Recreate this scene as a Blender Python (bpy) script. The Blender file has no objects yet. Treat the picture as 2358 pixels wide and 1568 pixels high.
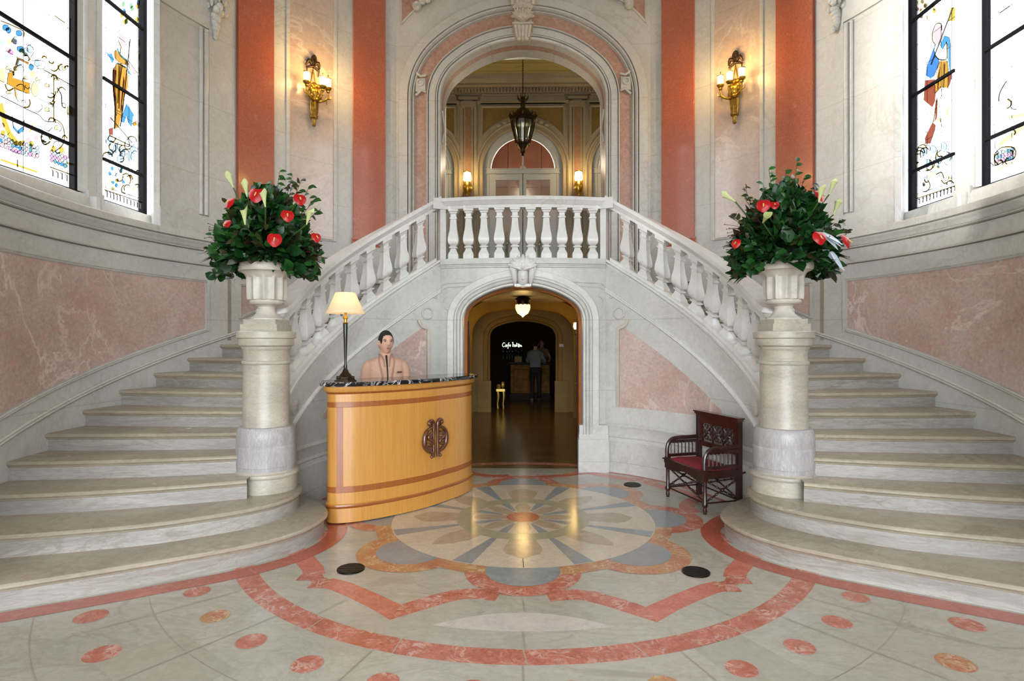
import bpy, bmesh, math, random
from math import sin, cos, pi, radians as R_, sqrt, atan2, exp
from mathutils import Vector, Matrix
random.seed(7)
SC = bpy.context.scene
COL = SC.collection
# ---------------------------------------------------------------- camera, sky, light, exposure
cam = bpy.data.cameras.new('camera'); cam_o = bpy.data.objects.new('camera', cam); COL.objects.link(cam_o)
cam.sensor_width = 36; cam.lens = 36*1324/2358; cam.clip_start = .05; cam.clip_end = 200
cam_o.location = (0, 0, 1.6); cam_o.rotation_euler = (pi/2, 0, R_(1.08))
SC.camera = cam_o
SC.view_settings.view_transform = 'Standard'; SC.view_settings.look = 'None'
SC.view_settings.gamma = 1; SC.view_settings.use_curve_mapping = False
SC.view_settings.exposure = 0.78
SKY = 7.0
w = bpy.data.worlds.new('sky'); SC.world = w; w.use_nodes = True
_n = w.node_tree.nodes; _l = w.node_tree.links      # bright overcast sky over darker ground
_tc = _n.new('ShaderNodeTexCoord'); _sp = _n.new('ShaderNodeSeparateXYZ'); _rp = _n.new('ShaderNodeValToRGB')
_l.new(_tc.outputs['Generated'], _sp.inputs[0]); _l.new(_sp.outputs[2], _rp.inputs[0]); _l.new(_rp.outputs[0], _n['Background'].inputs[0])
_rp.color_ramp.elements[0].position = 0.0; _rp.color_ramp.elements[0].color = (.24, .235, .22, 1)
_rp.color_ramp.elements[1].position = .03; _rp.color_ramp.elements[1].color = (.90, .96, 1.04, 1)
w.node_tree.nodes['Background'].inputs[1].default_value = SKY
def light(kind, loc, power, color=(1, 1, 1), size=.05, rot=(0, 0, 0), sy=None, portal=False, name='lamp_or_fill_light', angle=None):
    l = bpy.data.lights.new(name, kind); o = bpy.data.objects.new(name, l); COL.objects.link(o)
    l.energy = power; l.color = color
    if kind == 'AREA':
        l.shape = 'RECTANGLE'; l.size = size; l.size_y = sy or size
        if portal: l.cycles.is_portal = True
    elif kind == 'SUN': l.angle = angle
    else: l.shadow_soft_size = size
    o.location = loc; o.rotation_euler = rot
    return o
light('AREA', (0, -4.9, 2.7), 1, size=6.4, sy=5.3, rot=(-pi/2, 0, 0), portal=True, name='entrance_daylight')
light('AREA', (4.9, 4.9, 5.1), 1, size=4.4, sy=3.7, rot=(0, pi/2, 0), portal=True, name='window_daylight')
light('AREA', (-4.9, 4.9, 5.1), 1, size=4.4, sy=3.7, rot=(0, -pi/2, 0), portal=True, name='window_daylight')
# low soft sun through the left-hand windows
sd = Vector((8.3, .8, -.12)).normalized()
sun = light('SUN', (-8, 3, 6), 11.0, (1, .97, .92), angle=R_(8), name='sun')
sun.rotation_euler = (-sd).to_track_quat('Z', 'Y').to_euler()

# ---------------------------------------------------------------- materials
def lin(c):
    if isinstance(c, str): c = [int(c[i:i+2], 16)/255 for i in (0, 2, 4)]
    return tuple((x/12.92 if x < .04045 else ((x+.055)/1.055)**2.4) for x in c)+(1,)
class NT:
    def __init__(s, name):
        s.m = bpy.data.materials.new(name); s.m.use_nodes = True; s.t = s.m.node_tree
        s.b = s.t.nodes['Principled BSDF']; s.out = s.t.nodes['Material Output']
        s.tc = s.t.nodes.new('ShaderNodeTexCoord').outputs['Object']
    def n(s, kind, **kw):
        nd = s.t.nodes.new('ShaderNode'+kind)
        for k, v in kw.items():
            if k.startswith('_'): setattr(nd, k[1:], v)
            else: nd.inputs[k.replace('__', ' ')].default_value = v
        return nd
    def l(s, a, b): s.t.links.new(a, b)
    def noise(s, scale, detail=4, dist=0, vec=None, rough=.55):
        nd = s.n('TexNoise', Scale=scale, Detail=detail, Distortion=dist, Roughness=rough); s.l(vec or s.tc, nd.inputs['Vector']); return nd.outputs[0]
    def ramp(s, fac, a, b, ca=(0, 0, 0, 1), cb=(1, 1, 1, 1)):
        nd = s.n('ValToRGB'); e = nd.color_ramp.elements; e[0].position = a; e[1].position = b; e[0].color = ca; e[1].color = cb
        s.l(fac, nd.inputs[0]); return nd.outputs[0]
    def mix(s, fac, a, b, mode='MIX'):
        nd = s.n('MixRGB', _blend_type=mode)
        for i, v in ((0, fac), (1, a), (2, b)):
            if hasattr(v, 'links'): s.l(v, nd.inputs[i])
            elif i == 0: nd.inputs[0].default_value = v
            else: nd.inputs[i].default_value = v
        return nd.outputs[0]
    def math(s, op, a, b=0.0):
        nd = s.n('Math', _operation=op)
        for i, v in ((0, a), (1, b)):
            if hasattr(v, 'links'): s.l(v, nd.inputs[i])
            else: nd.inputs[i].default_value = v
        return nd.outputs[0]
    def bump(s, h, strength=.2, dist=.01):
        nd = s.n('Bump', Strength=strength, Distance=dist); s.l(h, nd.inputs['Height']); s.l(nd.outputs[0], s.b.inputs['Normal'])
MATS = {}
def reg(k, m): MATS[k] = m; return m
def plain(k, c, rough=.5, metal=0, emit=None, es=1, coat=0, spec=.5, trans=0, nscale=None, namt=.25):
    t = NT(k); c = lin(c)
    t.b.inputs['Base Color'].default_value = c; t.b.inputs['Roughness'].default_value = rough; t.b.inputs['Metallic'].default_value = metal
    t.b.inputs['Coat Weight'].default_value = coat; t.b.inputs['Specular IOR Level'].default_value = spec
    if nscale is not None:
        n = t.ramp(t.noise(nscale), .3, .7)
        t.l(t.mix(n, tuple(x*(1-namt) for x in c[:3])+(1,), tuple(min(1, x*(1+namt)) for x in c[:3])+(1,)), t.b.inputs['Base Color'])
    if emit: t.b.inputs['Emission Color'].default_value = lin(emit); t.b.inputs['Emission Strength'].default_value = es
    if trans: t.b.inputs['Transmission Weight'].default_value = trans
    return reg(k, t.m)
def marble(k, c1, c2, cv=None, s=1.2, vs=.8, vein=.5, vw=.02, fine=.12, fs=18, rough=.32, coat=0, vdark=None, stretch=None, course=None, spec=.5):
    t = NT(k); vec = t.tc
    if stretch:
        mp = t.n('Mapping'); mp.inputs['Scale'].default_value = stretch; t.l(t.tc, mp.inputs['Vector']); vec = mp.outputs[0]
    a = t.mix(t.ramp(t.noise(s, 5, .6, vec), .32, .68), lin(c1), lin(c2))
    f = t.ramp(t.noise(fs, 5, .4, vec, .7), .3, .7, (1-fine,)*3+(1,), (1+fine*.6,)*3+(1,))
    a = t.mix(1.0, a, f, 'MULTIPLY')
    if cv:
        v = t.noise(vs, 9, 1.4, vec, .6)
        v = t.ramp(t.math('ABSOLUTE', t.math('SUBTRACT', v, .5)), 0, vw, (1, 1, 1, 1), (0, 0, 0, 1))
        m = t.ramp(t.noise(vs*.9, 2, 0, vec), .42, .62)
        a = t.mix(t.math('MULTIPLY', t.math('MULTIPLY', v, m), vein), a, lin(cv))
    if vdark:
        v = t.noise(vs*2.1, 8, 2.0, vec, .65)
        v = t.ramp(t.math('ABSOLUTE', t.math('SUBTRACT', v, .48)), 0, .03, (1, 1, 1, 1), (0, 0, 0, 1))
        a = t.mix(t.math('MULTIPLY', v, .35), a, lin(vdark))
    if course:       # thin open joints between the stone courses
        sp = t.n('SeparateXYZ'); t.l(t.tc, sp.inputs[0]); z = sp.outputs[2]
        fr = t.math('FRACT', t.math('MULTIPLY', t.math('ADD', z, course[1]), 1/course[0]))
        g = t.ramp(t.math('ABSOLUTE', t.math('SUBTRACT', fr, .5)), 0, .006/course[0], (1, 1, 1, 1), (0, 0, 0, 1))
        a = t.mix(t.math('MULTIPLY', g, .35), a, lin('6d6459'))
    t.l(a, t.b.inputs['Base Color'])
    r = t.n('MapRange'); r.inputs['To Min'].default_value = rough*.75; r.inputs['To Max'].default_value = rough*1.3
    t.l(t.noise(6, 3), r.inputs[0]); t.l(r.outputs[0], t.b.inputs['Roughness'])
    t.b.inputs['Coat Weight'].default_value = coat; t.b.inputs['Coat Roughness'].default_value = .08
    t.b.inputs['Specular IOR Level'].default_value = spec
    return reg(k, t.m)
marble('stone', 'cbcac4', 'bcbcb8', 'a5a39e', s=.9, vs=.9, vein=.5, fine=.09, vdark='b3aa9c', rough=.34, course=(.86, .3))
marble('stone_warm', 'cdc5b6', 'b7aea1', 'a2937e', s=1.1, vs=.9, vein=.4, fine=.1, rough=.4)
marble('stone_rail', 'dbdad6', 'cbc9c4', 'b0a596', s=1.5, vs=1.4, vein=.35, fine=.07, rough=.3)
marble('stone_step', 'aca28d', '978d7c', '847968', s=1.1, vs=.9, vein=.5, vw=.03, fine=.13, rough=.24, stretch=(1, 1, 3), vdark='8a7f6c')
marble('stone_riser', 'aca8a0', '94908a', '7d7262', s=1.6, vs=1.3, vein=.6, vw=.04, fine=.18, rough=.4, stretch=(.6, .6, 4), vdark='7e6a55')
marble('stone_newel', 'bcb5a4', 'a8a193', '8d8473', s=2.0, vs=2.2, vein=.5, fine=.14, rough=.3, stretch=(1, 1, 2.4), vdark='978c7a')
marble('stone_drum', 'b5b2b0', '9d9a9a', 'd8d6d2', s=3, vs=3, vein=.5, fine=.2, fs=30, rough=.35, stretch=(3, 3, .6), vdark='86807c')
marble('stone_urn', 'd0c9bd', 'bcb5a9', '9a9080', s=5, vs=3, vein=.5, fine=.1, rough=.42)
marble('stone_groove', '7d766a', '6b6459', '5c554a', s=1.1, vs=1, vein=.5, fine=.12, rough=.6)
marble('stone_dark', 'a59c8c', '8f8676', '766c5e', s=1.1, vs=1, vein=.5, fine=.12, rough=.35)
marble('pink', 'cab8ae', 'bb9f94', 'e0d0c6', s=1.6, vs=.6, vein=.9, vw=.014, fine=.22, fs=32, rough=.24, coat=.2, vdark='cc9a8a')
marble('pink_pale', 'c6b6a8', 'b9a294', 'ded2c6', s=1.0, vs=.9, vein=.6, vw=.03, fine=.13, fs=22, rough=.22, coat=.35, course=(1.06, .62))
marble('pink_arch', 'b9998a', 'b08573', 'c9b0a0', s=1.6, vs=2, vein=.5, fine=.28, fs=24, rough=.35)
marble('rosso', 'b96a4e', 'ab5f47', 'c08370', s=.8, vs=1.6, vein=.2, fine=.3, fs=60, rough=.24, coat=.35, vdark='9c4f3c', course=(1.7, .25))
marble('floor_grey', 'bab4a5', 'aaa598', '8f897b', s=.8, vs=.7, vein=.55, vw=.03, fine=.1, rough=.16, stretch=(1, 1.6, 1), vdark='98937f')
marble('floor_tan', 'aca798', 'a8a292', '9a9384', s=.9, vs=1, vein=.4, fine=.1, rough=.16)
marble('inlay_red', 'c67e6b', 'b26650', 'dcc6ba', s=9, vs=9, vein=.65, vw=.06, fine=.3, fs=50, rough=.2, vdark='8c4636')
marble('inlay_red_plain', 'b8614c', 'aa5542', 'd0a090', s=3, vs=2, vein=.3, fine=.25, fs=44, rough=.2, vdark='8c4636')
marble('inlay_pinkish', 'cb7f6c', 'bf6e5b', 'd9a898', s=9, vs=6, vein=.3, fine=.2, fs=44, rough=.2, vdark='96503e')
marble('inlay_orange', 'bb9462', 'b8745a', 'd8c4a6', s=7, vs=8, vein=.8, vw=.05, fine=.28, fs=50, rough=.2, vdark='a05a40')
marble('inlay_white', 'cfc3ae', 'c3b6a2', 'd8cfc0', s=2.5, vs=2.5, vein=.5, fine=.12, rough=.16, vdark='b9a28d')
marble('inlay_blue', '939899', '878c90', 'a9aaa5', s=3, vs=2, vein=.5, fine=.12, rough=.16)
marble('inlay_petal', 'b8a890', 'ac9a82', '96846c', s=4, vs=3, vein=.5, fine=.18, rough=.16)
marble('inlay_ring', 'aaa588', 'a09b80', 'bdb8a0', s=3, vs=3, vein=.4, fine=.12, rough=.16)
marble('inlay_lens', 'ccc3b8', 'c0b7ad', 'a99a96', s=5, vs=4, vein=.5, fine=.12, rough=.18)
marble('floor_hall', '7a6038', '5e4628', '8f7750', s=2, vs=2, vein=.5, fine=.3, rough=.2, stretch=(.6, 3, 1))
marble('black_marble', '1b1c20', '0f1013', 'd8d8d8', s=4, vs=5, vein=1, vw=.035, fine=.1, rough=.08)
marble('cream_wall', 'a39568', '8f8258', 'b5aa85', s=1, vs=1, vein=.3, fine=.1, rough=.5)
marble('ochre', '8c7440', '7a6335', '9a8350', s=2, vs=2, vein=.4, fine=.2, rough=.4)
marble('hall_pink', 'a07c66', '90705a', 'b59a86', s=3, vs=3, vein=.4, fine=.25, rough=.4)
marble('hall_stone', 'a59c8a', '938a78', '7f735c', s=1, vs=1, vein=.3, fine=.1, rough=.45)
marble('yellow_wall', '94762f', '7c6226', 'a58c4c', s=1, vs=1, vein=.3, fine=.12, rough=.5)
plain('ceiling_cream', 'b5aa70', .6, nscale=1.2, namt=.06)
plain('plaster', 'c9c6be', .7, nscale=1, namt=.05)
plain('brass', '9a7a30', .32, .9, nscale=25, namt=.5)
plain('brass_bright', 'd2a84a', .25, .9, nscale=30, namt=.3)
plain('iron', '0e0c12', .8, 0, spec=.15)
plain('bronze', '3a2c1c', .4, .7, nscale=30, namt=.5)
plain('black_lacquer', '15130f', .3, .1, coat=.3)
plain('white_paint', 'b2bac4', .4, nscale=2, namt=.04)
plain('opal_glass', 'fff2d0', .4, emit='ffcf78', es=2.2)
plain('opal_glass_hall', 'fff2d0', .4, emit='ffcf78', es=6)
plain('shade_glow', 'e8cf98', .7, emit='ffcf80', es=.25)
plain('dark_wood', '2e1611', .28, coat=.4, nscale=14, namt=.35)
plain('dark_wood_red', '40190f', .25, coat=.5, nscale=14, namt=.35)
plain('carved_red', '3a130c', .5, spec=.2, nscale=30, namt=.5)
plain('velvet', '7a1420', .8, nscale=40, namt=.25)
plain('carved_brown', '5c3018', .25, coat=.6, nscale=40, namt=.35)
plain('soil', '10150c', .9)
plain('spadix', 'd8c468', .5); plain('calla', 'c9d295', .5); plain('stem', '3c5a24', .5)
plain('anthurium_red', 'b00a10', .35, coat=.1, spec=.3)
plain('bud_dark', '5a1a1a', .6); plain('twig', '4a3424', .7)
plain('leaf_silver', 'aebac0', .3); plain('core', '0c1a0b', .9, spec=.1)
plain('skin', 'cfa28c', .5); plain('hair', '100e0d', .75, nscale=160, namt=.6); plain('lip', 'a4665c', .5); plain('eye_white', 'd8d4cf', .3); plain('eye_dark', '20140f', .3)
plain('jacket', 'c09a84', .8, nscale=60, namt=.08); plain('jacket_trim', '9c7a6a', .8); plain('shirt_black', '1a1613', .8)
plain('trousers', '1b1b1f', .8); plain('grey_shirt', '7c8486', .8); plain('tan_shirt', '9b7a50', .8)
plain('badge', '4a2a1c', .4); plain('drain', '17140f', .35, .6, nscale=60, namt=.6)
plain('door_brown', '7a4c3c', .25, nscale=2, namt=.25)
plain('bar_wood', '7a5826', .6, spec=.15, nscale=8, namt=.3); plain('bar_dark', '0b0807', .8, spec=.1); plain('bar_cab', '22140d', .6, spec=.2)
plain('sign_glow', 'dfe6d8', .5, emit='dfe6d8', es=.7)
plain('bottle_glass', '2a3428', .15); plain('box_tan', '8a7648', .6); plain('gilt', 'd8b860', .3, .6)
plain('box_pink', 'b86a5c', .5)
plain('wood_trim', 'a86222', .5, spec=.2, nscale=6, namt=.15)
plain('notice', 'c8c6bc', .5)
def leafmat(k, c, c2):
    t = NT(k); t.l(t.mix(t.ramp(t.noise(9, 3), .35, .65), lin(c), lin(c2)), t.b.inputs['Base Color'])
    t.b.inputs['Roughness'].default_value = .36; t.b.inputs['Specular IOR Level'].default_value = .35
    return reg(k, t.m)
leafmat('leaf_a', '154519', '0a270e'); leafmat('leaf_b', '2c5c22', '1b4219'); leafmat('leaf_c', '35401a', '2b1d14')
def wood(k, a, b, rough=.28, coat=.5):
    t = NT(k); mp = t.n('Mapping'); mp.inputs['Scale'].default_value = (22, 22, .7); t.l(t.tc, mp.inputs['Vector'])
    c = t.mix(t.ramp(t.noise(2.2, 6, .5, mp.outputs[0]), .3, .7), lin(a), lin(b))
    g = t.ramp(t.noise(14, 5, .2, mp.outputs[0]), .3, .7, (.88, .88, .88, 1), (1.05, 1.05, 1.05, 1))
    t.l(t.mix(1.0, c, g, 'MULTIPLY'), t.b.inputs['Base Color']); t.b.inputs['Roughness'].default_value = rough
    t.b.inputs['Coat Weight'].default_value = coat; t.b.inputs['Coat Roughness'].default_value = .15
    return reg(k, t.m)
wood('maple', 'cc9448', 'be8539'); wood('cherry', 'a15c26', '925020')
def pleat():
    t = NT('pleated_silk'); at = t.n('Attribute', _attribute_name='x')
    t.b.inputs['Base Color'].default_value = lin('eedfc0'); t.b.inputs['Roughness'].default_value = .8
    tr = t.n('BsdfTranslucent'); tr.inputs[0].default_value = lin('f3e2bc')
    ms = t.n('MixShader'); ms.inputs[0].default_value = .35
    t.l(t.b.outputs[0], ms.inputs[1]); t.l(tr.outputs[0], ms.inputs[2]); t.l(ms.outputs[0], t.out.inputs[0])
    return reg('pleated_silk', t.m)
pleat()
def glass(k, c, gloss=.06):
    t = NT(k); tr = t.n('BsdfTransparent'); tr.inputs[0].default_value = tuple(c)+(1,)
    gl = t.n('BsdfGlossy'); gl.inputs['Roughness'].default_value = .1
    ms = t.n('MixShader'); ms.inputs[0].default_value = gloss
    t.l(tr.outputs[0], ms.inputs[1]); t.l(gl.outputs[0], ms.inputs[2]); t.l(ms.outputs[0], t.out.inputs[0])
    return reg(k, t.m)
glass('pane_clear', (.5, .5, .5)); glass('lantern_glass', (.55, .58, .45), .15); glass('vase_glass', (.7, .75, .7), .2)
q = .8/SKY/.5
for k, c in dict(o=(.85, .42, .05), r=(.45, .1, .05), b=(.1, .42, .75), B=(.08, .3, .85), d=(.2, .5, .55), p=(1, .72, .7), y=(1.2, 1.05, .5), Y=(.85, .66, .1), g=(.4, .7, .35), l=(.75, 1, 1.2), m=(1.05, .5, .85)).items():
    glass('glass_'+k, [x*q for x in c], .03)
plain('lead', '2a241c', .6)

# ---------------------------------------------------------------- mesh helpers
class MB:
    def __init__(s): s.v = []; s.f = []; s.m = []
    def add(s, vs, fs, mat=0):
        o = len(s.v); s.v += [tuple(v) for v in vs]; s.f += [tuple(i+o for i in f) for f in fs]
        s.m += (mat if isinstance(mat, list) else [mat]*len(fs)); return s
    def box(s, c, d, rz=0, mat=0, rx=0, ry=0):
        M = Matrix.Translation(c) @ Matrix.Rotation(rz, 4, 'Z') @ Matrix.Rotation(ry, 4, 'Y') @ Matrix.Rotation(rx, 4, 'X')
        vs = [M @ Vector((x*d[0]/2, y*d[1]/2, z*d[2]/2)) for x in (-1, 1) for y in (-1, 1) for z in (-1, 1)]
        return s.add(vs, [(0, 1, 3, 2), (4, 6, 7, 5), (0, 4, 5, 1), (2, 3, 7, 6), (0, 2, 6, 4), (1, 5, 7, 3)], mat)
    def lathe(s, prof, c=(0, 0, 0), n=24, mat=0, M=None, flute=None, caps=True):
        vs = []; fs = []; mt = []
        for i, (r, z) in enumerate(prof):
            for j in range(n):
                a = 2*pi*j/n; rr = r*(flute(i, a) if flute else 1)
                p = Vector((rr*cos(a), rr*sin(a), z)); vs.append((M @ p if M else p)+Vector(c))
        for i in range(len(prof)-1):
            for j in range(n):
                k = (j+1) % n; fs.append((i*n+j, i*n+k, (i+1)*n+k, (i+1)*n+j)); mt.append(mat[i] if isinstance(mat, list) else mat)
        if caps:
            fs += [tuple(range(n))[::-1], tuple((len(prof)-1)*n+j for j in range(n))]; mt += [mt[0], mt[-1]]
        return s.add(vs, fs, mt)
    def tube(s, pts, r, n=8, mat=0, flat=None, sm=True):
        pts = [Vector(p) for p in pts]; vs = []; fs = []
        if 4 <= len(pts) <= 12 and sm:
            rl = list(r) if isinstance(r, (list, tuple)) else [r]*len(pts)
            q_ = catmull([tuple(p)+(x,) for p, x in zip(pts, rl)], 3); pts = [Vector(p[:3]) for p in q_]; r = [max(1e-4, p[3]) for p in q_]
        up = Vector((0, 0, 1)); prev = None
        for i, p in enumerate(pts):
            t = (pts[min(i+1, len(pts)-1)]-pts[max(i-1, 0)]).normalized()
            if prev is None:
                a = up if abs(t.z) < .9 else Vector((1, 0, 0)); x = t.cross(a).normalized()
            else: x = (prev-t*prev.dot(t)).normalized()
            y = t.cross(x); prev = x
            rr = r[i] if isinstance(r, (list, tuple)) else r
            for j in range(n):
                a = 2*pi*j/n; vs.append(p+x*rr*cos(a)+y*rr*sin(a)*(flat or 1))
        for i in range(len(pts)-1):
            for j in range(n):
                k = (j+1) % n; fs.append((i*n+j, i*n+k, (i+1)*n+k, (i+1)*n+j))
        fs += [tuple(range(n))[::-1], tuple((len(pts)-1)*n+j for j in range(n))]
        return s.add(vs, fs, mat)
    def ball(s, c, r, n=12, m=8, mat=0, M=None):
        if not isinstance(r, (tuple, list)): r = (r, r, r)
        vs = []; fs = []
        for i in range(m+1):
            b = pi*i/m
            for j in range(n):
                a = 2*pi*j/n; p = Vector((r[0]*sin(b)*cos(a), r[1]*sin(b)*sin(a), r[2]*cos(b))); vs.append((M @ p if M else p)+Vector(c))
        for i in range(m):
            for j in range(n):
                k = (j+1) % n; fs.append((i*n+j, (i+1)*n+j, (i+1)*n+k, i*n+k))
        return s.add(vs, fs, mat)
    def sweep(s, P, N, B, prof, mat=0, closed=False, caps=False, cyc=False):
        m = len(prof); vs = []; fs = []; mt = []
        for p, nn, b in zip(P, N, B):
            p = Vector(p); nn = Vector(nn); b = Vector(b)
            vs += [p+nn*u+b*v for u, v in prof]
        L = len(P)
        for i in range(L if cyc else L-1):
            i2 = (i+1) % L
            for j in range(m if closed else m-1):
                k = (j+1) % m; fs.append((i*m+j, i2*m+j, i2*m+k, i*m+k)); mt.append(mat[j] if isinstance(mat, list) else mat)
        if caps: fs += [tuple(range(m)), tuple((L-1)*m+j for j in range(m))[::-1]]; mt += [mt[0], mt[0]]
        return s.add(vs, fs, mt)
    def grid(s, fn, nu, nv, mat=0):
        vs = [fn(i/nu, j/nv) for i in range(nu+1) for j in range(nv+1)]
        return s.add(vs, [(i*(nv+1)+j, (i+1)*(nv+1)+j, (i+1)*(nv+1)+j+1, i*(nv+1)+j+1) for i in range(nu) for j in range(nv)], mat)
    def poly(s, pts, mat=0): return s.add(pts, [tuple(range(len(pts)))], mat)
    def prism(s, p2, z0, z1, mat=0):
        n = len(p2); vs = [(x, y, z0) for x, y in p2]+[(x, y, z1) for x, y in p2]
        return s.add(vs, [tuple(range(n))[::-1], tuple(range(n, 2*n))]+[(i, (i+1) % n, n+(i+1) % n, n+i) for i in range(n)], mat)
    def make(s, name, mats, parent=None, ang=50, fix=True, loc=None):
        me = bpy.data.meshes.new(name); me.from_pydata(s.v, [], s.f)
        if isinstance(mats, str): mats = [mats]
        for m in mats: me.materials.append(MATS[m])
        if fix:
            for i, p in enumerate(me.polygons): p.material_index = s.m[i]
            b = bmesh.new(); b.from_mesh(me); bmesh.ops.recalc_face_normals(b, faces=b.faces); b.to_mesh(me); b.free()
        else:
            for i, p in enumerate(me.polygons): p.material_index = s.m[i]
        me.polygons.foreach_set('use_smooth', [True]*len(me.polygons)); me.set_sharp_from_angle(angle=R_(ang))
        o = bpy.data.objects.new(name, me); COL.objects.link(o)
        if parent:
            o.parent = parent
            if not parent.get('local'): o.matrix_parent_inverse = Matrix.Translation(-wloc(parent))
        if loc: o.location = loc
        return o
WL = {}
def wloc(o): return WL.get(o.name, Vector((0, 0, 0)))
def tag(o, label=None, cat=None, group=None, kind=None):
    if label: o['label'] = label
    if cat: o['category'] = cat
    if group: o['group'] = group
    if kind: o['kind'] = kind
    return o
LOCAL = []
def thing(name, loc, label, cat, group=None, rz=None):
    o = bpy.data.objects.new(name, None); COL.objects.link(o); o.empty_display_size = .1
    o.location = loc; WL[o.name] = Vector(loc)
    if rz is not None: o.rotation_euler = (0, 0, rz); o['local'] = 1; LOCAL.append(o)
    return tag(o, label, cat, group)
def struct(mb, name, mats, parent=None, **k):
    o = mb.make(name, mats, parent, **k)
    if not parent: o['kind'] = 'structure'
    return o
def dup(o, parent=None, **kw):
    c = o.copy(); COL.objects.link(c)
    if parent: c.parent = parent
    for ch in list(o.children): dup(ch, c)
    return c
CY = 5.2
def circ(r, deg, z=0): a = R_(deg); return Vector((r*sin(a), CY+r*cos(a), z))
def inw(deg): a = R_(deg); return Vector((-sin(a), -cos(a), 0))
UP = Vector((0, 0, 1))
def frange(a, b, n): return [a+(b-a)*i/n for i in range(n+1)]
def cpatch(mb, r, a0, a1, z0, z1, mat=0, n=None, th=0):
    """slab on the drum wall; z0, z1 numbers or functions of the angle"""
    n = n or max(2, int(abs(a1-a0)/2)); f0 = z0 if callable(z0) else (lambda a: z0); f1 = z1 if callable(z1) else (lambda a: z1)
    A = frange(a0, a1, n)
    if not th: mb.grid(lambda u, v: circ(r, a0+(a1-a0)*u, f0(a0+(a1-a0)*u)*(1-v)+f1(a0+(a1-a0)*u)*v), n, 1, mat)
    else:
        vs = []; fs = []
        for a in A: vs += [circ(r, a, f0(a)), circ(r, a, f1(a)), circ(r-th, a, f1(a)), circ(r-th, a, f0(a))]
        for i in range(len(A)-1):
            for j in range(4):
                k = (j+1) % 4; fs.append((4*i+j, 4*i+k, 4*i+4+k, 4*i+4+j))
        fs += [(0, 1, 2, 3), tuple(len(vs)-4+j for j in (3, 2, 1, 0))]
        mb.add(vs, fs, mat)
    return mb
def ring(mb, r, a0, a1, zf, prof, mat=0, n=None, caps=True, closed=True):
    """moulding swept round the drum; profile u = towards the centre, v = up"""
    n = n or max(3, int(abs(a1-a0)/2)); f = zf if callable(zf) else (lambda a: zf); A = frange(a0, a1, n)
    return mb.sweep([circ(r, a, f(a)) for a in A], [inw(a) for a in A], [UP]*len(A), prof, mat, closed=closed, caps=caps and closed)
def arch_path(a, zs, rise, r, z0, n=10):
    """three-centred arch: list of (x, z, nx, nz) from the left foot to the right foot"""
    k = rise-r; d = ((a-r)**2-k*k)/(2*k) if k else 0; RR = rise+d
    phi = atan2(a-r, d)      # half angle of the crown arc from the vertical
    out = [(-a, z0+(zs-z0)*i/4, -1, 0) for i in range(4)]
    for i in range(n+1):
        t = pi-(pi/2-phi)*i/n; out.append((-(a-r)+r*cos(t), zs+r*sin(t), cos(t), sin(t)))
    for i in range(1, n+1):
        t = pi/2+phi-phi*i/n; out.append((RR*cos(t), zs-d+RR*sin(t), cos(t), sin(t)))
    L = out+[(-x, z, -nx, nz) for x, z, nx, nz in out[:-1][::-1]]
    return L
def arch_sweep(mb, path, yf, prof, mat=0, closed=False, caps=False):
    """profile u = outwards from the opening, v = towards the viewer (-Y)"""
    return mb.sweep([(x, yf(x), z) for x, z, a, b in path], [(a, 0, b) for x, z, a, b in path], [(0, -1, 0)]*len(path), prof, mat, closed=closed, caps=caps)
def wall_with_arch(mb, path, yf, x0, x1, z0, z1, mat=0):
    pts = [(x, z) for x, z, a, b in path]
    crown = [p for p in pts if p[1] > pts[4][1]-1e-6]
    for i in range(len(crown)-1):
        (xa, za), (xb, zb) = crown[i], crown[i+1]
        mb.add([(xa, yf(xa), za), (xb, yf(xb), zb), (xb, yf(xb), z1), (xa, yf(xa), z1)], [(0, 1, 2, 3)], mat)
    a = abs(pts[0][0])
    for s0, s1 in ((x0, -a), (a, x1)):
        for i in range(4):
            xa = s0+(s1-s0)*i/4; xb = s0+(s1-s0)*(i+1)/4
            mb.add([(xa, yf(xa), z0), (xb, yf(xb), z0), (xb, yf(xb), z1), (xa, yf(xa), z1)], [(0, 1, 2, 3)], mat)
    return mb
def catmull(P, k=5):
    out = []
    for i in range(len(P)-1):
        p0 = P[max(i-1, 0)]; p1 = P[i]; p2 = P[i+1]; p3 = P[min(i+2, len(P)-1)]
        for j in range(k):
            t = j/k; out.append(tuple(.5*((2*b)+(-a+c)*t+(2*a-5*b+4*c-d)*t*t+(-a+3*b-3*c+d)*t**3) for a, b, c, d in zip(p0, p1, p2, p3)))
    return out+[tuple(P[-1])]
def leafy(mb, c, dirs, L, w, mat=0, curl=.25, tip=1.0):
    """a curved leaf: c base, dirs = (direction, normal)"""
    d, nrm = dirs; d = Vector(d).normalized(); nrm = Vector(nrm); sx = d.cross(nrm).normalized(); nrm = sx.cross(d).normalized()
    c = Vector(c); rows = [(0, .08), (.2, .75), (.45, 1), (.72, .75), (1, .03)]; vs = []
    for t, ww in rows:
        p = c+d*L*t-nrm*curl*L*t*t
        vs += [p-sx*w*ww*.5+nrm*w*.12*ww, p, p+sx*w*ww*.5+nrm*w*.12*ww]
    fs = []
    for i in range(4):
        for j in range(2): fs.append((3*i+j, 3*i+j+1, 3*i+4+j, 3*i+3+j))
    mb.add(vs, fs, mat)
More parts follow.
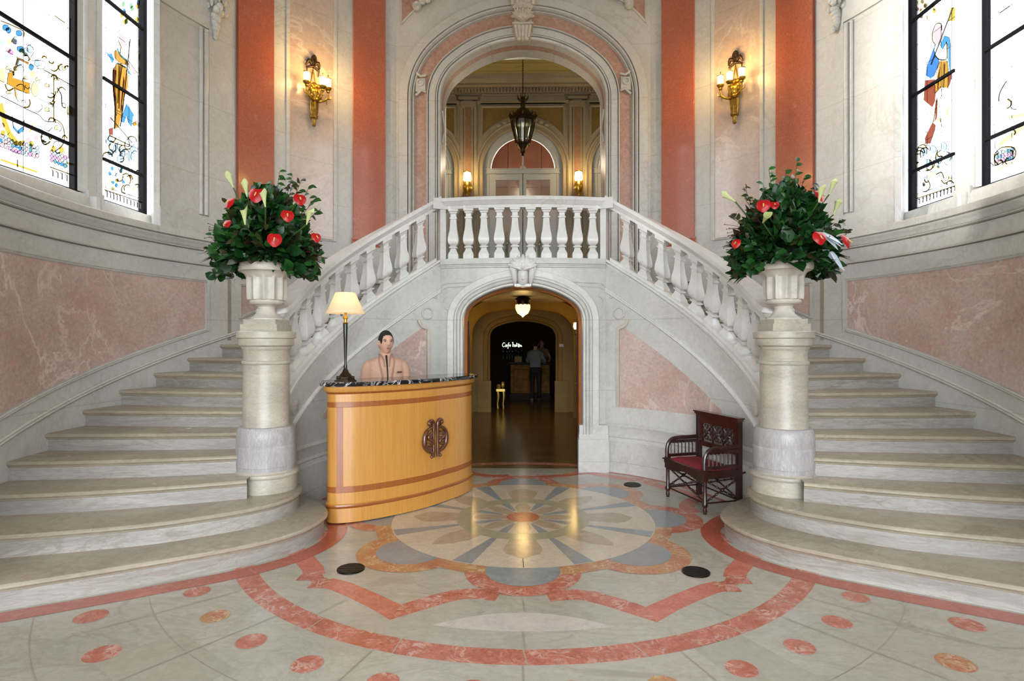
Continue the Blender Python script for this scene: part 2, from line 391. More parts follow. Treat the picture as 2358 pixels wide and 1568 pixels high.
def acanthus(mb, c, w, h, d, n=7, mat=0, down=False):
    """fan of carved leaf lobes on a front facing -Y"""
    s = -1 if down else 1
    for i in range(n):
        a = (i-(n-1)/2)/((n-1)/2); ang = a*1.05
        L = h*(1-.25*abs(a))
        pts = [Vector(c)+Vector((sin(ang)*L*t*w/h*.8, -d*(.3+.7*sin(pi*min(1, t*1.1))), s*cos(ang)*L*t)) for t in (0, .3, .6, .85, 1)]
        mb.tube(pts, [w*.05, w*.085, w*.085, w*.06, w*.02], n=6, mat=mat)
    return mb
# ---------------------------------------------------------------- stained glass drawn in the window plane (y, z in metres)
GLP={'L':[('o',[(6.21,4.78),(6.17,4.74),(6.18,4.68),(6.24,4.66),(6.37,4.69),(6.4,4.75),(6.32,4.74),(6.26,4.76)]),('o',[(6.21,4.63),(6.15,4.53),(6.15,4.35),(6.18,4.13),(6.17,3.9),(6.25,3.95),(6.29,4.09),(6.32,4.26),(6.4,4.46),(6.4,4.58),(6.36,4.66),(6.29,4.67)]),('r',[(6.16,4.56),(6.15,4.47),(6.16,4.27),(6.2,4.06),(6.21,4.14),(6.19,4.35),(6.2,4.55)]),('b',[(6.04,4.68),(6.1,4.68),(6.14,4.71),(6.18,4.66),(6.15,4.6),(6.11,4.64)]),('b',[(6.37,4.26),(6.3,4.1),(6.29,4.02),(6.34,4.03),(6.37,4.12),(6.39,4.06),(6.46,4.03),(6.48,4.15),(6.5,4.18),(6.42,4.24)]),('d',[(6.21,4.65),(6.37,4.67),(6.36,4.65),(6.21,4.63)]),('d',[(6.38,4.67),(6.47,4.61),(6.4,4.61)]),('d',[(6.21,4.79),(6.23,4.82),(6.28,4.77),(6.39,4.76),(6.37,4.73),(6.27,4.74)]),('r',[(6.09,3.87),(6.16,3.91),(6.16,3.83),(6.1,3.81)]),('o',[(6.46,4.07),(6.54,4.13),(6.55,4.08),(6.49,4.05)]),('p',[(6.28,4.21),(6.33,4.22),(6.32,4.15),(6.29,4.13)]),('p',[(6.08,3.98),(6.16,4.06),(6.17,4.01),(6.12,3.91),(6.08,3.91)]),('y',[(6.41,5.25),(6.39,5.21),(6.36,5.19),(6.34,5.21),(6.36,5.25),(6.39,5.27)]),('g',[(6.35,5.37),(6.34,5.33),(6.31,5.31),(6.29,5.33),(6.31,5.37),(6.34,5.39)]),('g',[(6.5,5.4),(6.48,5.36),(6.45,5.34),(6.43,5.36),(6.45,5.4),(6.48,5.42)]),('y',[(6.38,5.27),(6.36,5.24),(6.33,5.22),(6.32,5.24),(6.33,5.28),(6.36,5.29)]),('Y',[(6.58,5.32),(6.56,5.28),(6.53,5.26),(6.51,5.28),(6.53,5.32),(6.56,5.34)]),('Y',[(6.37,5.18),(6.36,5.14),(6.33,5.12),(6.31,5.15),(6.33,5.18),(6.36,5.2)]),('Y',[(6.59,5.47),(6.57,5.44),(6.54,5.42),(6.52,5.44),(6.54,5.48),(6.57,5.5)]),('Y',[(6.4,5.21),(6.39,5.17),(6.36,5.15),(6.34,5.17),(6.36,5.21),(6.39,5.23)]),('Y',[(6.33,5.23),(6.31,5.19),(6.28,5.17),(6.27,5.2),(6.28,5.23),(6.31,5.25)]),('g',[(6.48,5.42),(6.46,5.38),(6.43,5.36),(6.42,5.38),(6.43,5.42),(6.46,5.44)]),('g',[(6.4,5.19),(6.38,5.15),(6.35,5.13),(6.34,5.16),(6.35,5.19),(6.38,5.21)]),('b',[(6.6,5.53),(6.59,5.49),(6.55,5.47),(6.54,5.49),(6.55,5.53),(6.59,5.55)]),('Y',[(6.5,5.26),(6.49,5.22),(6.46,5.21),(6.44,5.23),(6.46,5.26),(6.49,5.28)]),('b',[(6.37,5.29),(6.35,5.26),(6.32,5.24),(6.31,5.26),(6.32,5.3),(6.35,5.31)]),('b',[(6.31,3.49),(6.3,3.46),(6.27,3.45),(6.25,3.47),(6.27,3.5),(6.3,3.51)]),('b',[(6.24,3.31),(6.22,3.28),(6.2,3.27),(6.18,3.29),(6.2,3.32),(6.22,3.33)]),('y',[(6.15,3.32),(6.13,3.3),(6.11,3.29),(6.09,3.31),(6.11,3.34),(6.13,3.34)]),('b',[(6.35,3.37),(6.33,3.35),(6.31,3.34),(6.29,3.36),(6.31,3.39),(6.33,3.39)]),('b',[(6.19,3.32),(6.17,3.3),(6.15,3.29),(6.13,3.31),(6.15,3.33),(6.17,3.34)]),('y',[(6.3,3.48),(6.29,3.45),(6.26,3.44),(6.25,3.46),(6.26,3.49),(6.29,3.5)]),('l',[(6.24,3.42),(6.23,3.39),(6.2,3.38),(6.19,3.4),(6.2,3.43),(6.23,3.44)]),('p',[(6.26,3.37),(6.25,3.35),(6.22,3.34),(6.21,3.36),(6.22,3.38),(6.25,3.39)]),('b',[(6.17,3.47),(6.16,3.44),(6.13,3.44),(6.12,3.46),(6.13,3.48),(6.16,3.49)]),('Y',[(6.25,3.36),(6.23,3.33),(6.2,3.33),(6.19,3.35),(6.2,3.37),(6.23,3.38)]),('Y',[(6.18,3.25),(6.17,3.23),(6.14,3.22),(6.13,3.24),(6.14,3.27),(6.17,3.27)]),('b',[(6.32,3.52),(6.31,3.5),(6.28,3.49),(6.27,3.51),(6.28,3.53),(6.31,3.54)]),('y',[(6.52,3.34),(6.5,3.31),(6.47,3.3),(6.46,3.32),(6.47,3.35),(6.5,3.36)]),('b',[(6.14,3.4),(6.12,3.38),(6.1,3.37),(6.08,3.39),(6.1,3.42),(6.12,3.42)]),('Y',[(6.46,3.47),(6.45,3.44),(6.42,3.43),(6.41,3.45),(6.42,3.48),(6.45,3.49)]),('p',[(6.42,3.54),(6.41,3.51),(6.38,3.51),(6.36,3.52),(6.38,3.55),(6.41,3.56)]),('y',[(6.6,5.05),(6.59,5.01),(6.57,5.0),(6.57,5.03),(6.57,5.08),(6.59,5.09)]),('y',[(6.6,4.9),(6.59,4.85),(6.57,4.84),(6.57,4.88),(6.57,4.92),(6.59,4.93)]),('y',[(6.6,4.74),(6.59,4.7),(6.57,4.69),(6.57,4.72),(6.57,4.76),(6.59,4.77)]),('y',[(6.6,4.58),(6.59,4.54),(6.57,4.53),(6.57,4.56),(6.57,4.61),(6.59,4.61)]),('y',[(6.6,4.42),(6.59,4.38),(6.57,4.37),(6.57,4.41),(6.57,4.45),(6.59,4.46)]),('y',[(6.6,4.26),(6.59,4.22),(6.57,4.21),(6.57,4.25),(6.57,4.29),(6.59,4.3)]),('y',[(6.6,4.11),(6.59,4.07),(6.57,4.06),(6.57,4.09),(6.57,4.13),(6.59,4.14)]),('y',[(6.6,3.95),(6.59,3.91),(6.57,3.9),(6.57,3.94),(6.57,3.98),(6.59,3.98)]),('Y',[(6.24,4.63),(6.23,4.44),(6.22,4.2),(6.24,4.21),(6.26,4.46),(6.28,4.63)]),('r',[(6.32,4.55),(6.29,4.32),(6.27,4.13),(6.28,4.14),(6.31,4.3),(6.34,4.5)]),('p',[(6.24,4.98),(6.29,5.02),(6.32,5.0),(6.34,4.97),(6.36,4.91),(6.32,4.86),(6.28,4.87),(6.25,4.9)]),('p',[(6.36,4.75),(6.54,4.68),(6.51,4.65),(6.34,4.69)]),('l',[(6.16,3.76),(6.14,3.73),(6.11,3.7),(6.08,3.69),(6.05,3.71),(6.05,3.74),(6.08,3.78),(6.11,3.8),(6.14,3.79)]),('l',[(6.26,3.72),(6.25,3.69),(6.21,3.66),(6.18,3.65),(6.16,3.67),(6.16,3.71),(6.18,3.74),(6.21,3.76),(6.25,3.75)]),('l',[(6.37,3.71),(6.36,3.68),(6.32,3.65),(6.28,3.64),(6.26,3.66),(6.26,3.7),(6.28,3.73),(6.32,3.75),(6.36,3.74)]),('l',[(6.48,3.71),(6.47,3.67),(6.43,3.64),(6.39,3.63),(6.37,3.65),(6.37,3.69),(6.39,3.72),(6.43,3.74),(6.47,3.73)]),('l',[(6.18,3.64),(6.16,3.6),(6.13,3.57),(6.1,3.57),(6.07,3.59),(6.07,3.62),(6.1,3.65),(6.13,3.67),(6.16,3.67)]),('l',[(6.33,3.62),(6.31,3.59),(6.28,3.56),(6.24,3.55),(6.22,3.57),(6.22,3.61),(6.24,3.64),(6.28,3.66),(6.31,3.65)]),('l',[(6.55,3.81),(6.54,3.77),(6.5,3.74),(6.46,3.73),(6.43,3.75),(6.43,3.79),(6.46,3.82),(6.5,3.84),(6.54,3.83)]),('y',[(4.91,3.96),(4.9,3.95),(4.88,3.94),(4.87,3.93),(4.86,3.93),(4.86,3.95),(4.87,3.96),(4.88,3.97),(4.9,3.97)]),('y',[(4.98,4.0),(4.97,3.98),(4.96,3.97),(4.94,3.96),(4.93,3.97),(4.93,3.98),(4.94,3.99),(4.96,4.0),(4.97,4.0)]),('y',[(5.08,4.16),(5.07,4.15),(5.05,4.14),(5.04,4.13),(5.03,4.13),(5.03,4.14),(5.04,4.16),(5.05,4.17),(5.07,4.17)]),('y',[(5.21,4.0),(5.2,3.99),(5.18,3.98),(5.17,3.97),(5.16,3.97),(5.16,3.99),(5.17,4.0),(5.18,4.01),(5.2,4.01)]),('y',[(5.32,4.0),(5.31,3.98),(5.29,3.97),(5.27,3.96),(5.26,3.97),(5.26,3.98),(5.27,3.99),(5.29,4.0),(5.31,4.0)]),('y',[(5.43,4.1),(5.42,4.09),(5.4,4.08),(5.38,4.07),(5.37,4.07),(5.37,4.08),(5.38,4.1),(5.4,4.11),(5.42,4.11)]),('y',[(5.52,4.25),(5.51,4.24),(5.49,4.22),(5.47,4.21),(5.46,4.22),(5.46,4.23),(5.47,4.25),(5.49,4.26),(5.51,4.26)]),('y',[(5.32,3.77),(5.31,3.75),(5.29,3.74),(5.27,3.73),(5.26,3.74),(5.26,3.75),(5.27,3.77),(5.29,3.78),(5.31,3.78)]),('y',[(5.43,3.64),(5.42,3.62),(5.4,3.61),(5.38,3.6),(5.37,3.61),(5.37,3.62),(5.38,3.64),(5.4,3.65),(5.42,3.65)]),('y',[(5.08,3.96),(5.07,3.94),(5.05,3.93),(5.04,3.92),(5.03,3.93),(5.03,3.94),(5.04,3.95),(5.05,3.96),(5.07,3.96)]),('y',[(4.91,3.75),(4.9,3.74),(4.88,3.73),(4.87,3.72),(4.86,3.73),(4.86,3.74),(4.87,3.75),(4.88,3.76),(4.9,3.76)]),('l',[(4.98,4.25),(4.98,4.22),(4.96,4.2),(4.94,4.19),(4.92,4.2),(4.92,4.22),(4.94,4.25),(4.96,4.26),(4.98,4.26)]),('l',[(5.08,4.2),(5.08,4.17),(5.06,4.15),(5.04,4.15),(5.02,4.16),(5.02,4.18),(5.04,4.2),(5.06,4.22),(5.08,4.22)]),('l',[(5.21,4.15),(5.21,4.13),(5.18,4.11),(5.16,4.1),(5.15,4.11),(5.15,4.13),(5.16,4.16),(5.18,4.17),(5.21,4.17)]),('l',[(5.13,4.25),(5.13,4.22),(5.11,4.2),(5.08,4.19),(5.07,4.2),(5.07,4.23),(5.08,4.25),(5.11,4.27),(5.13,4.26)]),('l',[(5.02,4.06),(5.01,4.04),(4.99,4.01),(4.97,4.01),(4.96,4.02),(4.96,4.04),(4.97,4.07),(4.99,4.08),(5.01,4.08)]),('o',[(4.97,4.08),(4.93,3.94),(4.88,3.91),(4.87,3.81),(4.94,3.81),(4.95,3.74),(4.98,3.7),(4.96,3.8),(5.1,3.82),(5.11,3.92),(4.93,3.89),(4.99,4.08)]),('o',[(4.97,4.09),(5.09,4.1),(5.09,4.08),(4.97,4.08)]),('y',[(5.2,3.91),(5.19,3.87),(5.17,3.83),(5.14,3.82),(5.12,3.84),(5.11,3.87),(5.12,3.91),(5.14,3.95),(5.17,3.96),(5.19,3.95)]),('y',[(4.86,3.88),(4.85,3.82),(4.83,3.79),(4.8,3.8),(4.79,3.85),(4.8,3.9),(4.83,3.94),(4.85,3.93)]),('y',[(5.61,3.87),(5.59,3.83),(5.56,3.8),(5.53,3.8),(5.52,3.84),(5.53,3.88),(5.56,3.91),(5.59,3.9)]),('y',[(5.17,4.03),(5.16,4.0),(5.13,3.98),(5.11,3.98),(5.1,4.0),(5.11,4.03),(5.13,4.05),(5.16,4.05)]),('Y',[(4.79,3.59),(4.83,3.45),(4.87,3.5),(4.83,3.64)]),('Y',[(4.83,3.45),(4.88,3.37),(4.91,3.42),(4.87,3.5)]),('Y',[(4.87,3.37),(4.95,3.31),(4.98,3.36),(4.91,3.42)]),('Y',[(4.95,3.31),(5.03,3.33),(5.06,3.39),(4.98,3.36)]),('Y',[(5.02,3.34),(5.09,3.44),(5.12,3.5),(5.06,3.39)]),('Y',[(5.08,3.45),(5.13,3.56),(5.16,3.61),(5.12,3.5)]),('Y',[(5.12,3.56),(5.18,3.64),(5.21,3.7),(5.16,3.61)]),('b',[(4.92,3.53),(4.93,3.45),(4.93,3.48),(4.92,3.56)]),('b',[(4.93,3.45),(4.98,3.42),(4.98,3.45),(4.93,3.48)]),('b',[(4.98,3.42),(5.03,3.46),(5.03,3.5),(4.98,3.45)]),('b',[(5.03,3.46),(5.04,3.54),(5.04,3.57),(5.03,3.5)]),('p',[(4.84,3.35),(4.84,3.34),(4.83,3.33),(4.81,3.33),(4.81,3.33),(4.81,3.35),(4.81,3.36),(4.83,3.36),(4.84,3.36)]),('b',[(4.83,3.31),(4.83,3.3),(4.82,3.29),(4.81,3.29),(4.8,3.29),(4.8,3.31),(4.81,3.32),(4.82,3.32),(4.83,3.32)]),('p',[(4.84,3.28),(4.84,3.27),(4.83,3.25),(4.81,3.25),(4.8,3.26),(4.8,3.27),(4.81,3.28),(4.83,3.29),(4.84,3.29)]),('l',[(4.88,3.35),(4.87,3.33),(4.86,3.33),(4.85,3.32),(4.84,3.33),(4.84,3.34),(4.85,3.36),(4.86,3.36),(4.87,3.36)]),('p',[(4.88,3.31),(4.87,3.3),(4.86,3.29),(4.85,3.29),(4.84,3.29),(4.84,3.31),(4.85,3.32),(4.86,3.32),(4.87,3.32)]),('p',[(4.88,3.28),(4.87,3.27),(4.86,3.25),(4.85,3.25),(4.84,3.26),(4.84,3.27),(4.85,3.29),(4.86,3.29),(4.87,3.29)]),('p',[(4.91,3.34),(4.9,3.33),(4.89,3.32),(4.88,3.32),(4.87,3.32),(4.87,3.33),(4.88,3.35),(4.89,3.35),(4.9,3.35)]),('p',[(4.91,3.31),(4.9,3.3),(4.89,3.29),(4.88,3.29),(4.87,3.29),(4.87,3.3),(4.88,3.31),(4.89,3.32),(4.9,3.32)]),('m',[(4.91,3.27),(4.91,3.26),(4.9,3.25),(4.89,3.25),(4.88,3.25),(4.88,3.27),(4.89,3.28),(4.9,3.28),(4.91,3.28)]),('l',[(4.94,3.33),(4.93,3.32),(4.92,3.31),(4.91,3.31),(4.9,3.32),(4.9,3.33),(4.91,3.34),(4.92,3.35),(4.93,3.35)]),('d',[(4.95,3.3),(4.94,3.29),(4.93,3.28),(4.92,3.28),(4.91,3.28),(4.91,3.3),(4.92,3.31),(4.93,3.32),(4.94,3.31)]),('m',[(4.94,3.26),(4.94,3.25),(4.93,3.24),(4.92,3.24),(4.91,3.25),(4.91,3.26),(4.92,3.27),(4.93,3.28),(4.94,3.27)]),('p',[(4.97,3.34),(4.97,3.32),(4.96,3.31),(4.95,3.31),(4.94,3.32),(4.94,3.33),(4.95,3.34),(4.96,3.35),(4.97,3.35)]),('b',[(4.98,3.31),(4.98,3.3),(4.97,3.29),(4.95,3.29),(4.95,3.29),(4.95,3.3),(4.95,3.31),(4.97,3.32),(4.98,3.32)]),('m',[(4.98,3.27),(4.97,3.25),(4.96,3.24),(4.95,3.24),(4.94,3.25),(4.94,3.26),(4.95,3.27),(4.96,3.28),(4.97,3.28)]),('p',[(5.01,3.35),(5.01,3.33),(5.0,3.32),(4.99,3.32),(4.98,3.33),(4.98,3.34),(4.99,3.35),(5.0,3.36),(5.01,3.36)]),('b',[(5.02,3.31),(5.01,3.29),(5.0,3.28),(4.99,3.28),(4.98,3.29),(4.98,3.3),(4.99,3.31),(5.0,3.32),(5.01,3.32)]),('m',[(5.01,3.27),(5.01,3.25),(5.0,3.25),(4.98,3.24),(4.97,3.25),(4.97,3.26),(4.98,3.27),(5.0,3.28),(5.01,3.28)]),('m',[(5.05,3.35),(5.05,3.34),(5.04,3.33),(5.03,3.33),(5.02,3.33),(5.02,3.35),(5.03,3.36),(5.04,3.37),(5.05,3.36)]),('l',[(5.05,3.31),(5.04,3.3),(5.03,3.29),(5.02,3.29),(5.01,3.29),(5.01,3.31),(5.02,3.32),(5.03,3.32),(5.04,3.32)]),('l',[(5.05,3.28),(5.04,3.26),(5.03,3.25),(5.02,3.25),(5.01,3.26),(5.01,3.27),(5.02,3.29),(5.03,3.29),(5.04,3.29)]),('l',[(5.08,3.36),(5.08,3.34),(5.07,3.33),(5.06,3.33),(5.05,3.34),(5.05,3.35),(5.06,3.37),(5.07,3.37),(5.08,3.37)]),('p',[(5.08,3.32),(5.08,3.31),(5.07,3.3),(5.05,3.29),(5.05,3.3),(5.05,3.31),(5.05,3.33),(5.07,3.33),(5.08,3.33)]),('l',[(5.08,3.28),(5.08,3.27),(5.07,3.25),(5.06,3.25),(5.05,3.26),(5.05,3.28),(5.06,3.29),(5.07,3.29),(5.08,3.29)]),('d',[(5.12,3.36),(5.12,3.35),(5.11,3.34),(5.1,3.34),(5.09,3.35),(5.09,3.36),(5.1,3.37),(5.11,3.38),(5.12,3.37)]),('d',[(5.12,3.33),(5.12,3.31),(5.11,3.3),(5.09,3.3),(5.09,3.31),(5.09,3.32),(5.09,3.33),(5.11,3.34),(5.12,3.34)]),('m',[(5.12,3.29),(5.12,3.27),(5.1,3.26),(5.09,3.26),(5.08,3.27),(5.08,3.28),(5.09,3.29),(5.1,3.3),(5.12,3.3)]),('p',[(5.16,3.36),(5.16,3.35),(5.14,3.34),(5.13,3.34),(5.12,3.35),(5.12,3.36),(5.13,3.37),(5.14,3.38),(5.16,3.37)]),('l',[(5.16,3.33),(5.16,3.32),(5.14,3.31),(5.13,3.31),(5.12,3.31),(5.12,3.33),(5.13,3.34),(5.14,3.35),(5.16,3.34)]),('p',[(5.16,3.29),(5.16,3.27),(5.15,3.26),(5.13,3.26),(5.12,3.27),(5.12,3.28),(5.13,3.3),(5.15,3.3),(5.16,3.3)]),('l',[(5.2,3.37),(5.19,3.35),(5.18,3.35),(5.17,3.34),(5.16,3.35),(5.16,3.36),(5.17,3.37),(5.18,3.38),(5.19,3.38)]),('l',[(5.2,3.33),(5.2,3.32),(5.18,3.31),(5.17,3.3),(5.16,3.31),(5.16,3.32),(5.17,3.33),(5.18,3.34),(5.2,3.34)]),('p',[(5.2,3.3),(5.19,3.28),(5.18,3.27),(5.17,3.27),(5.16,3.28),(5.16,3.29),(5.17,3.31),(5.18,3.31),(5.19,3.31)]),('p',[(5.36,3.38),(5.35,3.37),(5.34,3.36),(5.33,3.36),(5.32,3.37),(5.32,3.38),(5.33,3.39),(5.34,3.4),(5.35,3.4)]),('m',[(5.36,3.35),(5.35,3.33),(5.34,3.32),(5.33,3.32),(5.32,3.33),(5.32,3.34),(5.33,3.35),(5.34,3.36),(5.35,3.36)]),('m',[(5.36,3.31),(5.35,3.29),(5.34,3.28),(5.33,3.28),(5.32,3.29),(5.32,3.3),(5.33,3.31),(5.34,3.32),(5.35,3.32)]),('l',[(5.4,3.38),(5.39,3.37),(5.38,3.36),(5.37,3.36),(5.36,3.37),(5.36,3.38),(5.37,3.39),(5.38,3.4),(5.39,3.4)]),('m',[(5.4,3.35),(5.39,3.33),(5.38,3.32),(5.37,3.32),(5.36,3.33),(5.36,3.34),(5.37,3.35),(5.38,3.36),(5.39,3.36)]),('d',[(5.4,3.31),(5.39,3.29),(5.38,3.28),(5.37,3.28),(5.36,3.29),(5.36,3.3),(5.37,3.31),(5.38,3.32),(5.39,3.32)]),('l',[(5.44,3.38),(5.43,3.37),(5.42,3.36),(5.41,3.36),(5.4,3.36),(5.4,3.38),(5.41,3.39),(5.42,3.4),(5.43,3.4)]),('m',[(5.44,3.34),(5.43,3.33),(5.42,3.32),(5.41,3.32),(5.4,3.33),(5.4,3.34),(5.41,3.35),(5.42,3.36),(5.43,3.35)]),('b',[(5.44,3.3),(5.43,3.29),(5.42,3.28),(5.41,3.28),(5.4,3.29),(5.4,3.3),(5.41,3.31),(5.42,3.32),(5.43,3.31)]),('p',[(5.48,3.38),(5.48,3.37),(5.46,3.36),(5.45,3.36),(5.44,3.36),(5.44,3.38),(5.45,3.39),(5.46,3.4),(5.48,3.4)]),('p',[(5.48,3.34),(5.48,3.33),(5.46,3.32),(5.45,3.32),(5.44,3.32),(5.44,3.34),(5.45,3.35),(5.46,3.36),(5.48,3.35)]),('b',[(5.48,3.3),(5.48,3.29),(5.46,3.28),(5.45,3.28),(5.44,3.28),(5.44,3.3),(5.45,3.31),(5.46,3.32),(5.48,3.31)]),('m',[(5.52,3.38),(5.52,3.37),(5.51,3.36),(5.49,3.36),(5.48,3.36),(5.48,3.38),(5.49,3.39),(5.51,3.4),(5.52,3.39)]),('l',[(5.52,3.34),(5.52,3.33),(5.51,3.32),(5.49,3.31),(5.48,3.32),(5.48,3.34),(5.49,3.35),(5.51,3.36),(5.52,3.35)]),('d',[(5.52,3.3),(5.52,3.29),(5.51,3.28),(5.49,3.27),(5.48,3.28),(5.48,3.3),(5.49,3.31),(5.51,3.32),(5.52,3.31)]),('Y',[(4.81,3.15),(5.18,3.15),(5.18,3.13),(4.81,3.13)]),('Y',[(5.52,3.34),(5.61,3.35),(5.61,3.33),(5.52,3.32)]),('b',[(4.89,4.3),(4.88,4.28),(4.85,4.26),(4.83,4.26),(4.83,4.29),(4.85,4.31),(4.88,4.32)]),('b',[(4.91,4.3),(4.9,4.27),(4.88,4.25),(4.86,4.26),(4.86,4.28),(4.88,4.3),(4.9,4.31)]),('b',[(5.02,4.32),(5.01,4.3),(4.98,4.28),(4.96,4.28),(4.96,4.31),(4.98,4.33),(5.01,4.34)]),('b',[(5.03,4.2),(5.02,4.17),(5.0,4.15),(4.97,4.15),(4.97,4.18),(5.0,4.2),(5.02,4.21)]),('g',[(5.05,4.18),(5.04,4.16),(5.01,4.14),(4.99,4.14),(4.99,4.17),(5.01,4.19),(5.04,4.2)]),('m',[(4.94,4.12),(4.93,4.09),(4.9,4.07),(4.88,4.08),(4.88,4.1),(4.9,4.13),(4.93,4.13)]),('p',[(4.91,4.12),(4.9,4.1),(4.88,4.08),(4.86,4.08),(4.86,4.11),(4.88,4.13),(4.9,4.14)]),('b',[(5.14,4.09),(5.13,4.06),(5.11,4.04),(5.09,4.05),(5.09,4.07),(5.11,4.1),(5.13,4.1)]),('l',[(4.85,4.16),(4.84,4.13),(4.82,4.11),(4.8,4.12),(4.8,4.14),(4.82,4.16),(4.84,4.17)]),('l',[(4.9,4.05),(4.89,4.03),(4.86,4.01),(4.84,4.01),(4.84,4.04),(4.86,4.06),(4.89,4.07)]),('p',[(4.97,4.23),(4.96,4.2),(4.93,4.18),(4.91,4.19),(4.91,4.21),(4.93,4.24),(4.96,4.24)]),('y',[(4.92,4.2),(4.91,4.18),(4.89,4.16),(4.87,4.16),(4.87,4.19),(4.89,4.21),(4.91,4.22)]),('l',[(5.25,3.56),(5.24,3.53),(5.21,3.52),(5.19,3.53),(5.19,3.55),(5.21,3.58),(5.24,3.58)]),('l',[(5.29,3.45),(5.28,3.42),(5.25,3.41),(5.23,3.42),(5.23,3.44),(5.25,3.46),(5.28,3.47)]),('Y',[(5.14,3.39),(5.13,3.36),(5.11,3.35),(5.09,3.36),(5.09,3.38),(5.11,3.4),(5.13,3.41)]),('p',[(5.12,3.41),(5.11,3.39),(5.08,3.37),(5.06,3.38),(5.06,3.4),(5.08,3.43),(5.11,3.43)]),('p',[(5.2,3.46),(5.19,3.44),(5.16,3.42),(5.14,3.43),(5.14,3.45),(5.16,3.48),(5.19,3.48)]),('p',[(4.85,3.44),(4.84,3.42),(4.82,3.41),(4.8,3.41),(4.8,3.44),(4.82,3.46),(4.84,3.46)]),('Y',[(4.86,3.39),(4.85,3.36),(4.83,3.35),(4.81,3.36),(4.81,3.38),(4.83,3.4),(4.85,3.4)]),('Y',[(5.49,3.45),(5.48,3.42),(5.45,3.4),(5.43,3.41),(5.43,3.44),(5.45,3.46),(5.48,3.47)]),('Y',[(5.39,3.43),(5.38,3.4),(5.35,3.38),(5.33,3.39),(5.33,3.42),(5.35,3.44),(5.38,3.45)])],
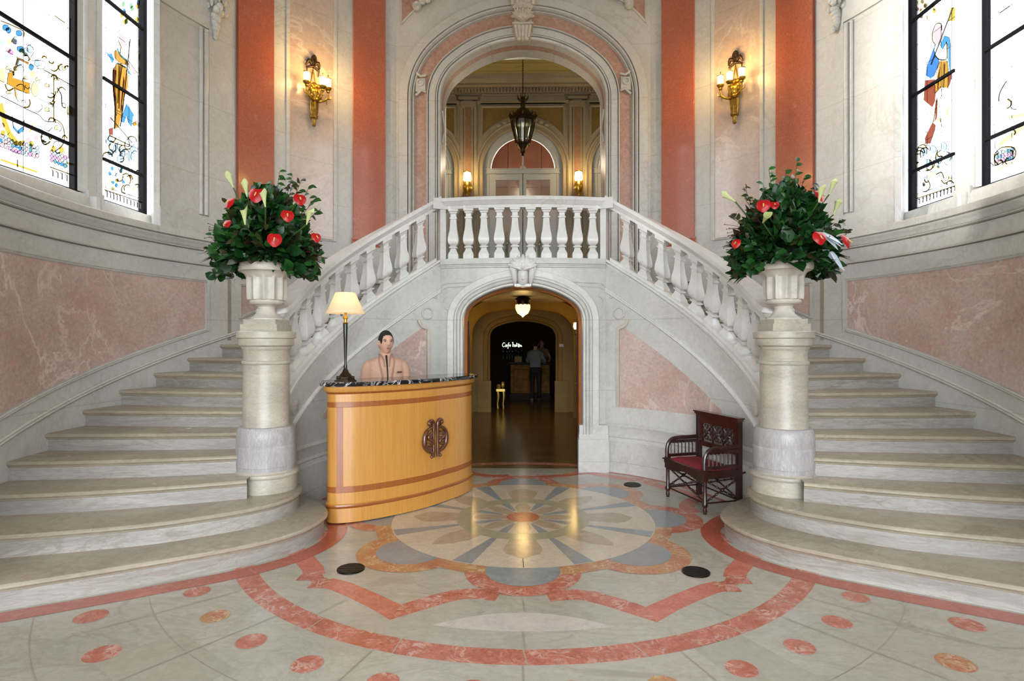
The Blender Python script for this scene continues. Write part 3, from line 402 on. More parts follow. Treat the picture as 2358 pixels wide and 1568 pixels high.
'R':[('l',[(6.41,3.67),(6.42,3.65),(6.46,3.65),(6.5,3.66),(6.53,3.7),(6.53,3.73),(6.5,3.74),(6.46,3.73),(6.42,3.71)]),('l',[(6.26,3.65),(6.28,3.63),(6.31,3.63),(6.35,3.65),(6.38,3.68),(6.38,3.71),(6.35,3.72),(6.31,3.71),(6.28,3.69)]),('l',[(6.11,3.63),(6.12,3.61),(6.15,3.6),(6.19,3.62),(6.21,3.65),(6.21,3.68),(6.19,3.7),(6.15,3.69),(6.12,3.66)]),('l',[(6.03,3.51),(6.04,3.48),(6.08,3.48),(6.11,3.5),(6.13,3.53),(6.13,3.56),(6.11,3.57),(6.08,3.56),(6.04,3.54)]),('l',[(6.35,3.53),(6.36,3.51),(6.4,3.5),(6.44,3.52),(6.46,3.56),(6.46,3.58),(6.44,3.6),(6.4,3.59),(6.36,3.57)]),('l',[(6.18,3.51),(6.2,3.49),(6.23,3.48),(6.27,3.5),(6.29,3.53),(6.29,3.56),(6.27,3.58),(6.23,3.57),(6.2,3.54)]),('r',[(6.27,4.24),(6.29,4.01),(6.31,3.96),(6.3,3.96),(6.26,4.0),(6.25,4.17)]),('r',[(6.16,4.52),(6.17,4.28),(6.16,4.27),(6.14,4.51)]),('Y',[(6.25,4.44),(6.26,4.3),(6.24,4.29),(6.21,4.53)]),('p',[(6.27,4.78),(6.31,4.85),(6.31,4.95),(6.26,4.99),(6.19,4.95),(6.18,4.88),(6.2,4.76)]),('B',[(6.28,4.79),(6.33,4.75),(6.42,4.62),(6.44,4.53),(6.36,4.46),(6.31,4.46),(6.22,4.57),(6.28,4.68),(6.3,4.74)]),('b',[(6.16,4.82),(6.08,4.76),(6.06,4.68),(6.06,4.4),(6.08,4.4),(6.1,4.52),(6.1,4.62),(6.11,4.73),(6.18,4.68),(6.22,4.75)]),('o',[(6.22,4.58),(6.11,4.53),(6.09,4.36),(6.1,4.24),(6.19,4.29),(6.28,4.26),(6.29,4.34)]),('r',[(6.45,4.48),(6.29,4.42),(6.28,4.26),(6.29,4.18),(6.33,4.13),(6.47,4.27)]),('r',[(6.09,4.41),(6.04,4.34),(6.08,4.26),(6.1,4.25)]),('r',[(6.33,3.97),(6.28,3.92),(6.29,3.87),(6.36,3.75),(6.44,3.77),(6.45,3.84),(6.38,3.92)]),('p',[(6.31,4.46),(6.24,4.57),(6.22,4.56),(6.29,4.42)]),('y',[(6.28,4.0),(6.19,3.96),(6.2,3.92),(6.27,3.95)]),('y',[(6.12,4.06),(6.08,4.02),(6.1,3.93),(6.13,3.97)]),('Y',[(6.07,5.06),(6.0,5.03),(6.0,4.89),(6.1,4.94)]),('p',[(6.49,5.3),(6.51,5.28),(6.54,5.3),(6.56,5.33),(6.54,5.35),(6.51,5.33)]),('y',[(6.48,5.26),(6.49,5.24),(6.52,5.26),(6.54,5.3),(6.52,5.31),(6.49,5.3)]),('y',[(6.46,5.36),(6.47,5.34),(6.5,5.36),(6.52,5.39),(6.5,5.41),(6.47,5.39)]),('y',[(6.42,5.27),(6.43,5.25),(6.46,5.27),(6.48,5.31),(6.46,5.32),(6.43,5.31)]),('Y',[(6.27,5.15),(6.29,5.13),(6.32,5.15),(6.33,5.18),(6.32,5.2),(6.29,5.18)]),('y',[(6.28,5.18),(6.29,5.16),(6.32,5.18),(6.33,5.21),(6.32,5.23),(6.29,5.21)]),('y',[(6.52,5.38),(6.53,5.36),(6.56,5.38),(6.58,5.42),(6.56,5.43),(6.53,5.42)]),('y',[(6.38,5.14),(6.4,5.12),(6.43,5.14),(6.44,5.17),(6.43,5.19),(6.4,5.17)]),('p',[(6.54,5.32),(6.55,5.3),(6.58,5.32),(6.6,5.35),(6.58,5.37),(6.55,5.35)]),('y',[(6.46,5.35),(6.47,5.33),(6.5,5.35),(6.52,5.39),(6.5,5.41),(6.47,5.39)]),('p',[(6.47,5.18),(6.48,5.17),(6.51,5.18),(6.53,5.22),(6.51,5.24),(6.48,5.22)]),('y',[(6.41,5.29),(6.43,5.27),(6.46,5.29),(6.47,5.32),(6.46,5.34),(6.43,5.32)]),('y',[(6.41,5.29),(6.42,5.27),(6.46,5.29),(6.47,5.33),(6.46,5.34),(6.42,5.33)]),('y',[(6.48,5.21),(6.49,5.19),(6.52,5.21),(6.54,5.24),(6.52,5.26),(6.49,5.24)]),('l',[(6.21,3.46),(6.23,3.44),(6.25,3.45),(6.27,3.47),(6.25,3.49),(6.23,3.48)]),('y',[(6.33,3.38),(6.35,3.37),(6.38,3.38),(6.39,3.4),(6.38,3.42),(6.35,3.41)]),('l',[(6.25,3.42),(6.27,3.4),(6.29,3.41),(6.31,3.44),(6.29,3.45),(6.27,3.44)]),('y',[(6.44,3.32),(6.45,3.31),(6.48,3.31),(6.49,3.34),(6.48,3.36),(6.45,3.35)]),('l',[(6.4,3.4),(6.42,3.38),(6.45,3.39),(6.46,3.41),(6.45,3.43),(6.42,3.42)]),('y',[(6.22,3.44),(6.23,3.43),(6.26,3.44),(6.27,3.46),(6.26,3.48),(6.23,3.47)]),('l',[(6.02,3.28),(6.03,3.27),(6.05,3.27),(6.07,3.3),(6.05,3.31),(6.03,3.31)]),('l',[(6.29,3.34),(6.31,3.33),(6.33,3.33),(6.35,3.36),(6.33,3.38),(6.31,3.37)]),('y',[(6.07,3.31),(6.08,3.29),(6.11,3.3),(6.12,3.32),(6.11,3.34),(6.08,3.33)]),('y',[(6.29,3.4),(6.31,3.39),(6.33,3.39),(6.35,3.42),(6.33,3.43),(6.31,3.43)]),('p',[(6.42,3.31),(6.44,3.29),(6.47,3.3),(6.48,3.33),(6.47,3.34),(6.44,3.33)]),('l',[(6.44,3.33),(6.46,3.31),(6.48,3.32),(6.5,3.35),(6.48,3.36),(6.46,3.36)]),('l',[(6.09,3.37),(6.1,3.35),(6.13,3.36),(6.14,3.38),(6.13,3.4),(6.1,3.39)]),('y',[(6.04,3.27),(6.05,3.25),(6.08,3.26),(6.09,3.28),(6.08,3.3),(6.05,3.29)]),('l',[(5.45,3.35),(5.46,3.34),(5.46,3.34),(5.48,3.34),(5.49,3.35),(5.49,3.37),(5.48,3.38),(5.46,3.37),(5.46,3.36)]),('l',[(5.42,3.35),(5.42,3.33),(5.43,3.33),(5.44,3.34),(5.45,3.35),(5.45,3.36),(5.44,3.37),(5.43,3.37),(5.42,3.36)]),('l',[(5.38,3.34),(5.39,3.33),(5.4,3.33),(5.41,3.33),(5.42,3.34),(5.42,3.36),(5.41,3.36),(5.4,3.36),(5.39,3.35)]),('d',[(5.35,3.33),(5.35,3.32),(5.36,3.32),(5.37,3.33),(5.38,3.34),(5.38,3.35),(5.37,3.36),(5.36,3.36),(5.35,3.35)]),('d',[(5.32,3.33),(5.32,3.32),(5.33,3.31),(5.34,3.32),(5.35,3.33),(5.35,3.35),(5.34,3.35),(5.33,3.35),(5.32,3.34)]),('d',[(5.28,3.32),(5.29,3.31),(5.29,3.31),(5.31,3.31),(5.31,3.33),(5.31,3.34),(5.31,3.35),(5.29,3.35),(5.29,3.34)]),('d',[(5.45,3.31),(5.46,3.3),(5.46,3.3),(5.48,3.31),(5.49,3.32),(5.49,3.33),(5.48,3.34),(5.46,3.34),(5.46,3.33)]),('b',[(5.42,3.31),(5.42,3.3),(5.43,3.29),(5.44,3.3),(5.45,3.31),(5.45,3.33),(5.44,3.33),(5.43,3.33),(5.42,3.32)]),('m',[(5.38,3.3),(5.39,3.29),(5.4,3.29),(5.41,3.29),(5.42,3.31),(5.42,3.32),(5.41,3.33),(5.4,3.33),(5.39,3.31)]),('m',[(5.35,3.3),(5.35,3.29),(5.36,3.28),(5.37,3.29),(5.38,3.3),(5.38,3.31),(5.37,3.32),(5.36,3.32),(5.35,3.31)]),('m',[(5.32,3.29),(5.32,3.28),(5.33,3.28),(5.34,3.28),(5.35,3.3),(5.35,3.31),(5.34,3.32),(5.33,3.31),(5.32,3.31)]),('m',[(5.28,3.29),(5.29,3.28),(5.29,3.27),(5.31,3.28),(5.31,3.29),(5.31,3.3),(5.31,3.31),(5.29,3.31),(5.29,3.3)]),('m',[(5.45,3.27),(5.46,3.26),(5.46,3.26),(5.48,3.27),(5.49,3.28),(5.49,3.29),(5.48,3.3),(5.46,3.3),(5.46,3.29)]),('p',[(5.42,3.27),(5.42,3.26),(5.43,3.26),(5.44,3.26),(5.45,3.27),(5.45,3.29),(5.44,3.29),(5.43,3.29),(5.42,3.28)]),('m',[(5.38,3.27),(5.39,3.25),(5.4,3.25),(5.41,3.26),(5.42,3.27),(5.42,3.28),(5.41,3.29),(5.4,3.29),(5.39,3.28)]),('d',[(5.35,3.26),(5.35,3.25),(5.36,3.25),(5.37,3.25),(5.38,3.26),(5.38,3.28),(5.37,3.28),(5.36,3.28),(5.35,3.27)]),('b',[(5.32,3.25),(5.32,3.25),(5.33,3.24),(5.34,3.25),(5.35,3.26),(5.35,3.27),(5.34,3.28),(5.33,3.28),(5.32,3.27)]),('d',[(5.28,3.25),(5.29,3.24),(5.29,3.24),(5.31,3.24),(5.31,3.25),(5.31,3.27),(5.31,3.27),(5.29,3.27),(5.29,3.26)]),('y',[(5.47,3.45),(5.19,3.52),(5.19,3.48),(5.45,3.4)]),('y',[(5.49,3.21),(5.19,3.23),(5.19,3.22),(5.49,3.19)]),('y',[(5.37,3.66),(5.19,3.62),(5.19,3.59),(5.35,3.63)])]}
GLL={'L':[(0.006,[(6.23,4.89),(6.22,4.98),(6.28,5.03),(6.32,5.0),(6.36,4.97),(6.35,4.89)]),(0.006,[(6.23,4.89),(6.27,4.85),(6.26,4.77)]),(0.012,[(6.42,5.01),(6.3,4.17),(6.26,3.96)]),(0.012,[(6.11,4.0),(6.45,3.85)]),(0.006,[(6.39,4.75),(6.54,4.68)]),(0.006,[(6.09,3.8),(6.46,3.8),(6.1,3.74),(6.09,3.8)]),(0.006,[(6.02,3.23),(6.63,3.25)]),(0.006,[(6.02,3.2),(6.63,3.21)]),(0.012,[(6.04,3.2),(6.06,3.19),(6.06,3.13)]),(0.012,[(6.09,3.2),(6.11,3.19),(6.11,3.13)]),(0.012,[(6.14,3.2),(6.16,3.19),(6.16,3.13)]),(0.012,[(6.2,3.2),(6.21,3.19),(6.21,3.13)]),(0.012,[(6.25,3.2),(6.26,3.19),(6.26,3.13)]),(0.012,[(6.3,3.19),(6.32,3.19),(6.32,3.13)]),(0.012,[(6.36,3.19),(6.37,3.19),(6.37,3.13)]),(0.012,[(6.41,3.19),(6.43,3.19),(6.43,3.13)]),(0.012,[(6.47,3.19),(6.49,3.19),(6.49,3.13)]),(0.012,[(6.53,3.19),(6.54,3.19),(6.54,3.13)]),(0.012,[(6.58,3.19),(6.6,3.19),(6.6,3.13)]),(0.006,[(6.15,4.53),(6.15,4.35),(6.18,4.13),(6.17,3.9)]),(0.006,[(6.29,4.65),(6.25,4.45),(6.24,4.15)]),(0.006,[(6.02,4.11),(6.27,4.12)]),(0.008,[(6.56,4.66),(6.57,4.12)]),(0.007,[(6.14,3.66),(6.11,3.65),(6.09,3.67),(6.09,3.69),(6.11,3.72)]),(0.007,[(6.34,3.72),(6.29,3.69),(6.24,3.69),(6.21,3.73),(6.23,3.78)]),(0.007,[(6.29,3.67),(6.25,3.68),(6.25,3.71),(6.26,3.74),(6.29,3.76)]),(0.007,[(6.18,3.81),(6.18,3.79),(6.16,3.76),(6.13,3.75),(6.11,3.75)]),(0.007,[(6.38,3.84),(6.4,3.84),(6.41,3.82),(6.41,3.8),(6.39,3.78)]),(0.007,[(6.16,3.65),(6.14,3.62),(6.12,3.61),(6.09,3.6),(6.08,3.62)]),(0.007,[(5.99,3.53),(6.01,3.58),(6.06,3.61),(6.11,3.62),(6.14,3.59)]),(0.007,[(6.3,3.72),(6.33,3.7),(6.33,3.66),(6.3,3.62),(6.26,3.6)]),(0.007,[(6.42,3.77),(6.38,3.75),(6.34,3.75),(6.33,3.78),(6.34,3.82)]),(0.007,[(6.18,3.73),(6.19,3.71),(6.19,3.68),(6.16,3.65),(6.13,3.64)]),(0.007,[(6.44,3.65),(6.43,3.69),(6.45,3.73),(6.49,3.77),(6.54,3.77)]),(0.007,[(6.37,3.85),(6.41,3.9),(6.46,3.92),(6.51,3.92),(6.53,3.88)]),(0.007,[(6.26,3.63),(6.26,3.67),(6.3,3.71),(6.35,3.74),(6.4,3.73)]),(0.007,[(6.45,3.85),(6.41,3.84),(6.39,3.86),(6.39,3.88),(6.42,3.91)]),(0.007,[(6.15,3.55),(6.14,3.52),(6.11,3.51),(6.08,3.51),(6.06,3.53)]),(0.007,[(6.31,3.64),(6.32,3.62),(6.31,3.6),(6.29,3.58),(6.26,3.57)]),(0.007,[(4.96,4.0),(4.99,4.03),(5.01,4.04),(5.03,4.02),(5.03,3.99)]),(0.007,[(5.23,4.21),(5.24,4.23),(5.26,4.24),(5.27,4.24),(5.28,4.23)]),(0.007,[(4.93,3.8),(4.9,3.77),(4.88,3.76),(4.86,3.77),(4.85,3.8)]),(0.007,[(5.01,3.71),(5.02,3.73),(5.04,3.74),(5.05,3.73),(5.05,3.72)]),(0.007,[(5.38,3.97),(5.38,3.94),(5.35,3.9),(5.32,3.88),(5.29,3.88)]),(0.007,[(5.33,3.93),(5.36,3.93),(5.37,3.91),(5.36,3.88),(5.34,3.85)]),(0.007,[(4.96,3.83),(4.99,3.86),(5.02,3.87),(5.04,3.86),(5.04,3.83)]),(0.007,[(5.37,3.87),(5.37,3.86),(5.36,3.84),(5.34,3.83),(5.32,3.83)]),(0.007,[(5.36,4.24),(5.35,4.22),(5.33,4.21),(5.31,4.21),(5.31,4.22)]),(0.007,[(5.45,3.88),(5.47,3.89),(5.49,3.9),(5.5,3.88),(5.5,3.86)]),(0.007,[(5.4,3.96),(5.41,3.99),(5.44,4.03),(5.47,4.04),(5.5,4.03)]),(0.007,[(5.33,4.08),(5.35,4.11),(5.37,4.12),(5.39,4.12),(5.4,4.09)]),(0.007,[(5.02,3.9),(5.02,3.91),(5.02,3.92),(5.03,3.93),(5.05,3.94)]),(0.007,[(5.44,4.19),(5.42,4.2),(5.42,4.22),(5.44,4.25),(5.46,4.26)]),(0.007,[(5.09,3.77),(5.1,3.74),(5.09,3.71),(5.07,3.69),(5.04,3.68)]),(0.007,[(5.09,3.88),(5.08,3.86),(5.06,3.86),(5.05,3.86),(5.05,3.88)]),(0.007,[(5.49,4.24),(5.5,4.26),(5.51,4.27),(5.53,4.28),(5.53,4.27)]),(0.007,[(4.89,3.93),(4.91,3.94),(4.93,3.94),(4.93,3.93),(4.93,3.91)]),(0.007,[(5.22,3.78),(5.23,3.75),(5.21,3.72),(5.18,3.69),(5.15,3.69)]),(0.007,[(5.41,4.23),(5.41,4.2),(5.39,4.17),(5.36,4.15),(5.33,4.15)]),(0.007,[(5.04,4.14),(5.06,4.15),(5.08,4.15),(5.09,4.13),(5.08,4.11)]),(0.007,[(5.31,3.83),(5.33,3.84),(5.35,3.83),(5.35,3.82),(5.34,3.8)]),(0.007,[(5.34,3.52),(5.33,3.5),(5.32,3.49),(5.31,3.5),(5.3,3.51)]),(0.007,[(5.32,3.47),(5.29,3.44),(5.26,3.42),(5.23,3.43),(5.22,3.45)]),(0.007,[(5.34,3.61),(5.32,3.58),(5.3,3.56),(5.27,3.56),(5.25,3.58)]),(0.007,[(5.3,3.66),(5.32,3.69),(5.35,3.7),(5.37,3.7),(5.38,3.67)]),(0.007,[(5.27,3.45),(5.24,3.44),(5.22,3.46),(5.22,3.49),(5.24,3.52)]),(0.007,[(5.37,3.67),(5.41,3.68),(5.44,3.67),(5.45,3.63),(5.42,3.6)]),(0.007,[(5.46,3.55),(5.47,3.57),(5.49,3.59),(5.51,3.58),(5.52,3.57)]),(0.007,[(5.43,3.41),(5.43,3.4),(5.41,3.39),(5.39,3.39),(5.38,3.4)]),(0.007,[(5.35,3.42),(5.36,3.46),(5.38,3.49),(5.42,3.5),(5.45,3.49)]),(0.007,[(5.25,3.46),(5.24,3.45),(5.22,3.46),(5.22,3.47),(5.23,3.49)]),(0.007,[(6.3,3.43),(6.3,3.4),(6.28,3.37),(6.24,3.35),(6.21,3.36)]),(0.007,[(6.52,3.34),(6.53,3.36),(6.56,3.37),(6.58,3.36),(6.58,3.35)]),(0.007,[(6.34,3.24),(6.3,3.24),(6.28,3.26),(6.29,3.3),(6.32,3.33)]),(0.007,[(6.3,3.44),(6.36,3.47),(6.41,3.46),(6.43,3.42),(6.41,3.37)]),(0.007,[(6.22,3.51),(6.23,3.47),(6.2,3.42),(6.16,3.39),(6.11,3.39)]),(0.007,[(6.37,3.44),(6.4,3.46),(6.43,3.47),(6.45,3.46),(6.46,3.43)]),(0.007,[(6.53,3.54),(6.5,3.52),(6.47,3.51),(6.45,3.52),(6.45,3.55)]),(0.007,[(6.53,3.39),(6.49,3.38),(6.46,3.39),(6.45,3.42),(6.47,3.45)]),(0.007,[(6.51,3.52),(6.52,3.54),(6.54,3.56),(6.57,3.56),(6.58,3.55)]),(0.007,[(6.51,3.39),(6.54,3.4),(6.56,3.4),(6.57,3.38),(6.57,3.35)]),(0.007,[(6.48,3.52),(6.51,3.54),(6.55,3.55),(6.57,3.53),(6.57,3.5)]),(0.007,[(6.33,3.27),(6.32,3.3),(6.34,3.33),(6.38,3.35),(6.41,3.35)]),(0.006,[(5.25,4.11),(5.61,4.11)]),(0.006,[(5.18,3.82),(5.61,3.82)]),(0.006,[(5.36,4.11),(5.36,3.68)]),(0.006,[(5.56,4.76),(5.55,4.4)]),(0.01,[(5.55,3.68),(5.54,3.38)]),(0.012,[(5.4,4.01),(5.45,3.96),(5.46,3.86),(5.5,3.86)]),(0.006,[(5.36,3.67),(5.38,3.7),(5.46,3.68),(5.49,3.58),(5.46,3.48),(5.38,3.4)]),(0.01,[(4.97,3.19),(4.97,3.12)]),(0.009,[(4.81,3.68),(5.09,3.67),(5.19,3.67),(5.26,3.64),(5.36,3.67)]),(0.006,[(4.81,4.32),(4.92,4.34),(5.03,4.35),(5.03,4.3)]),(0.006,[(5.04,4.24),(5.11,4.26),(5.14,4.22),(5.1,4.13),(5.25,4.19),(5.25,4.12),(5.17,4.09)]),(0.006,[(5.37,4.68),(5.49,4.68)]),(0.012,[(5.34,3.21),(5.35,3.2),(5.35,3.15)]),(0.012,[(5.39,3.21),(5.41,3.2),(5.41,3.15)]),(0.012,[(5.44,3.21),(5.46,3.21),(5.46,3.15)]),(0.012,[(5.5,3.21),(5.52,3.21),(5.52,3.15)]),(0.006,[(5.21,3.24),(5.21,3.19)]),(0.006,[(5.32,3.23),(5.59,3.23)])],'R':[(0.007,[(6.51,3.73),(6.47,3.69),(6.46,3.65),(6.48,3.62),(6.53,3.62)]),(0.007,[(6.56,3.6),(6.59,3.64),(6.6,3.68),(6.57,3.7),(6.53,3.69)]),(0.007,[(6.56,3.73),(6.54,3.77),(6.5,3.78),(6.44,3.76),(6.4,3.71)]),(0.007,[(6.06,3.44),(6.08,3.43),(6.11,3.44),(6.13,3.46),(6.14,3.48)]),(0.007,[(6.35,3.57),(6.32,3.52),(6.32,3.48),(6.36,3.46),(6.42,3.47)]),(0.007,[(6.54,3.6),(6.57,3.61),(6.59,3.64),(6.6,3.66),(6.58,3.68)]),(0.007,[(6.08,3.6),(6.08,3.55),(6.11,3.53),(6.15,3.53),(6.2,3.57)]),(0.007,[(6.17,3.55),(6.21,3.56),(6.24,3.58),(6.25,3.62),(6.24,3.64)]),(0.007,[(6.58,3.69),(6.57,3.72),(6.54,3.73),(6.49,3.71),(6.46,3.68)]),(0.007,[(6.42,3.75),(6.38,3.74),(6.36,3.72),(6.35,3.69),(6.36,3.67)]),(0.007,[(6.5,3.64),(6.51,3.69),(6.49,3.73),(6.43,3.73),(6.38,3.69)]),(0.007,[(6.3,3.55),(6.29,3.5),(6.31,3.47),(6.36,3.46),(6.41,3.49)]),(0.007,[(6.31,3.52),(6.34,3.53),(6.36,3.55),(6.36,3.58),(6.35,3.59)]),(0.007,[(6.57,3.75),(6.53,3.76),(6.48,3.74),(6.45,3.71),(6.44,3.67)]),(0.007,[(6.22,3.49),(6.26,3.53),(6.27,3.58),(6.25,3.61),(6.2,3.62)]),(0.007,[(6.16,3.59),(6.11,3.58),(6.06,3.54),(6.05,3.5),(6.07,3.46)]),(0.007,[(5.35,3.81),(5.32,3.78),(5.31,3.75),(5.33,3.73),(5.36,3.73)]),(0.007,[(5.44,3.28),(5.42,3.27),(5.41,3.26),(5.4,3.24),(5.41,3.23)]),(0.007,[(5.25,3.68),(5.28,3.69),(5.31,3.71),(5.32,3.75),(5.31,3.78)]),(0.007,[(5.45,3.24),(5.48,3.27),(5.5,3.31),(5.49,3.34),(5.46,3.35)]),(0.007,[(5.3,3.51),(5.28,3.5),(5.27,3.48),(5.27,3.47),(5.28,3.46)]),(0.007,[(5.46,3.26),(5.47,3.24),(5.5,3.25),(5.53,3.27),(5.54,3.29)]),(0.007,[(5.36,3.22),(5.38,3.24),(5.37,3.26),(5.36,3.27),(5.34,3.27)]),(0.007,[(5.32,3.33),(5.3,3.32),(5.3,3.31),(5.3,3.29),(5.31,3.28)]),(0.007,[(6.39,3.34),(6.42,3.34),(6.44,3.36),(6.45,3.39),(6.43,3.4)]),(0.007,[(6.12,3.26),(6.13,3.25),(6.15,3.26),(6.17,3.28),(6.18,3.3)]),(0.007,[(6.11,3.23),(6.1,3.26),(6.07,3.26),(6.04,3.25),(6.01,3.22)]),(0.007,[(6.5,3.4),(6.51,3.42),(6.52,3.45),(6.5,3.46),(6.47,3.46)]),(0.007,[(6.38,3.35),(6.39,3.34),(6.41,3.34),(6.43,3.36),(6.44,3.38)]),(0.007,[(6.39,3.36),(6.36,3.31),(6.36,3.27),(6.41,3.24),(6.46,3.25)]),(0.007,[(6.26,3.39),(6.24,3.39),(6.22,3.38),(6.21,3.36),(6.21,3.34)]),(0.007,[(6.26,3.38),(6.22,3.39),(6.18,3.38),(6.16,3.34),(6.15,3.31)]),(0.007,[(6.51,3.49),(6.56,3.52),(6.58,3.56),(6.57,3.59),(6.53,3.6)]),(0.007,[(6.08,3.31),(6.08,3.29),(6.09,3.28),(6.12,3.28),(6.14,3.29)]),(0.006,[(6.27,4.78),(6.32,4.86),(6.31,4.95),(6.26,5.0),(6.19,4.96),(6.18,4.89)]),(0.014,[(6.02,5.04),(6.34,4.6)]),(0.006,[(6.28,4.26),(6.2,4.3),(6.18,4.2),(6.22,4.13),(6.18,3.87),(6.08,3.85)]),(0.006,[(6.26,4.18),(6.29,4.01),(6.31,3.96)]),(0.006,[(6.29,4.69),(6.22,4.6),(6.12,4.55),(6.1,4.59),(6.11,4.73)]),(0.006,[(6.57,3.25),(5.98,3.23)]),(0.006,[(6.57,3.2),(5.98,3.19)]),(0.012,[(6.54,3.18),(6.52,3.19),(6.52,3.13)]),(0.012,[(6.48,3.18),(6.46,3.19),(6.47,3.13)]),(0.012,[(6.42,3.18),(6.41,3.19),(6.41,3.13)]),(0.012,[(6.37,3.18),(6.35,3.19),(6.36,3.13)]),(0.012,[(6.31,3.18),(6.3,3.19),(6.3,3.13)]),(0.012,[(6.26,3.18),(6.25,3.19),(6.25,3.13)]),(0.012,[(6.21,3.18),(6.19,3.19),(6.2,3.13)]),(0.012,[(6.16,3.18),(6.14,3.19),(6.15,3.13)]),(0.012,[(6.11,3.18),(6.09,3.19),(6.1,3.13)]),(0.012,[(6.06,3.18),(6.04,3.19),(6.05,3.13)]),(0.012,[(6.01,3.18),(5.99,3.19),(6.0,3.13)]),(0.012,[(5.36,3.98),(5.39,3.96),(5.44,3.9),(5.45,3.83)]),(0.006,[(5.44,4.65),(5.33,4.65)]),(0.006,[(5.5,3.64),(5.49,3.4)]),(0.006,[(5.5,3.35),(5.42,3.39),(5.28,3.34),(5.28,3.25),(5.42,3.25),(5.49,3.25),(5.5,3.35)])]}
# ---------------------------------------------------------------- floor
def disc(r, c=(0, CY), n=72, a0=0, a1=360): return [(c[0]+r*sin(R_(a)), c[1]-r*cos(R_(a))) for a in frange(a0, a1, n)]
FM = ['floor_grey', 'inlay_red', 'inlay_white', 'inlay_blue', 'inlay_orange', 'inlay_petal', 'inlay_ring', 'inlay_lens', 'lead', 'floor_hall', 'inlay_red_plain', 'inlay_pinkish', 'floor_tan', 'stone_dark']
fl = MB(); LZ = [0.0]
def lay(pts, mat, z): fl.poly([(x, y, z) for x, y in pts], mat)
def band(r0, r1, mat, z, a0=0, a1=360, n=90, c=(0, CY)):
    A = frange(a0, a1, n)
    for i in range(n):
        P = [(c[0]+r*sin(R_(a)), c[1]-r*cos(R_(a)), z) for r, a in ((r0, A[i]), (r1, A[i]), (r1, A[i+1]), (r0, A[i+1]))]
        fl.poly(P, mat)
def pol(a, r): return (r*sin(R_(a)), CY-r*cos(R_(a)))
def ribbon(pts, wd, mat, z, close=False, side=0):
    n = len(pts); L = []; Rr = []
    for i in range(n):
        a = pts[(i-1) % n] if close else pts[max(i-1, 0)]; b = pts[(i+1) % n] if close else pts[min(i+1, n-1)]
        dx, dy = b[0]-a[0], b[1]-a[1]; m = sqrt(dx*dx+dy*dy) or 1; nx, ny = -dy/m, dx/m
        if close or 0 < i < n-1:
            e = Vector((pts[i][0]-a[0], pts[i][1]-a[1])); g = Vector((b[0]-pts[i][0], b[1]-pts[i][1]))
            if e.length and g.length: k = 1/max(.45, sqrt(max(0, (1+e.normalized().dot(g.normalized()))/2)))
            else: k = 1
        else: k = 1
        L.append((pts[i][0]+nx*(wd/2+side)*k, pts[i][1]+ny*(wd/2+side)*k)); Rr.append((pts[i][0]-nx*(wd/2-side)*k, pts[i][1]-ny*(wd/2-side)*k))
    for i in range(n if close else n-1):
        j = (i+1) % n; lay([L[i], L[j], Rr[j], Rr[i]], mat[i % len(mat)] if isinstance(mat, list) else mat, z)
fl.poly([(-6, -5, 0), (6, -5, 0), (6, 7.15, 0), (-6, 7.15, 0)], 0)
fl.poly([(-6, 7.15, 0), (6, 7.15, 0), (6, 20, 0), (-6, 20, 0)], 9)
S1 = [(2.2, 5.42), (1.911, 5.2), (1.665, 4.879), (1.612, 4.598), (1.68, 4.321), (1.834, 4.104), (2.057, 3.92), (2.282, 3.775), (2.592, 3.588), (2.93, 3.395), (3.24, 3.225), (3.55, 3.06)]
S2 = [(2.2, 5.2), (1.99, 5.1), (1.9, 4.929), (1.878, 4.7), (1.95, 4.48), (2.1, 4.3), (2.333, 4.125), (2.57, 3.98), (2.8, 3.885), (3.223, 3.75), (3.55, 3.665), (3.86, 3.595)]
z = .0006
# pale pieces and the slabs outside the ring
lay([pol(a, r) for a, r in [(30, 2.37), (30, 3.0), (22, 3.0), (22, 2.37)]], 12, z)
lay([pol(a, r) for a, r in [(-30, 2.8), (-30, 3.2), (-42, 3.2), (-42, 2.8)]], 12, z)
band(2.223, 2.368, 1, z)
for a in (-58, -44, -31, -17, 0, 15, 30, 44, 57): ribbon([pol(a, 2.224), pol(a+.6, 2.367)], .006, 12, z*2)
lens = [pol(a, 2.04) for a in frange(-14.5, 14.5, 16)]+[(x, CY-1.975+.155*(1-(x/.51)**2)) for x in frange(.5, -.5, 12)]
lay(lens, 7, z)
# eight-cusped frame
half = [(5.5, 1.61), (9, 1.60), (12, 1.605), (15, 1.65), (18, 1.75), (20.3, 1.86), (22.3, 1.975), (27, 1.925), (33, 1.895), (39, 1.895), (42.6, 1.93)]
for k in range(4):
    for s in (1, -1):
        ribbon([pol(90*k+s*a, r) for a, r in half], .145, [1, 1, 1, 1, 1, 1, 11, 11, 11, 11], z)
    lay([pol(90*k+a, r) for a, r in [(41.5, 1.87), (45, 1.90), (48.5, 1.87), (49.5, 1.99), (47.3, 2.06), (45.6, 1.99), (44.4, 1.99), (42.7, 2.06), (40.5, 1.99)]], 1, z*2)
for k in range(8):
    a = 45*k; c = pol(a, 1.2)
    band(.0, .405, (1 if k % 2 == 0 else 4), z*3, c=c, n=40)
band(1.1, 1.30, 4, z*4)
for k in range(8):
    c = pol(45*k, 1.2); band(0, .262, 3, z*5, c=c, n=32)
band(0, 1.164, 2, z*6, n=72)
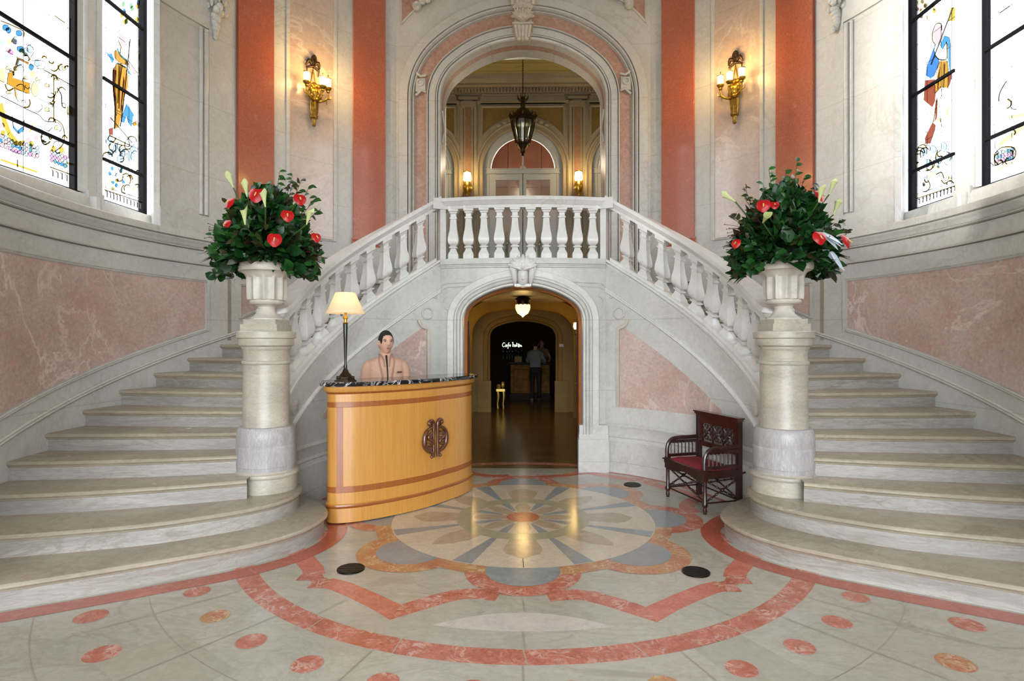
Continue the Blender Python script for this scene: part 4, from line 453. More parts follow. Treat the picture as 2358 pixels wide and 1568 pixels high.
for k in range(8):
    a = 22.5+45*k
    lay([pol(a-2.2, .6), pol(a-3.9, 1.155), pol(a+3.9, 1.155), pol(a+2.2, .6)], 3, z*7)
    lay([pol(a-4, .2), pol(a-5.5, .46), pol(a+5.5, .46), pol(a+4, .2)], 3, z*7)
    a = 45*k; x0, y0 = pol(a, 0); e = Vector((sin(R_(a)), -cos(R_(a)))); g = Vector((e.y, -e.x))
    prof = [(.5, .08), (.66, .12), (.76, .145), (.84, .15), (.9, .125), (.94, .07), (.985, .015)] if k % 2 == 0 else [(.5, .06), (.62, .11), (.74, .125), (.86, .095), (.96, .04), (1.0, .008)]
    P = [Vector((0, CY))+e*r+g*wd for r, wd in prof]+[Vector((0, CY))+e*r-g*wd for r, wd in prof[::-1]]
    lay([tuple(p) for p in P], 5, z*7)
    lay([tuple(Vector((0, CY))+e*r+g*wd) for r, wd in [(.14, .05), (.3, .075), (.44, .04), (.44, -.04), (.3, -.075), (.14, -.05)]], 5, z*8)
band(.45, .60, 6, z*8)
band(0, .147, 10, z*9, n=36)
for a in range(-3, 4):
    ribbon([pol(9.6*a+4.8*0+14.55 if a >= 0 else 9.6*a-4.95, 2.58)], .01, 8, z)
DOTS = [(s*(14.6+9.55*i), 2.605, .078) for i in range(5) for s in (1, -1)]+[(s*(5.05), 2.58, .078) for s in (1, -1)]+[(s*a, 3.15, .086) for a in (33.4, 43, 52.6) for s in (1, -1)]
for i, (a, r, rr) in enumerate(DOTS):
    c = pol(a, r); band(0, rr, 1 if (i % 7) else 4, z*2, c=c, n=24); band(rr, rr+.005, 8 if False else 12, z*2, c=c, n=24)
for s in (1, -1):
    C1 = catmull(S1, 4); off = [(s*x, y) for x, y in C1]
    ribbon(off, .155, 10, z*3, side=(-.075 if s > 0 else .075))
    ribbon([(s*(2.19*sin(R_(a))-0*a), CY+2.03*cos(R_(a))) for a in frange(60, 100, 14)], .05, 10, z)
    ribbon([(s*2.085*sin(R_(a)), CY+2.085*cos(R_(a))) for a in frange(24, 75, 18)], .07, 10, z*1.5)
ribbon([(x, 6.75+.33*x*x) for x in frange(-.95, .95, 18)], .06, 10, z*2.5)
lay([(-.8, 6.95), (.8, 6.95), (.8, 7.2), (-.8, 7.2)], 12, z*.5)
# joints between the slabs
for a, r0, r1 in [(20, 2.38, 4), (39, 2.38, 3.6), (48, 2.38, 3.3), (-19, 2.38, 4), (-37, 2.38, 3.6), (-49, 2.38, 3.2), (0, 2.38, 4), (0, 2.05, 2.22), (0, 1.66, 1.8), (0, .99, 1.16), (33, 2.0, 2.22), (-33, 2.0, 2.22)]:
    ribbon([pol(a, r0), pol(a+.3, r1)], .005, 8 if r1 < 1.2 else 13, z*8)
ribbon([pol(a, 3.42) for a in frange(-62, -30, 14)], .006, 13, z*2); ribbon([pol(a, 2.86) for a in frange(-60, 60, 40)], .004, 13, z*1.5)
struct(fl, 'floor', FM, fix=True)
# drains
for a, lab in ((-45, 'round dark bronze floor drain left of centre, in front of the desk'), (44.6, 'round dark bronze floor drain right of centre, between medallion and staircase'), (134.5, 'round dark bronze floor drain at the back, between portal and carved chair')):
    x, y = pol(a, 1.70); t = thing('floor_drain', (x, y, 0), lab, 'drain')
    MB().lathe([(.095, .0), (.095, .008), (.088, .01), (.088, .007)], (x, y, 0), 28).make('rim', 'drain', t)
    g = MB(); g.lathe([(.087, .001), (.087, .006)], (x, y, 0), 28)
    for i in range(5): g.box((x, y-.06+.03*i, .008), (.16-.02*abs(i-2), .006, .003))
    g.make('grate', 'drain', t)
# ---------------------------------------------------------------- drum walls
ZL = 2.46                        # landing
def zs(k): return {0: 0, 1: .165, 2: .325, 3: .484}.get(k) if k < 4 else .64+.1515*(k-4)
def th(k): return 100.1-6.0*(k-4)
def zb(a): return 2.47-.0243*(abs(a)-33.9)          # top of the string under the balusters
def zsk(a): return .84+.022*(99.8-abs(a))
def zpk(a): return 1.054+.0211*(99.8-abs(a))
A_ = [27.7, 30.7, 37.5, 41.0, 51.1, 54.0, 61.0, 66.4, 75.3]
for s, side in ((1, 'right'), (-1, 'left')):
    wl = MB()
    cpatch(wl, 4.15, s*27.7, s*132, 0, 2.86, n=52)
    cpatch(wl, 4.15, s*27.7, s*75.3, 2.86, 8.7, n=24)
    cpatch(wl, 4.15, s*107, s*132, 2.86, 8.7, n=12)
    cpatch(wl, 4.15, s*75.3, s*107, 7.0, 8.7, n=16)
    cpatch(wl, 4.15, s*75.3, s*107, 2.8, 2.861, n=16)
    wall = struct(wl, 'wall_'+side, ['stone'])
    # ledge between drum and window plane
    b = MB(); PX = 4.56
    A = frange(75.3, 107, 12)
    vs = []; 
    for a in A: p = circ(4.15, s*a, 2.858); vs += [p, Vector((s*PX, p.y, 2.858))]
    b.add(vs, [(2*i, 2*i+1, 2*i+3, 2*i+2) for i in range(12)])
    vs = []
    for a in A: p = circ(4.15, s*a, 7.0); vs += [p, Vector((s*PX, p.y, 7.0))]
    b.add(vs, [(2*i, 2*i+1, 2*i+3, 2*i+2) for i in range(12)])
    b.make('window_ledge', 'stone', None)['kind'] = 'structure'
    # window: jamb, mullions, sill, iron frame, stained glass
    win = thing('window_1' if s < 0 else 'window_2', (s*4.45, 4.9, 2.86), None, None); win['kind'] = 'structure'
    j = MB()
    for y0, sg in ((6.2, 1), (3.6, -1)):
        ye = 6.72 if sg > 0 else 3.08
        yc = 6.25 if sg > 0 else 3.99-.001
        p = circ(4.15, s*(75.3 if sg > 0 else 107))
        pr = [(abs(p.x)-.02, p.y), (abs(p.x)+.03, p.y-.03*sg), (abs(p.x)+.06, p.y-.0*sg), (abs(p.x)+.075, p.y+.03*sg), (abs(p.x)+.085, p.y+.09*sg), (4.37, p.y+.42*sg) if sg > 0 else (4.37, p.y-.75), (4.44, ye), (4.56, ye), (4.56, ye+.2*sg), (4.15, ye+.1*sg)] 
        j.prism([(s*a, bb) for a, bb in pr], 2.86, 7.0)
    j.make('jamb', 'stone', win, ang=25)
    for y in (5.79, 3.99):
        m = MB(); pr = [(4.47, y-.2), (4.43, y-.19), (4.40, y-.12), (4.385, y-.115), (4.37, y-.10), (4.37, y-.03), (4.375, y-.025), (4.375, y+.025), (4.37, y+.03), (4.37, y+.10), (4.385, y+.115), (4.40, y+.12), (4.43, y+.19), (4.47, y+.2)]
        m.prism([(s*a, bb) for a, bb in pr], 3.09, 7.0); m.box((s*4.40, y, 2.99), (.1, .22, .24)); m.tube([(s*4.36, y-.02, 2.88), (s*4.36, y-.02, 3.05)], .075, 14)
        m.make('mullion', 'stone', win, ang=25)
    sl = MB(); pr = [(4.34, 2.858), (4.34, 2.93), (4.355, 3.03), (4.37, 3.06), (4.44, 3.088), (4.56, 3.09), (4.56, 2.858)]
    sl.sweep([(0, y, 0) for y in (3.05, 4.9, 6.74)], [(s, 0, 0)]*3, [(0, 0, 1)]*3, pr, 0, closed=True, caps=True); sl.make('window_sill', 'stone', win)
    spans = [(5.985, 6.62), (4.2, 5.59), (3.18, 3.8)]
    for i, (a, bb) in enumerate(spans):
        f = MB()
        for y in (a, bb): f.box((s*4.45, y+(-.01 if y == a else .03), 5.04), (.06 if y == bb else .03, .02 if y == a else .06, 3.92))
        
        f.box((s*4.45, (a+bb)/2, 3.09), (.03, bb-a, .012)); f.make('iron_frame', 'iron', win)
        for zz in (3.52, 4.375, 5.23, 6.08, 6.9):
            if zz > 6.5 and i: continue
            MB().box((s*4.43, (a+bb)/2, zz), (.03, bb-a, .028)).make('glazing_bar', 'iron', win)
    GM = ['pane_clear', 'lead']; idx = {}
    for k in 'orbBdpyYglm': idx[k] = len(GM); GM.append('glass_'+k)
    g = MB()
    for a, bb in spans: g.add([(s*4.455, a, 3.09), (s*4.455, bb, 3.09), (s*4.455, bb, 7.0), (s*4.455, a, 7.0)], [(0, 1, 2, 3)], 0)
    key = 'L' if s < 0 else 'R'; e = 0
    for c, P in GLP[key]:
        e += .00004; g.poly([(s*(4.449-e), y, zz) for y, zz in P], idx[c])
    for qi, (wd, P) in enumerate(GLL[key]):
        gold = wd < .0075 and qi % 3
        g.tube([(s*4.440, y, zz) for y, zz in P], wd*(1.0 if gold else .55), 4, idx['Y'] if gold else 1)
    for c, P in GLP[key]:
        if len(P) > 8 or (c in 'obBr' and len(P) != 6): g.tube([(s*4.442, y, zz) for y, zz in P+[P[0]]], .0025, 4, 1)
    for zz in frange(3.25, 6.9, 13):
        for a, bb in spans: g.box((s*4.445, (a+bb)/2, zz), (.003, bb-a, .0035), mat=1)
    for a, bb in spans:
        for y in frange(a, bb, 5 if bb-a > 1 else 3)[1:-1]: g.box((s*4.445, y, 5.0), (.003, .0035, 3.8), mat=1)
        g.box((s*4.445, a+.06, 5.0), (.003, .004, 3.8), mat=1); g.box((s*4.445, bb-.06, 5.0), (.003, .004, 3.8), mat=1)
    g.make('stained_glass', GM, win, fix=False)
    # cornice, rails and panels of the lower wall
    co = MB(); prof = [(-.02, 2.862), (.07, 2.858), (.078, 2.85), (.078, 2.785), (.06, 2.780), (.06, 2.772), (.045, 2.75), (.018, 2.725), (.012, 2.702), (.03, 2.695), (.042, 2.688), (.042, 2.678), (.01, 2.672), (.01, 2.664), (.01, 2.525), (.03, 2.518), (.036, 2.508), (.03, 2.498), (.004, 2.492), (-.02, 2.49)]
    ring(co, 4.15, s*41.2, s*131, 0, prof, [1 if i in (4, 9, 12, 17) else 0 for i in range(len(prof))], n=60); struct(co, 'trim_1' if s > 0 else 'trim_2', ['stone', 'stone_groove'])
    fr = MB(); c = 0
    def frame(segs, wd=.035, th_=.022):
        for a0, a1, zf in segs: ring(fr, 4.15, s*a0, s*a1, zf, [(-.01, -wd/2), (th_*.6, -wd/2), (th_, -wd/4), (th_*.5, 0), (th_, wd/4), (th_*.5, wd/2), (-.01, wd/2)], 0, n=max(4, int(abs(a1-a0)/1.5)))
    def vert(a, z0, z1, wd=.035, th_=.022):
        da = math.degrees(wd/2/4.15); cpatch(fr, 4.15, s*(a-da), s*(a+da), z0, z1, 0, n=2, th=th_); cpatch(fr, 4.15, s*(a-da*.4), s*(a+da*.4), z0, z1, 0, n=2, th=th_*.5)
    pk = MB()
    cpatch(pk, 4.15, s*66.9, s*131, zpk, 2.295, 0, n=40, th=.006)
    frame([(66.4, 131, 2.312), (66.4, 131, lambda a: zpk(a)-.03)]); vert(66.4, 1.72, 2.32)
    cpatch(pk, 4.15, s*47.5, s*60, lambda a: 2.285-(abs(a)-47.5)*.029, 2.29, 0, n=8, th=.006)
    frame([(47, 60.4, 2.31), (47, 60.4, lambda a: 2.285-(abs(a)-47)*.03)]); vert(60.4, 1.88, 2.31)
    frame([(28, 131, zsk)], .05, .028)
    # sconce panel on the upper wall
    cpatch(pk, 4.15, s*41.6, s*50.6, 3.07, 8.6, 1, n=6, th=.004)
    vert(41.25, 3.04, 8.6, .05, .02); vert(50.95, 3.04, 8.6, .05, .02); frame([(41.2, 51, 3.05)], .04, .02)
    pk.make('wall_panel', ['pink', 'pink_pale'], wall, fix=True)
    fr.make('panel_moulding', 'stone', wall, ang=30)
    gr = MB(); cpatch(gr, 4.15, s*61.95, s*62.6, 1.6, 2.49, 0, n=2, th=.003); gr.make('recessed_joint', 'stone_dark', wall)
    # vertical bead and flat band beside the window
    bd = MB(); cpatch(bd, 4.15, s*66.3, s*75.2, 5.35, 8.6, 0, th=.03); cpatch(bd, 4.15, s*61.4, s*66.3, 2.86, 8.6, 0, th=.02); cpatch(bd, 4.15, s*66.3, s*75.2, 2.86, 3.08, 0, th=.03)
    for a in (66.75, 67.7): p = circ(4.14, s*a); bd.tube([(p.x, p.y, 3.1), (p.x, p.y, 5.33)], .03 if a < 67 else .022, 10)
    bd.make('wall_bead', 'stone', wall)
    ca = MB(); p = circ(4.10, s*65.2)
    for i in range(40):
        ca.ball((p.x+random.uniform(-.1, .1), p.y+random.uniform(-.1, .1), 5.55+random.random()*.5+abs(0)), (random.uniform(.02, .045),)*2+(random.uniform(.03, .07),), 7, 5)
    for i in range(8): ca.ball((p.x+random.uniform(-.03, .03), p.y, 5.3+i*.04), (.03+.006*i, .03+.006*i, .05), 8, 5)
    ca.make('carved_drop', 'stone', wall)
    # red pilasters
    for (a0, a1), lab in (((A_[1], A_[2]), 'red marble pilaster %s of the upper arch, nearest the arch' % side), ((A_[5], A_[6]), 'red marble pilaster beside the %s stained glass window, beyond the brass sconce' % side)):
        t = thing('pilaster', circ(4.15, s*(a0+a1)/2, 2.98), lab, 'pilaster')
        MB().add([], []); m = MB(); cpatch(m, 4.15, s*a0, s*a1, 3.12, 8.65, 0, n=5, th=.05); m.make('shaft', 'rosso', t)
        m = MB(); ring(m, 4.15, s*(a0-.25), s*(a1+.25), 0, [(0, 3.0), (.075, 3.0), (.08, 3.03), (.06, 3.045), (.062, 3.06), (.05, 3.075), (.06, 3.09), (.055, 3.12), (0, 3.12)], 0, n=6); m.make('base', 'rosso', t)
        m = MB(); cpatch(m, 4.15, s*(a0-.6), s*(a1+.6), ZL if a0 < 40 else 2.87, 3.0, 0, n=5, th=.085); m.make('plinth', 'stone', t)
# ---------------------------------------------------------------- upper arch wall
YA = 8.86
ap = arch_path(1.27, 5.34, .89, .65, ZL, 12)
wb = MB(); yf = lambda x: YA
wall_with_arch(wb, arch_path(1.88, 5.34, 1.50, 1.26, ZL, 12), yf, -1.96, 1.96, ZL, 8.7)
uw = struct(wb, 'wall_back', ['stone'])
o = MB()
prof = [(0, -.55), (0, -.50), (-.0, -.30), (.0, -.16), (.0, -.02), (0, .0), (.012, .02), (.035, .03), (.042, .004), (.049, .004), (.052, .04), (.068, .04), (.072, .008), (.079, .008), (.082, .028), (.182, .028), (.184, .0), (.192, .0), (.194, .05), (.208, .05), (.214, .02), (.216, .0), (.40, .0), (.402, .02), (.41, .055), (.425, .055), (.43, .015), (.438, .015), (.442, .06), (.46, .09), (.48, .095), (.484, .05), (.494, .05), (.498, .095), (.625, .095), (.632, .085), (.637, -.02)]
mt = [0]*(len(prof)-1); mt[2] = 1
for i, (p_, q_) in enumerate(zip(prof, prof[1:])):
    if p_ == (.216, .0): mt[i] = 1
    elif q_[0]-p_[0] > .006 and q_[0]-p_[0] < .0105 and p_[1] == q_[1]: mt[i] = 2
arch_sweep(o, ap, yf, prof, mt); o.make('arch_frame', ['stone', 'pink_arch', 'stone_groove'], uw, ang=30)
# knots where the pink band is interrupted
k = MB()
for s in (-1, 1):
    k.box((s*1.575, YA-.02, 5.53), (.15, .05, .2)); k.lathe([(.055, 0), (.055, .03), (.04, .035), (.035, .015)], (s*1.575, YA-.04, 5.56), 16, M=Matrix.Rotation(pi/2, 4, 'X'))
    k.tube([(s*1.49, YA-.04, 5.42), (s*1.56, YA-.05, 5.45), (s*1.65, YA-.04, 5.37)], .02, 6); k.tube([(s*1.49, YA-.04, 5.68), (s*1.57, YA-.05, 5.66), (s*1.65, YA-.04, 5.73)], .02, 6)
    k.tube([(s*1.265, YA+.15, 4.7), (s*1.25, YA+.2, 4.85), (s*1.255, YA+.3, 4.95), (s*1.25, YA+.2, 5.05), (s*1.265, YA+.12, 5.2)], .018, 8)
k.make('carved_knot', 'stone', uw)
# spandrels
sp = MB()
for s in (-1, 1):
    P = [(s*1.87, YA-.012, 6.50)]
    for x, zz in ((1.74, 6.62), (1.60, 6.74), (1.42, 6.85), (1.22, 6.94), (.95, 7.02), (.6, 7.08)): P.append((s*x, YA-.012, zz+.02))
    P += [(s*.6, YA-.012, 8.6), (s*1.87, YA-.012, 8.6)]
    sp.poly(P, 1); sp.tube([(p[0], YA-.014, p[2]) for p in P[:7]], .016, 6, 0); sp.tube([(s*1.88, YA-.014, 6.47), (s*1.88, YA-.014, 8.6)], .016, 6, 0)
sp.make('spandrel', ['stone', 'pink_arch'], uw)
cg = MB()
for s in (-1, 1):
    for i in range(30):
        t = random.random(); x = 1.0+.62*t; zz = 6.99-.24*t*t-.05*t
        cg.ball((s*x, YA-.1-.03*random.random(), zz+random.uniform(-.04, .05)), (random.uniform(.03, .06), .04, random.uniform(.025, .05)), 8, 5)
    cg.lathe([(.07, 0), (.07, .05), (.05, .07), (.02, .05)], (s*1.62, YA-.06, 6.72), 14, M=Matrix.Rotation(pi/2, 4, 'X'))
cg.make('carved_swag', 'stone', uw)
# keystone console
kt = thing('keystone', (0, YA-.1, 6.25), 'tall carved stone keystone with leaves at the top of the upper arch', 'keystone')
m = MB(); m.add([(x*wd, YA-yy, zz) for zz, wd, yy in ((6.17, .10, .2), (6.32, .135, .26)) for x, yy in ((-1, yy), (1, yy), (1, 0), (-1, 0))], [(0, 1, 2, 3), (4, 5, 6, 7), (0, 1, 5, 4), (1, 2, 6, 5), (2, 3, 7, 6), (3, 0, 4, 7)])
for x in (-.85, -.45, 0, .45, .85): m.tube([(x*.10, YA-.205, 6.17), (x*.135, YA-.265, 6.32)], .018, 8)
m.box((0, YA-.14, 6.335), (.31, .30, .03)); m.box((0, YA-.12, 6.46), (.26, .26, .24)); m.box((0, YA-.13, 7.2), (.30, .30, 1.28))
for s in (-1, 1): m.tube([(s*.155, YA-.29, 6.60), (s*.16, YA-.29, 7.0), (s*.16, YA-.29, 7.6)], .028, 8); m.ball((s*.055, YA-.2, 6.145), (.04, .04, .035), 10, 8)
m.ball((0, YA-.2, 6.14), (.022, .04, .035)); m.box((0, YA-.29, 7.1), (.012, .02, 1.0))
m.make('console', 'stone_warm', kt)
m = MB(); acanthus(m, (0, YA-.24, 6.36), .34, .24, .1, 9); acanthus(m, (0, YA-.28, 6.35), .24, .17, .1, 7); acanthus(m, (-.08, YA-.27, 6.42), .16, .18, .08, 5); acanthus(m, (.08, YA-.27, 6.42), .16, .18, .08, 5)
for i in range(9):
    for x in (-.085, 0, .085): m.ball((x, YA-.29, 6.66+i*.07), (.03, .02, .03) if x else (.014, .015, .022), 8, 6)
m.make('carved_leaves', 'stone_warm', kt)
# ---------------------------------------------------------------- portal wall under the balcony, stair walls
def bow(x): return 7.1-.12*(1-min(1, abs(x)/1.02)**2)
pw = MB(); pp = arch_path(.73, 1.836, .43, .3, 0, 12)
wall_with_arch(pw, pp, bow, -1.02, 1.02, 0, 2.6)
pwl = struct(pw, 'wall_front', ['stone'])
m = MB(); mt = [1]*1+[0]*17
prof = [(0, -.24), (0, -.0), (0, .03), (.012, .045), (.028, .045), (.036, .03), (.045, .05), (.062, .055), (.075, .045), (.08, .03), (.092, .045), (.104, .045), (.115, .03), (.125, .018), (.195, .018), (.2, 0)]
arch_sweep(m, pp[1:-1], bow, prof, 0); m.make('architrave', ['stone'], pwl, ang=30)
m = MB()
for s in (-1, 1):
    for zz, hh, ex in ((.2, .4, .05), (.43, .06, .035), (.515, .11, .025)):
        m.box((s*.86, bow(.86)-ex/2+.02, zz), (.32+ex, .1+ex, hh)); 
m.make('jamb_plinth', 'stone', pwl)
m = MB(); P = frange(-1.02, 1.02, 16)
m.sweep([(x, bow(x), 0) for x in P], [(0, -1, 0)]*17, [UP]*17, [(-.24, 2.6), (.03, 2.6), (.034, 2.59), (.034, 2.535), (.02, 2.525), (.02, 2.515), (.012, 2.508), (.012, 2.495), (0, 2.485)], 0)
for s in (-1, 1):
    m.tube([(s*x, bow(x)-.004, zz) for x, zz in ((.55, 2.315), (.8, 2.31), (.96, 2.3), (1.0, 2.27))], .009, 6)
    m.tube([(s*x, bow(x)-.004, zz) for x, zz in ((.62, 2.265), (.8, 2.262), (.93, 2.255), (.98, 2.23))], .007, 6)
    m.tube([(s*(.93+.06*cos(t)), bow(.93)-.003, 2.06+.08*sin(t)) for t in frange(-2.4, 1.6, 14)], .008, 6)
m.make('fascia_moulding', 'stone', pwl, ang=30)
kt = thing('keystone', (0, 6.9, 2.27), 'small carved stone keystone with scrolls and a leaf fan over the dark lower archway', 'keystone')
m = MB(); m.tube([(0, 6.95, 2.47), (0, 6.90, 2.44), (0, 6.885, 2.38), (0, 6.90, 2.32), (0, 6.94, 2.27)], [.06, .07, .072, .068, .06], 14); m.box((0, 6.93, 2.262), (.2, .12, .03)); m.ball((0, 6.82, 2.335), .02, 10, 8)
for s in (-1, 1):
    m.tube([(s*.095, 6.9, 2.48), (s*.1, 6.86, 2.46), (s*.105, 6.84, 2.41), (s*.1, 6.85, 2.36), (s*.095, 6.87, 2.31), (s*.095, 6.9, 2.28)], [.024, .036, .036, .032, .026, .02], 12)
    m.tube([(s*.10, 6.9, 2.50), (s*.135, 6.86, 2.49), (s*.14, 6.85, 2.44), (s*.115, 6.84, 2.42)], .014, 8)
m.make('scroll', 'stone_rail', kt)
m = MB(); acanthus(m, (0, 6.9, 2.44), .34, .19, .09, 9); acanthus(m, (0, 6.86, 2.43), .20, .14, .07, 7); m.make('carved_leaves', 'stone_rail', kt)
for s, side in ((1, 'right'), (-1, 'left')):
    w_ = MB(); cpatch(w_, 2.157, s*28.2, s*99, .0, zb, 0, n=40)
    wf = struct(w_, 'wall_stair_'+side, ['stone'])
    m = MB(); cpatch(m, 2.157, s*33.2, s*72, .79, lambda a: max(.80, zb(a)-.70), 0, n=30, th=.004); m.make('wall_panel', 'pink', wf)
    m = MB(); cpatch(m, 2.157, s*32.3, s*33.1, .79, 1.74, 0, n=2, th=.03); cpatch(m, 2.157, s*31.9, s*32.2, .79, 1.72, 0, n=2, th=.02)
    m.tube([circ(2.14, s*a, zz) for a, zz in ((32.6, 1.74), (33.4, 1.755), (34.6, 1.77), (35.6, 1.81), (36.0, 1.85))], .022, 8)
    m.make('panel_moulding', 'stone_warm', wf, ang=30)
    m = MB(); c = circ(2.15, s*32.9, 1.93); Mx = Matrix.Rotation(-R_(s*32.9), 4, 'Z') @ Matrix.Rotation(pi/2, 4, 'X')
    m.lathe([(.075, -.01), (.075, .012), (.065, .018), (.057, .012), (.055, .004), (.0, .004)], c, 24, M=Mx)
    m.tube([circ(2.15, s*a, zz) for a, zz in ((29.4, 2.25), (29.4, 2.1))], .007, 6); m.tube([circ(2.15, s*a, zz) for a, zz in ((30, 2.12), (32, 2.16))], .007, 6)
    c = circ(2.15, s*86, .98); Mx = Matrix.Rotation(-R_(s*86), 4, 'Z') @ Matrix.Rotation(pi/2, 4, 'X'); m.lathe([(.075, -.01), (.075, .012), (.06, .012), (.05, .02), (0, .02)], c, 24, M=Mx)
    m.make('rosette', 'stone', wf)
    m = MB(); A = frange(s*28.2, s*99, 36)
    P = [circ(2.157, a, zb(a)) for a in A]; N = [inw(a) for a in A]
    m.sweep(P, N, [UP]*37, [(-.24, -.9), (-.24, 0), (.02, 0), (.028, -.008), (.028, -.03), (.012, -.04), (.0, -.045)], 0)
    m.sweep(P, N, [UP]*37, [(-.01, -.36), (.02, -.365), (.026, -.38), (.014, -.388), (.018, -.405), (.008, -.42), (-.01, -.425)], 0)
    m.sweep(P, N, [UP]*37, [(-.01, -.06), (.008, -.065), (.008, -.075), (-.01, -.08)], 0)
    m.make('string_moulding', 'stone_rail', wf, ang=30)
    m = MB(); ring(m, 2.157, s*28.3, s*97, 0, [(0, 0), (.05, 0), (.05, .38), (.035, .40), (.03, .42), (.038, .435), (.02, .46), (.02, .54), (.03, .56), (.01, .585), (0, .59)], 0, n=30, caps=False)
    o_ = m.make('baseboard_'+side, 'stone', None, ang=30); o_['kind'] = 'structure'
# landing, ceiling, rest of the shell
m = MB(); P = [(x, bow(x)+.02) for x in frange(-1.02, 1.02, 8)]+[tuple(circ(2.2, a).xy) for a in (30,)]+[tuple(circ(4.14, a).xy) for a in (29.8, 28)]+[(1.9, 8.87), (1.9, 12.6), (6, 12.6), (6, 12.61), (-6, 12.61), (-6, 12.6), (-1.9, 12.6), (-1.9, 8.87)]+[tuple(circ(4.14, -a).xy) for a in (28, 29.8)]+[tuple(circ(2.2, -30).xy)]
m.prism([(x, y) for x, y in P], 2.40, ZL, 0); 
for s in (-1, 1): m.box((s*4, 10.8, 2.43), (4.2, 3.8, .06))
struct(m, 'floor_landing', ['stone_warm'])
m = MB()      # ceiling
A = frange(0, 360, 48); vs = []
for a in A: vs += [(.02*sin(R_(a)), CY+.02*cos(R_(a)), 8.7), (4.3*sin(R_(a)), CY+4.3*cos(R_(a)), 8.7)]
m.add(vs, [(2*i, 2*i+1, 2*i+3, 2*i+2) for i in range(48)])
m.grid(lambda u, v: Vector((-3.4+6.8*u, -5+6.6*v, 7.2)), 1, 1); m.grid(lambda u, v: Vector((-3.4+6.8*u, 1.6+v*1.6, 7.2+1.5*v)), 1, 1)
struct(m, 'ceiling', ['plaster'])
m = MB()
for s in (-1, 1): m.add([(s*3.09, 2.42, 0), (s*3.3, -5, 0), (s*3.3, -5, 8.7), (s*3.09, 2.42, 8.7)], [(0, 1, 2, 3)])
m.add([(-3.3, -5, 5.4), (3.3, -5, 5.4), (3.3, -5, 8.7), (-3.3, -5, 8.7)], [(0, 1, 2, 3)])
struct(m, 'wall_vestibule', ['stone'])
# ---------------------------------------------------------------- upper hall
YH = 12.6
def arcz(x, a, z0): return z0+sqrt(max(0, a*a-x*x))
m = MB()
dz, da = 5.38, .86          # springing and radius of the french-door arches
cs = (-2.38, 0, 2.38)
xs = [-4.5]
for c in cs: xs += [c-da]+[c-da*cos(pi*i/16) for i in range(1, 16)]+[c+da]
xs += [4.5]
for i in range(len(xs)-1):
    a, b_ = xs[i], xs[i+1]; mid = (a+b_)/2; c = next((c for c in cs if abs(mid-c) < da), None)
    if c is None: m.add([(a, YH, ZL), (b_, YH, ZL), (b_, YH, 7.4), (a, YH, 7.4)], [(0, 1, 2, 3)])
    else: m.add([(a, YH, arcz(a-c, da, dz)), (b_, YH, arcz(b_-c, da, dz)), (b_, YH, 7.4), (a, YH, 7.4)], [(0, 1, 2, 3)])
for s in (-1, 1): m.add([(s*4.5, YH, ZL), (s*4.5, 9.4, ZL), (s*4.5, 9.4, 7.4), (s*4.5, YH, 7.4)], [(0, 1, 2, 3)]); m.add([(s*4.5, 9.42, ZL), (s*1.26, 9.42, ZL), (s*1.26, 9.42, 7.4), (s*4.5, 9.42, 7.4)], [(0, 1, 2, 3)])
m.add([(-1.3, 9.42, 6.2), (1.3, 9.42, 6.2), (1.3, 9.42, 7.27), (-1.3, 9.42, 7.27)], [(0, 1, 2, 3)])
hw = struct(m, 'wall_hall', ['hall_stone'])
m = MB(); m.grid(lambda u, v: Vector((-4.5+9*u, 9.4+3.2*v, 7.27)), 1, 1); m.box((0, YH-.50, 7.265), (9, .03, .02)); m.box((0, YH-.86, 7.265), (9, .02, .015))
for x in frange(-3.6, 3.6, 12): m.ball((x, YH-.68, 7.27), (.07, .06, .02), 8, 6); m.tube([(x-.14, YH-.68, 7.268), (x, YH-.72, 7.262), (x+.14, YH-.68, 7.268)], .01, 6)
struct(m, 'ceiling_hall', ['ceiling_cream'])
m = MB(); L = [(x, YH, 0) for x in (-4.5, 0, 4.5)]
m.sweep(L, [(0, -1, 0)]*3, [UP]*3, [(0, 6.97), (.03, 6.97), (.05, 6.99), (.10, 7.0), (.10, 7.06), (.2, 7.08), (.24, 7.1), (.24, 7.14), (.32, 7.2), (.34, 7.24), (.42, 7.27), (0, 7.27)], 0)
for x in frange(-3, 3, 85): m.box((x, YH-.14, 7.03), (.04, .08, .06))
m.make('cornice', 'hall_stone', hw, ang=25)
m = MB(); pn = MB()
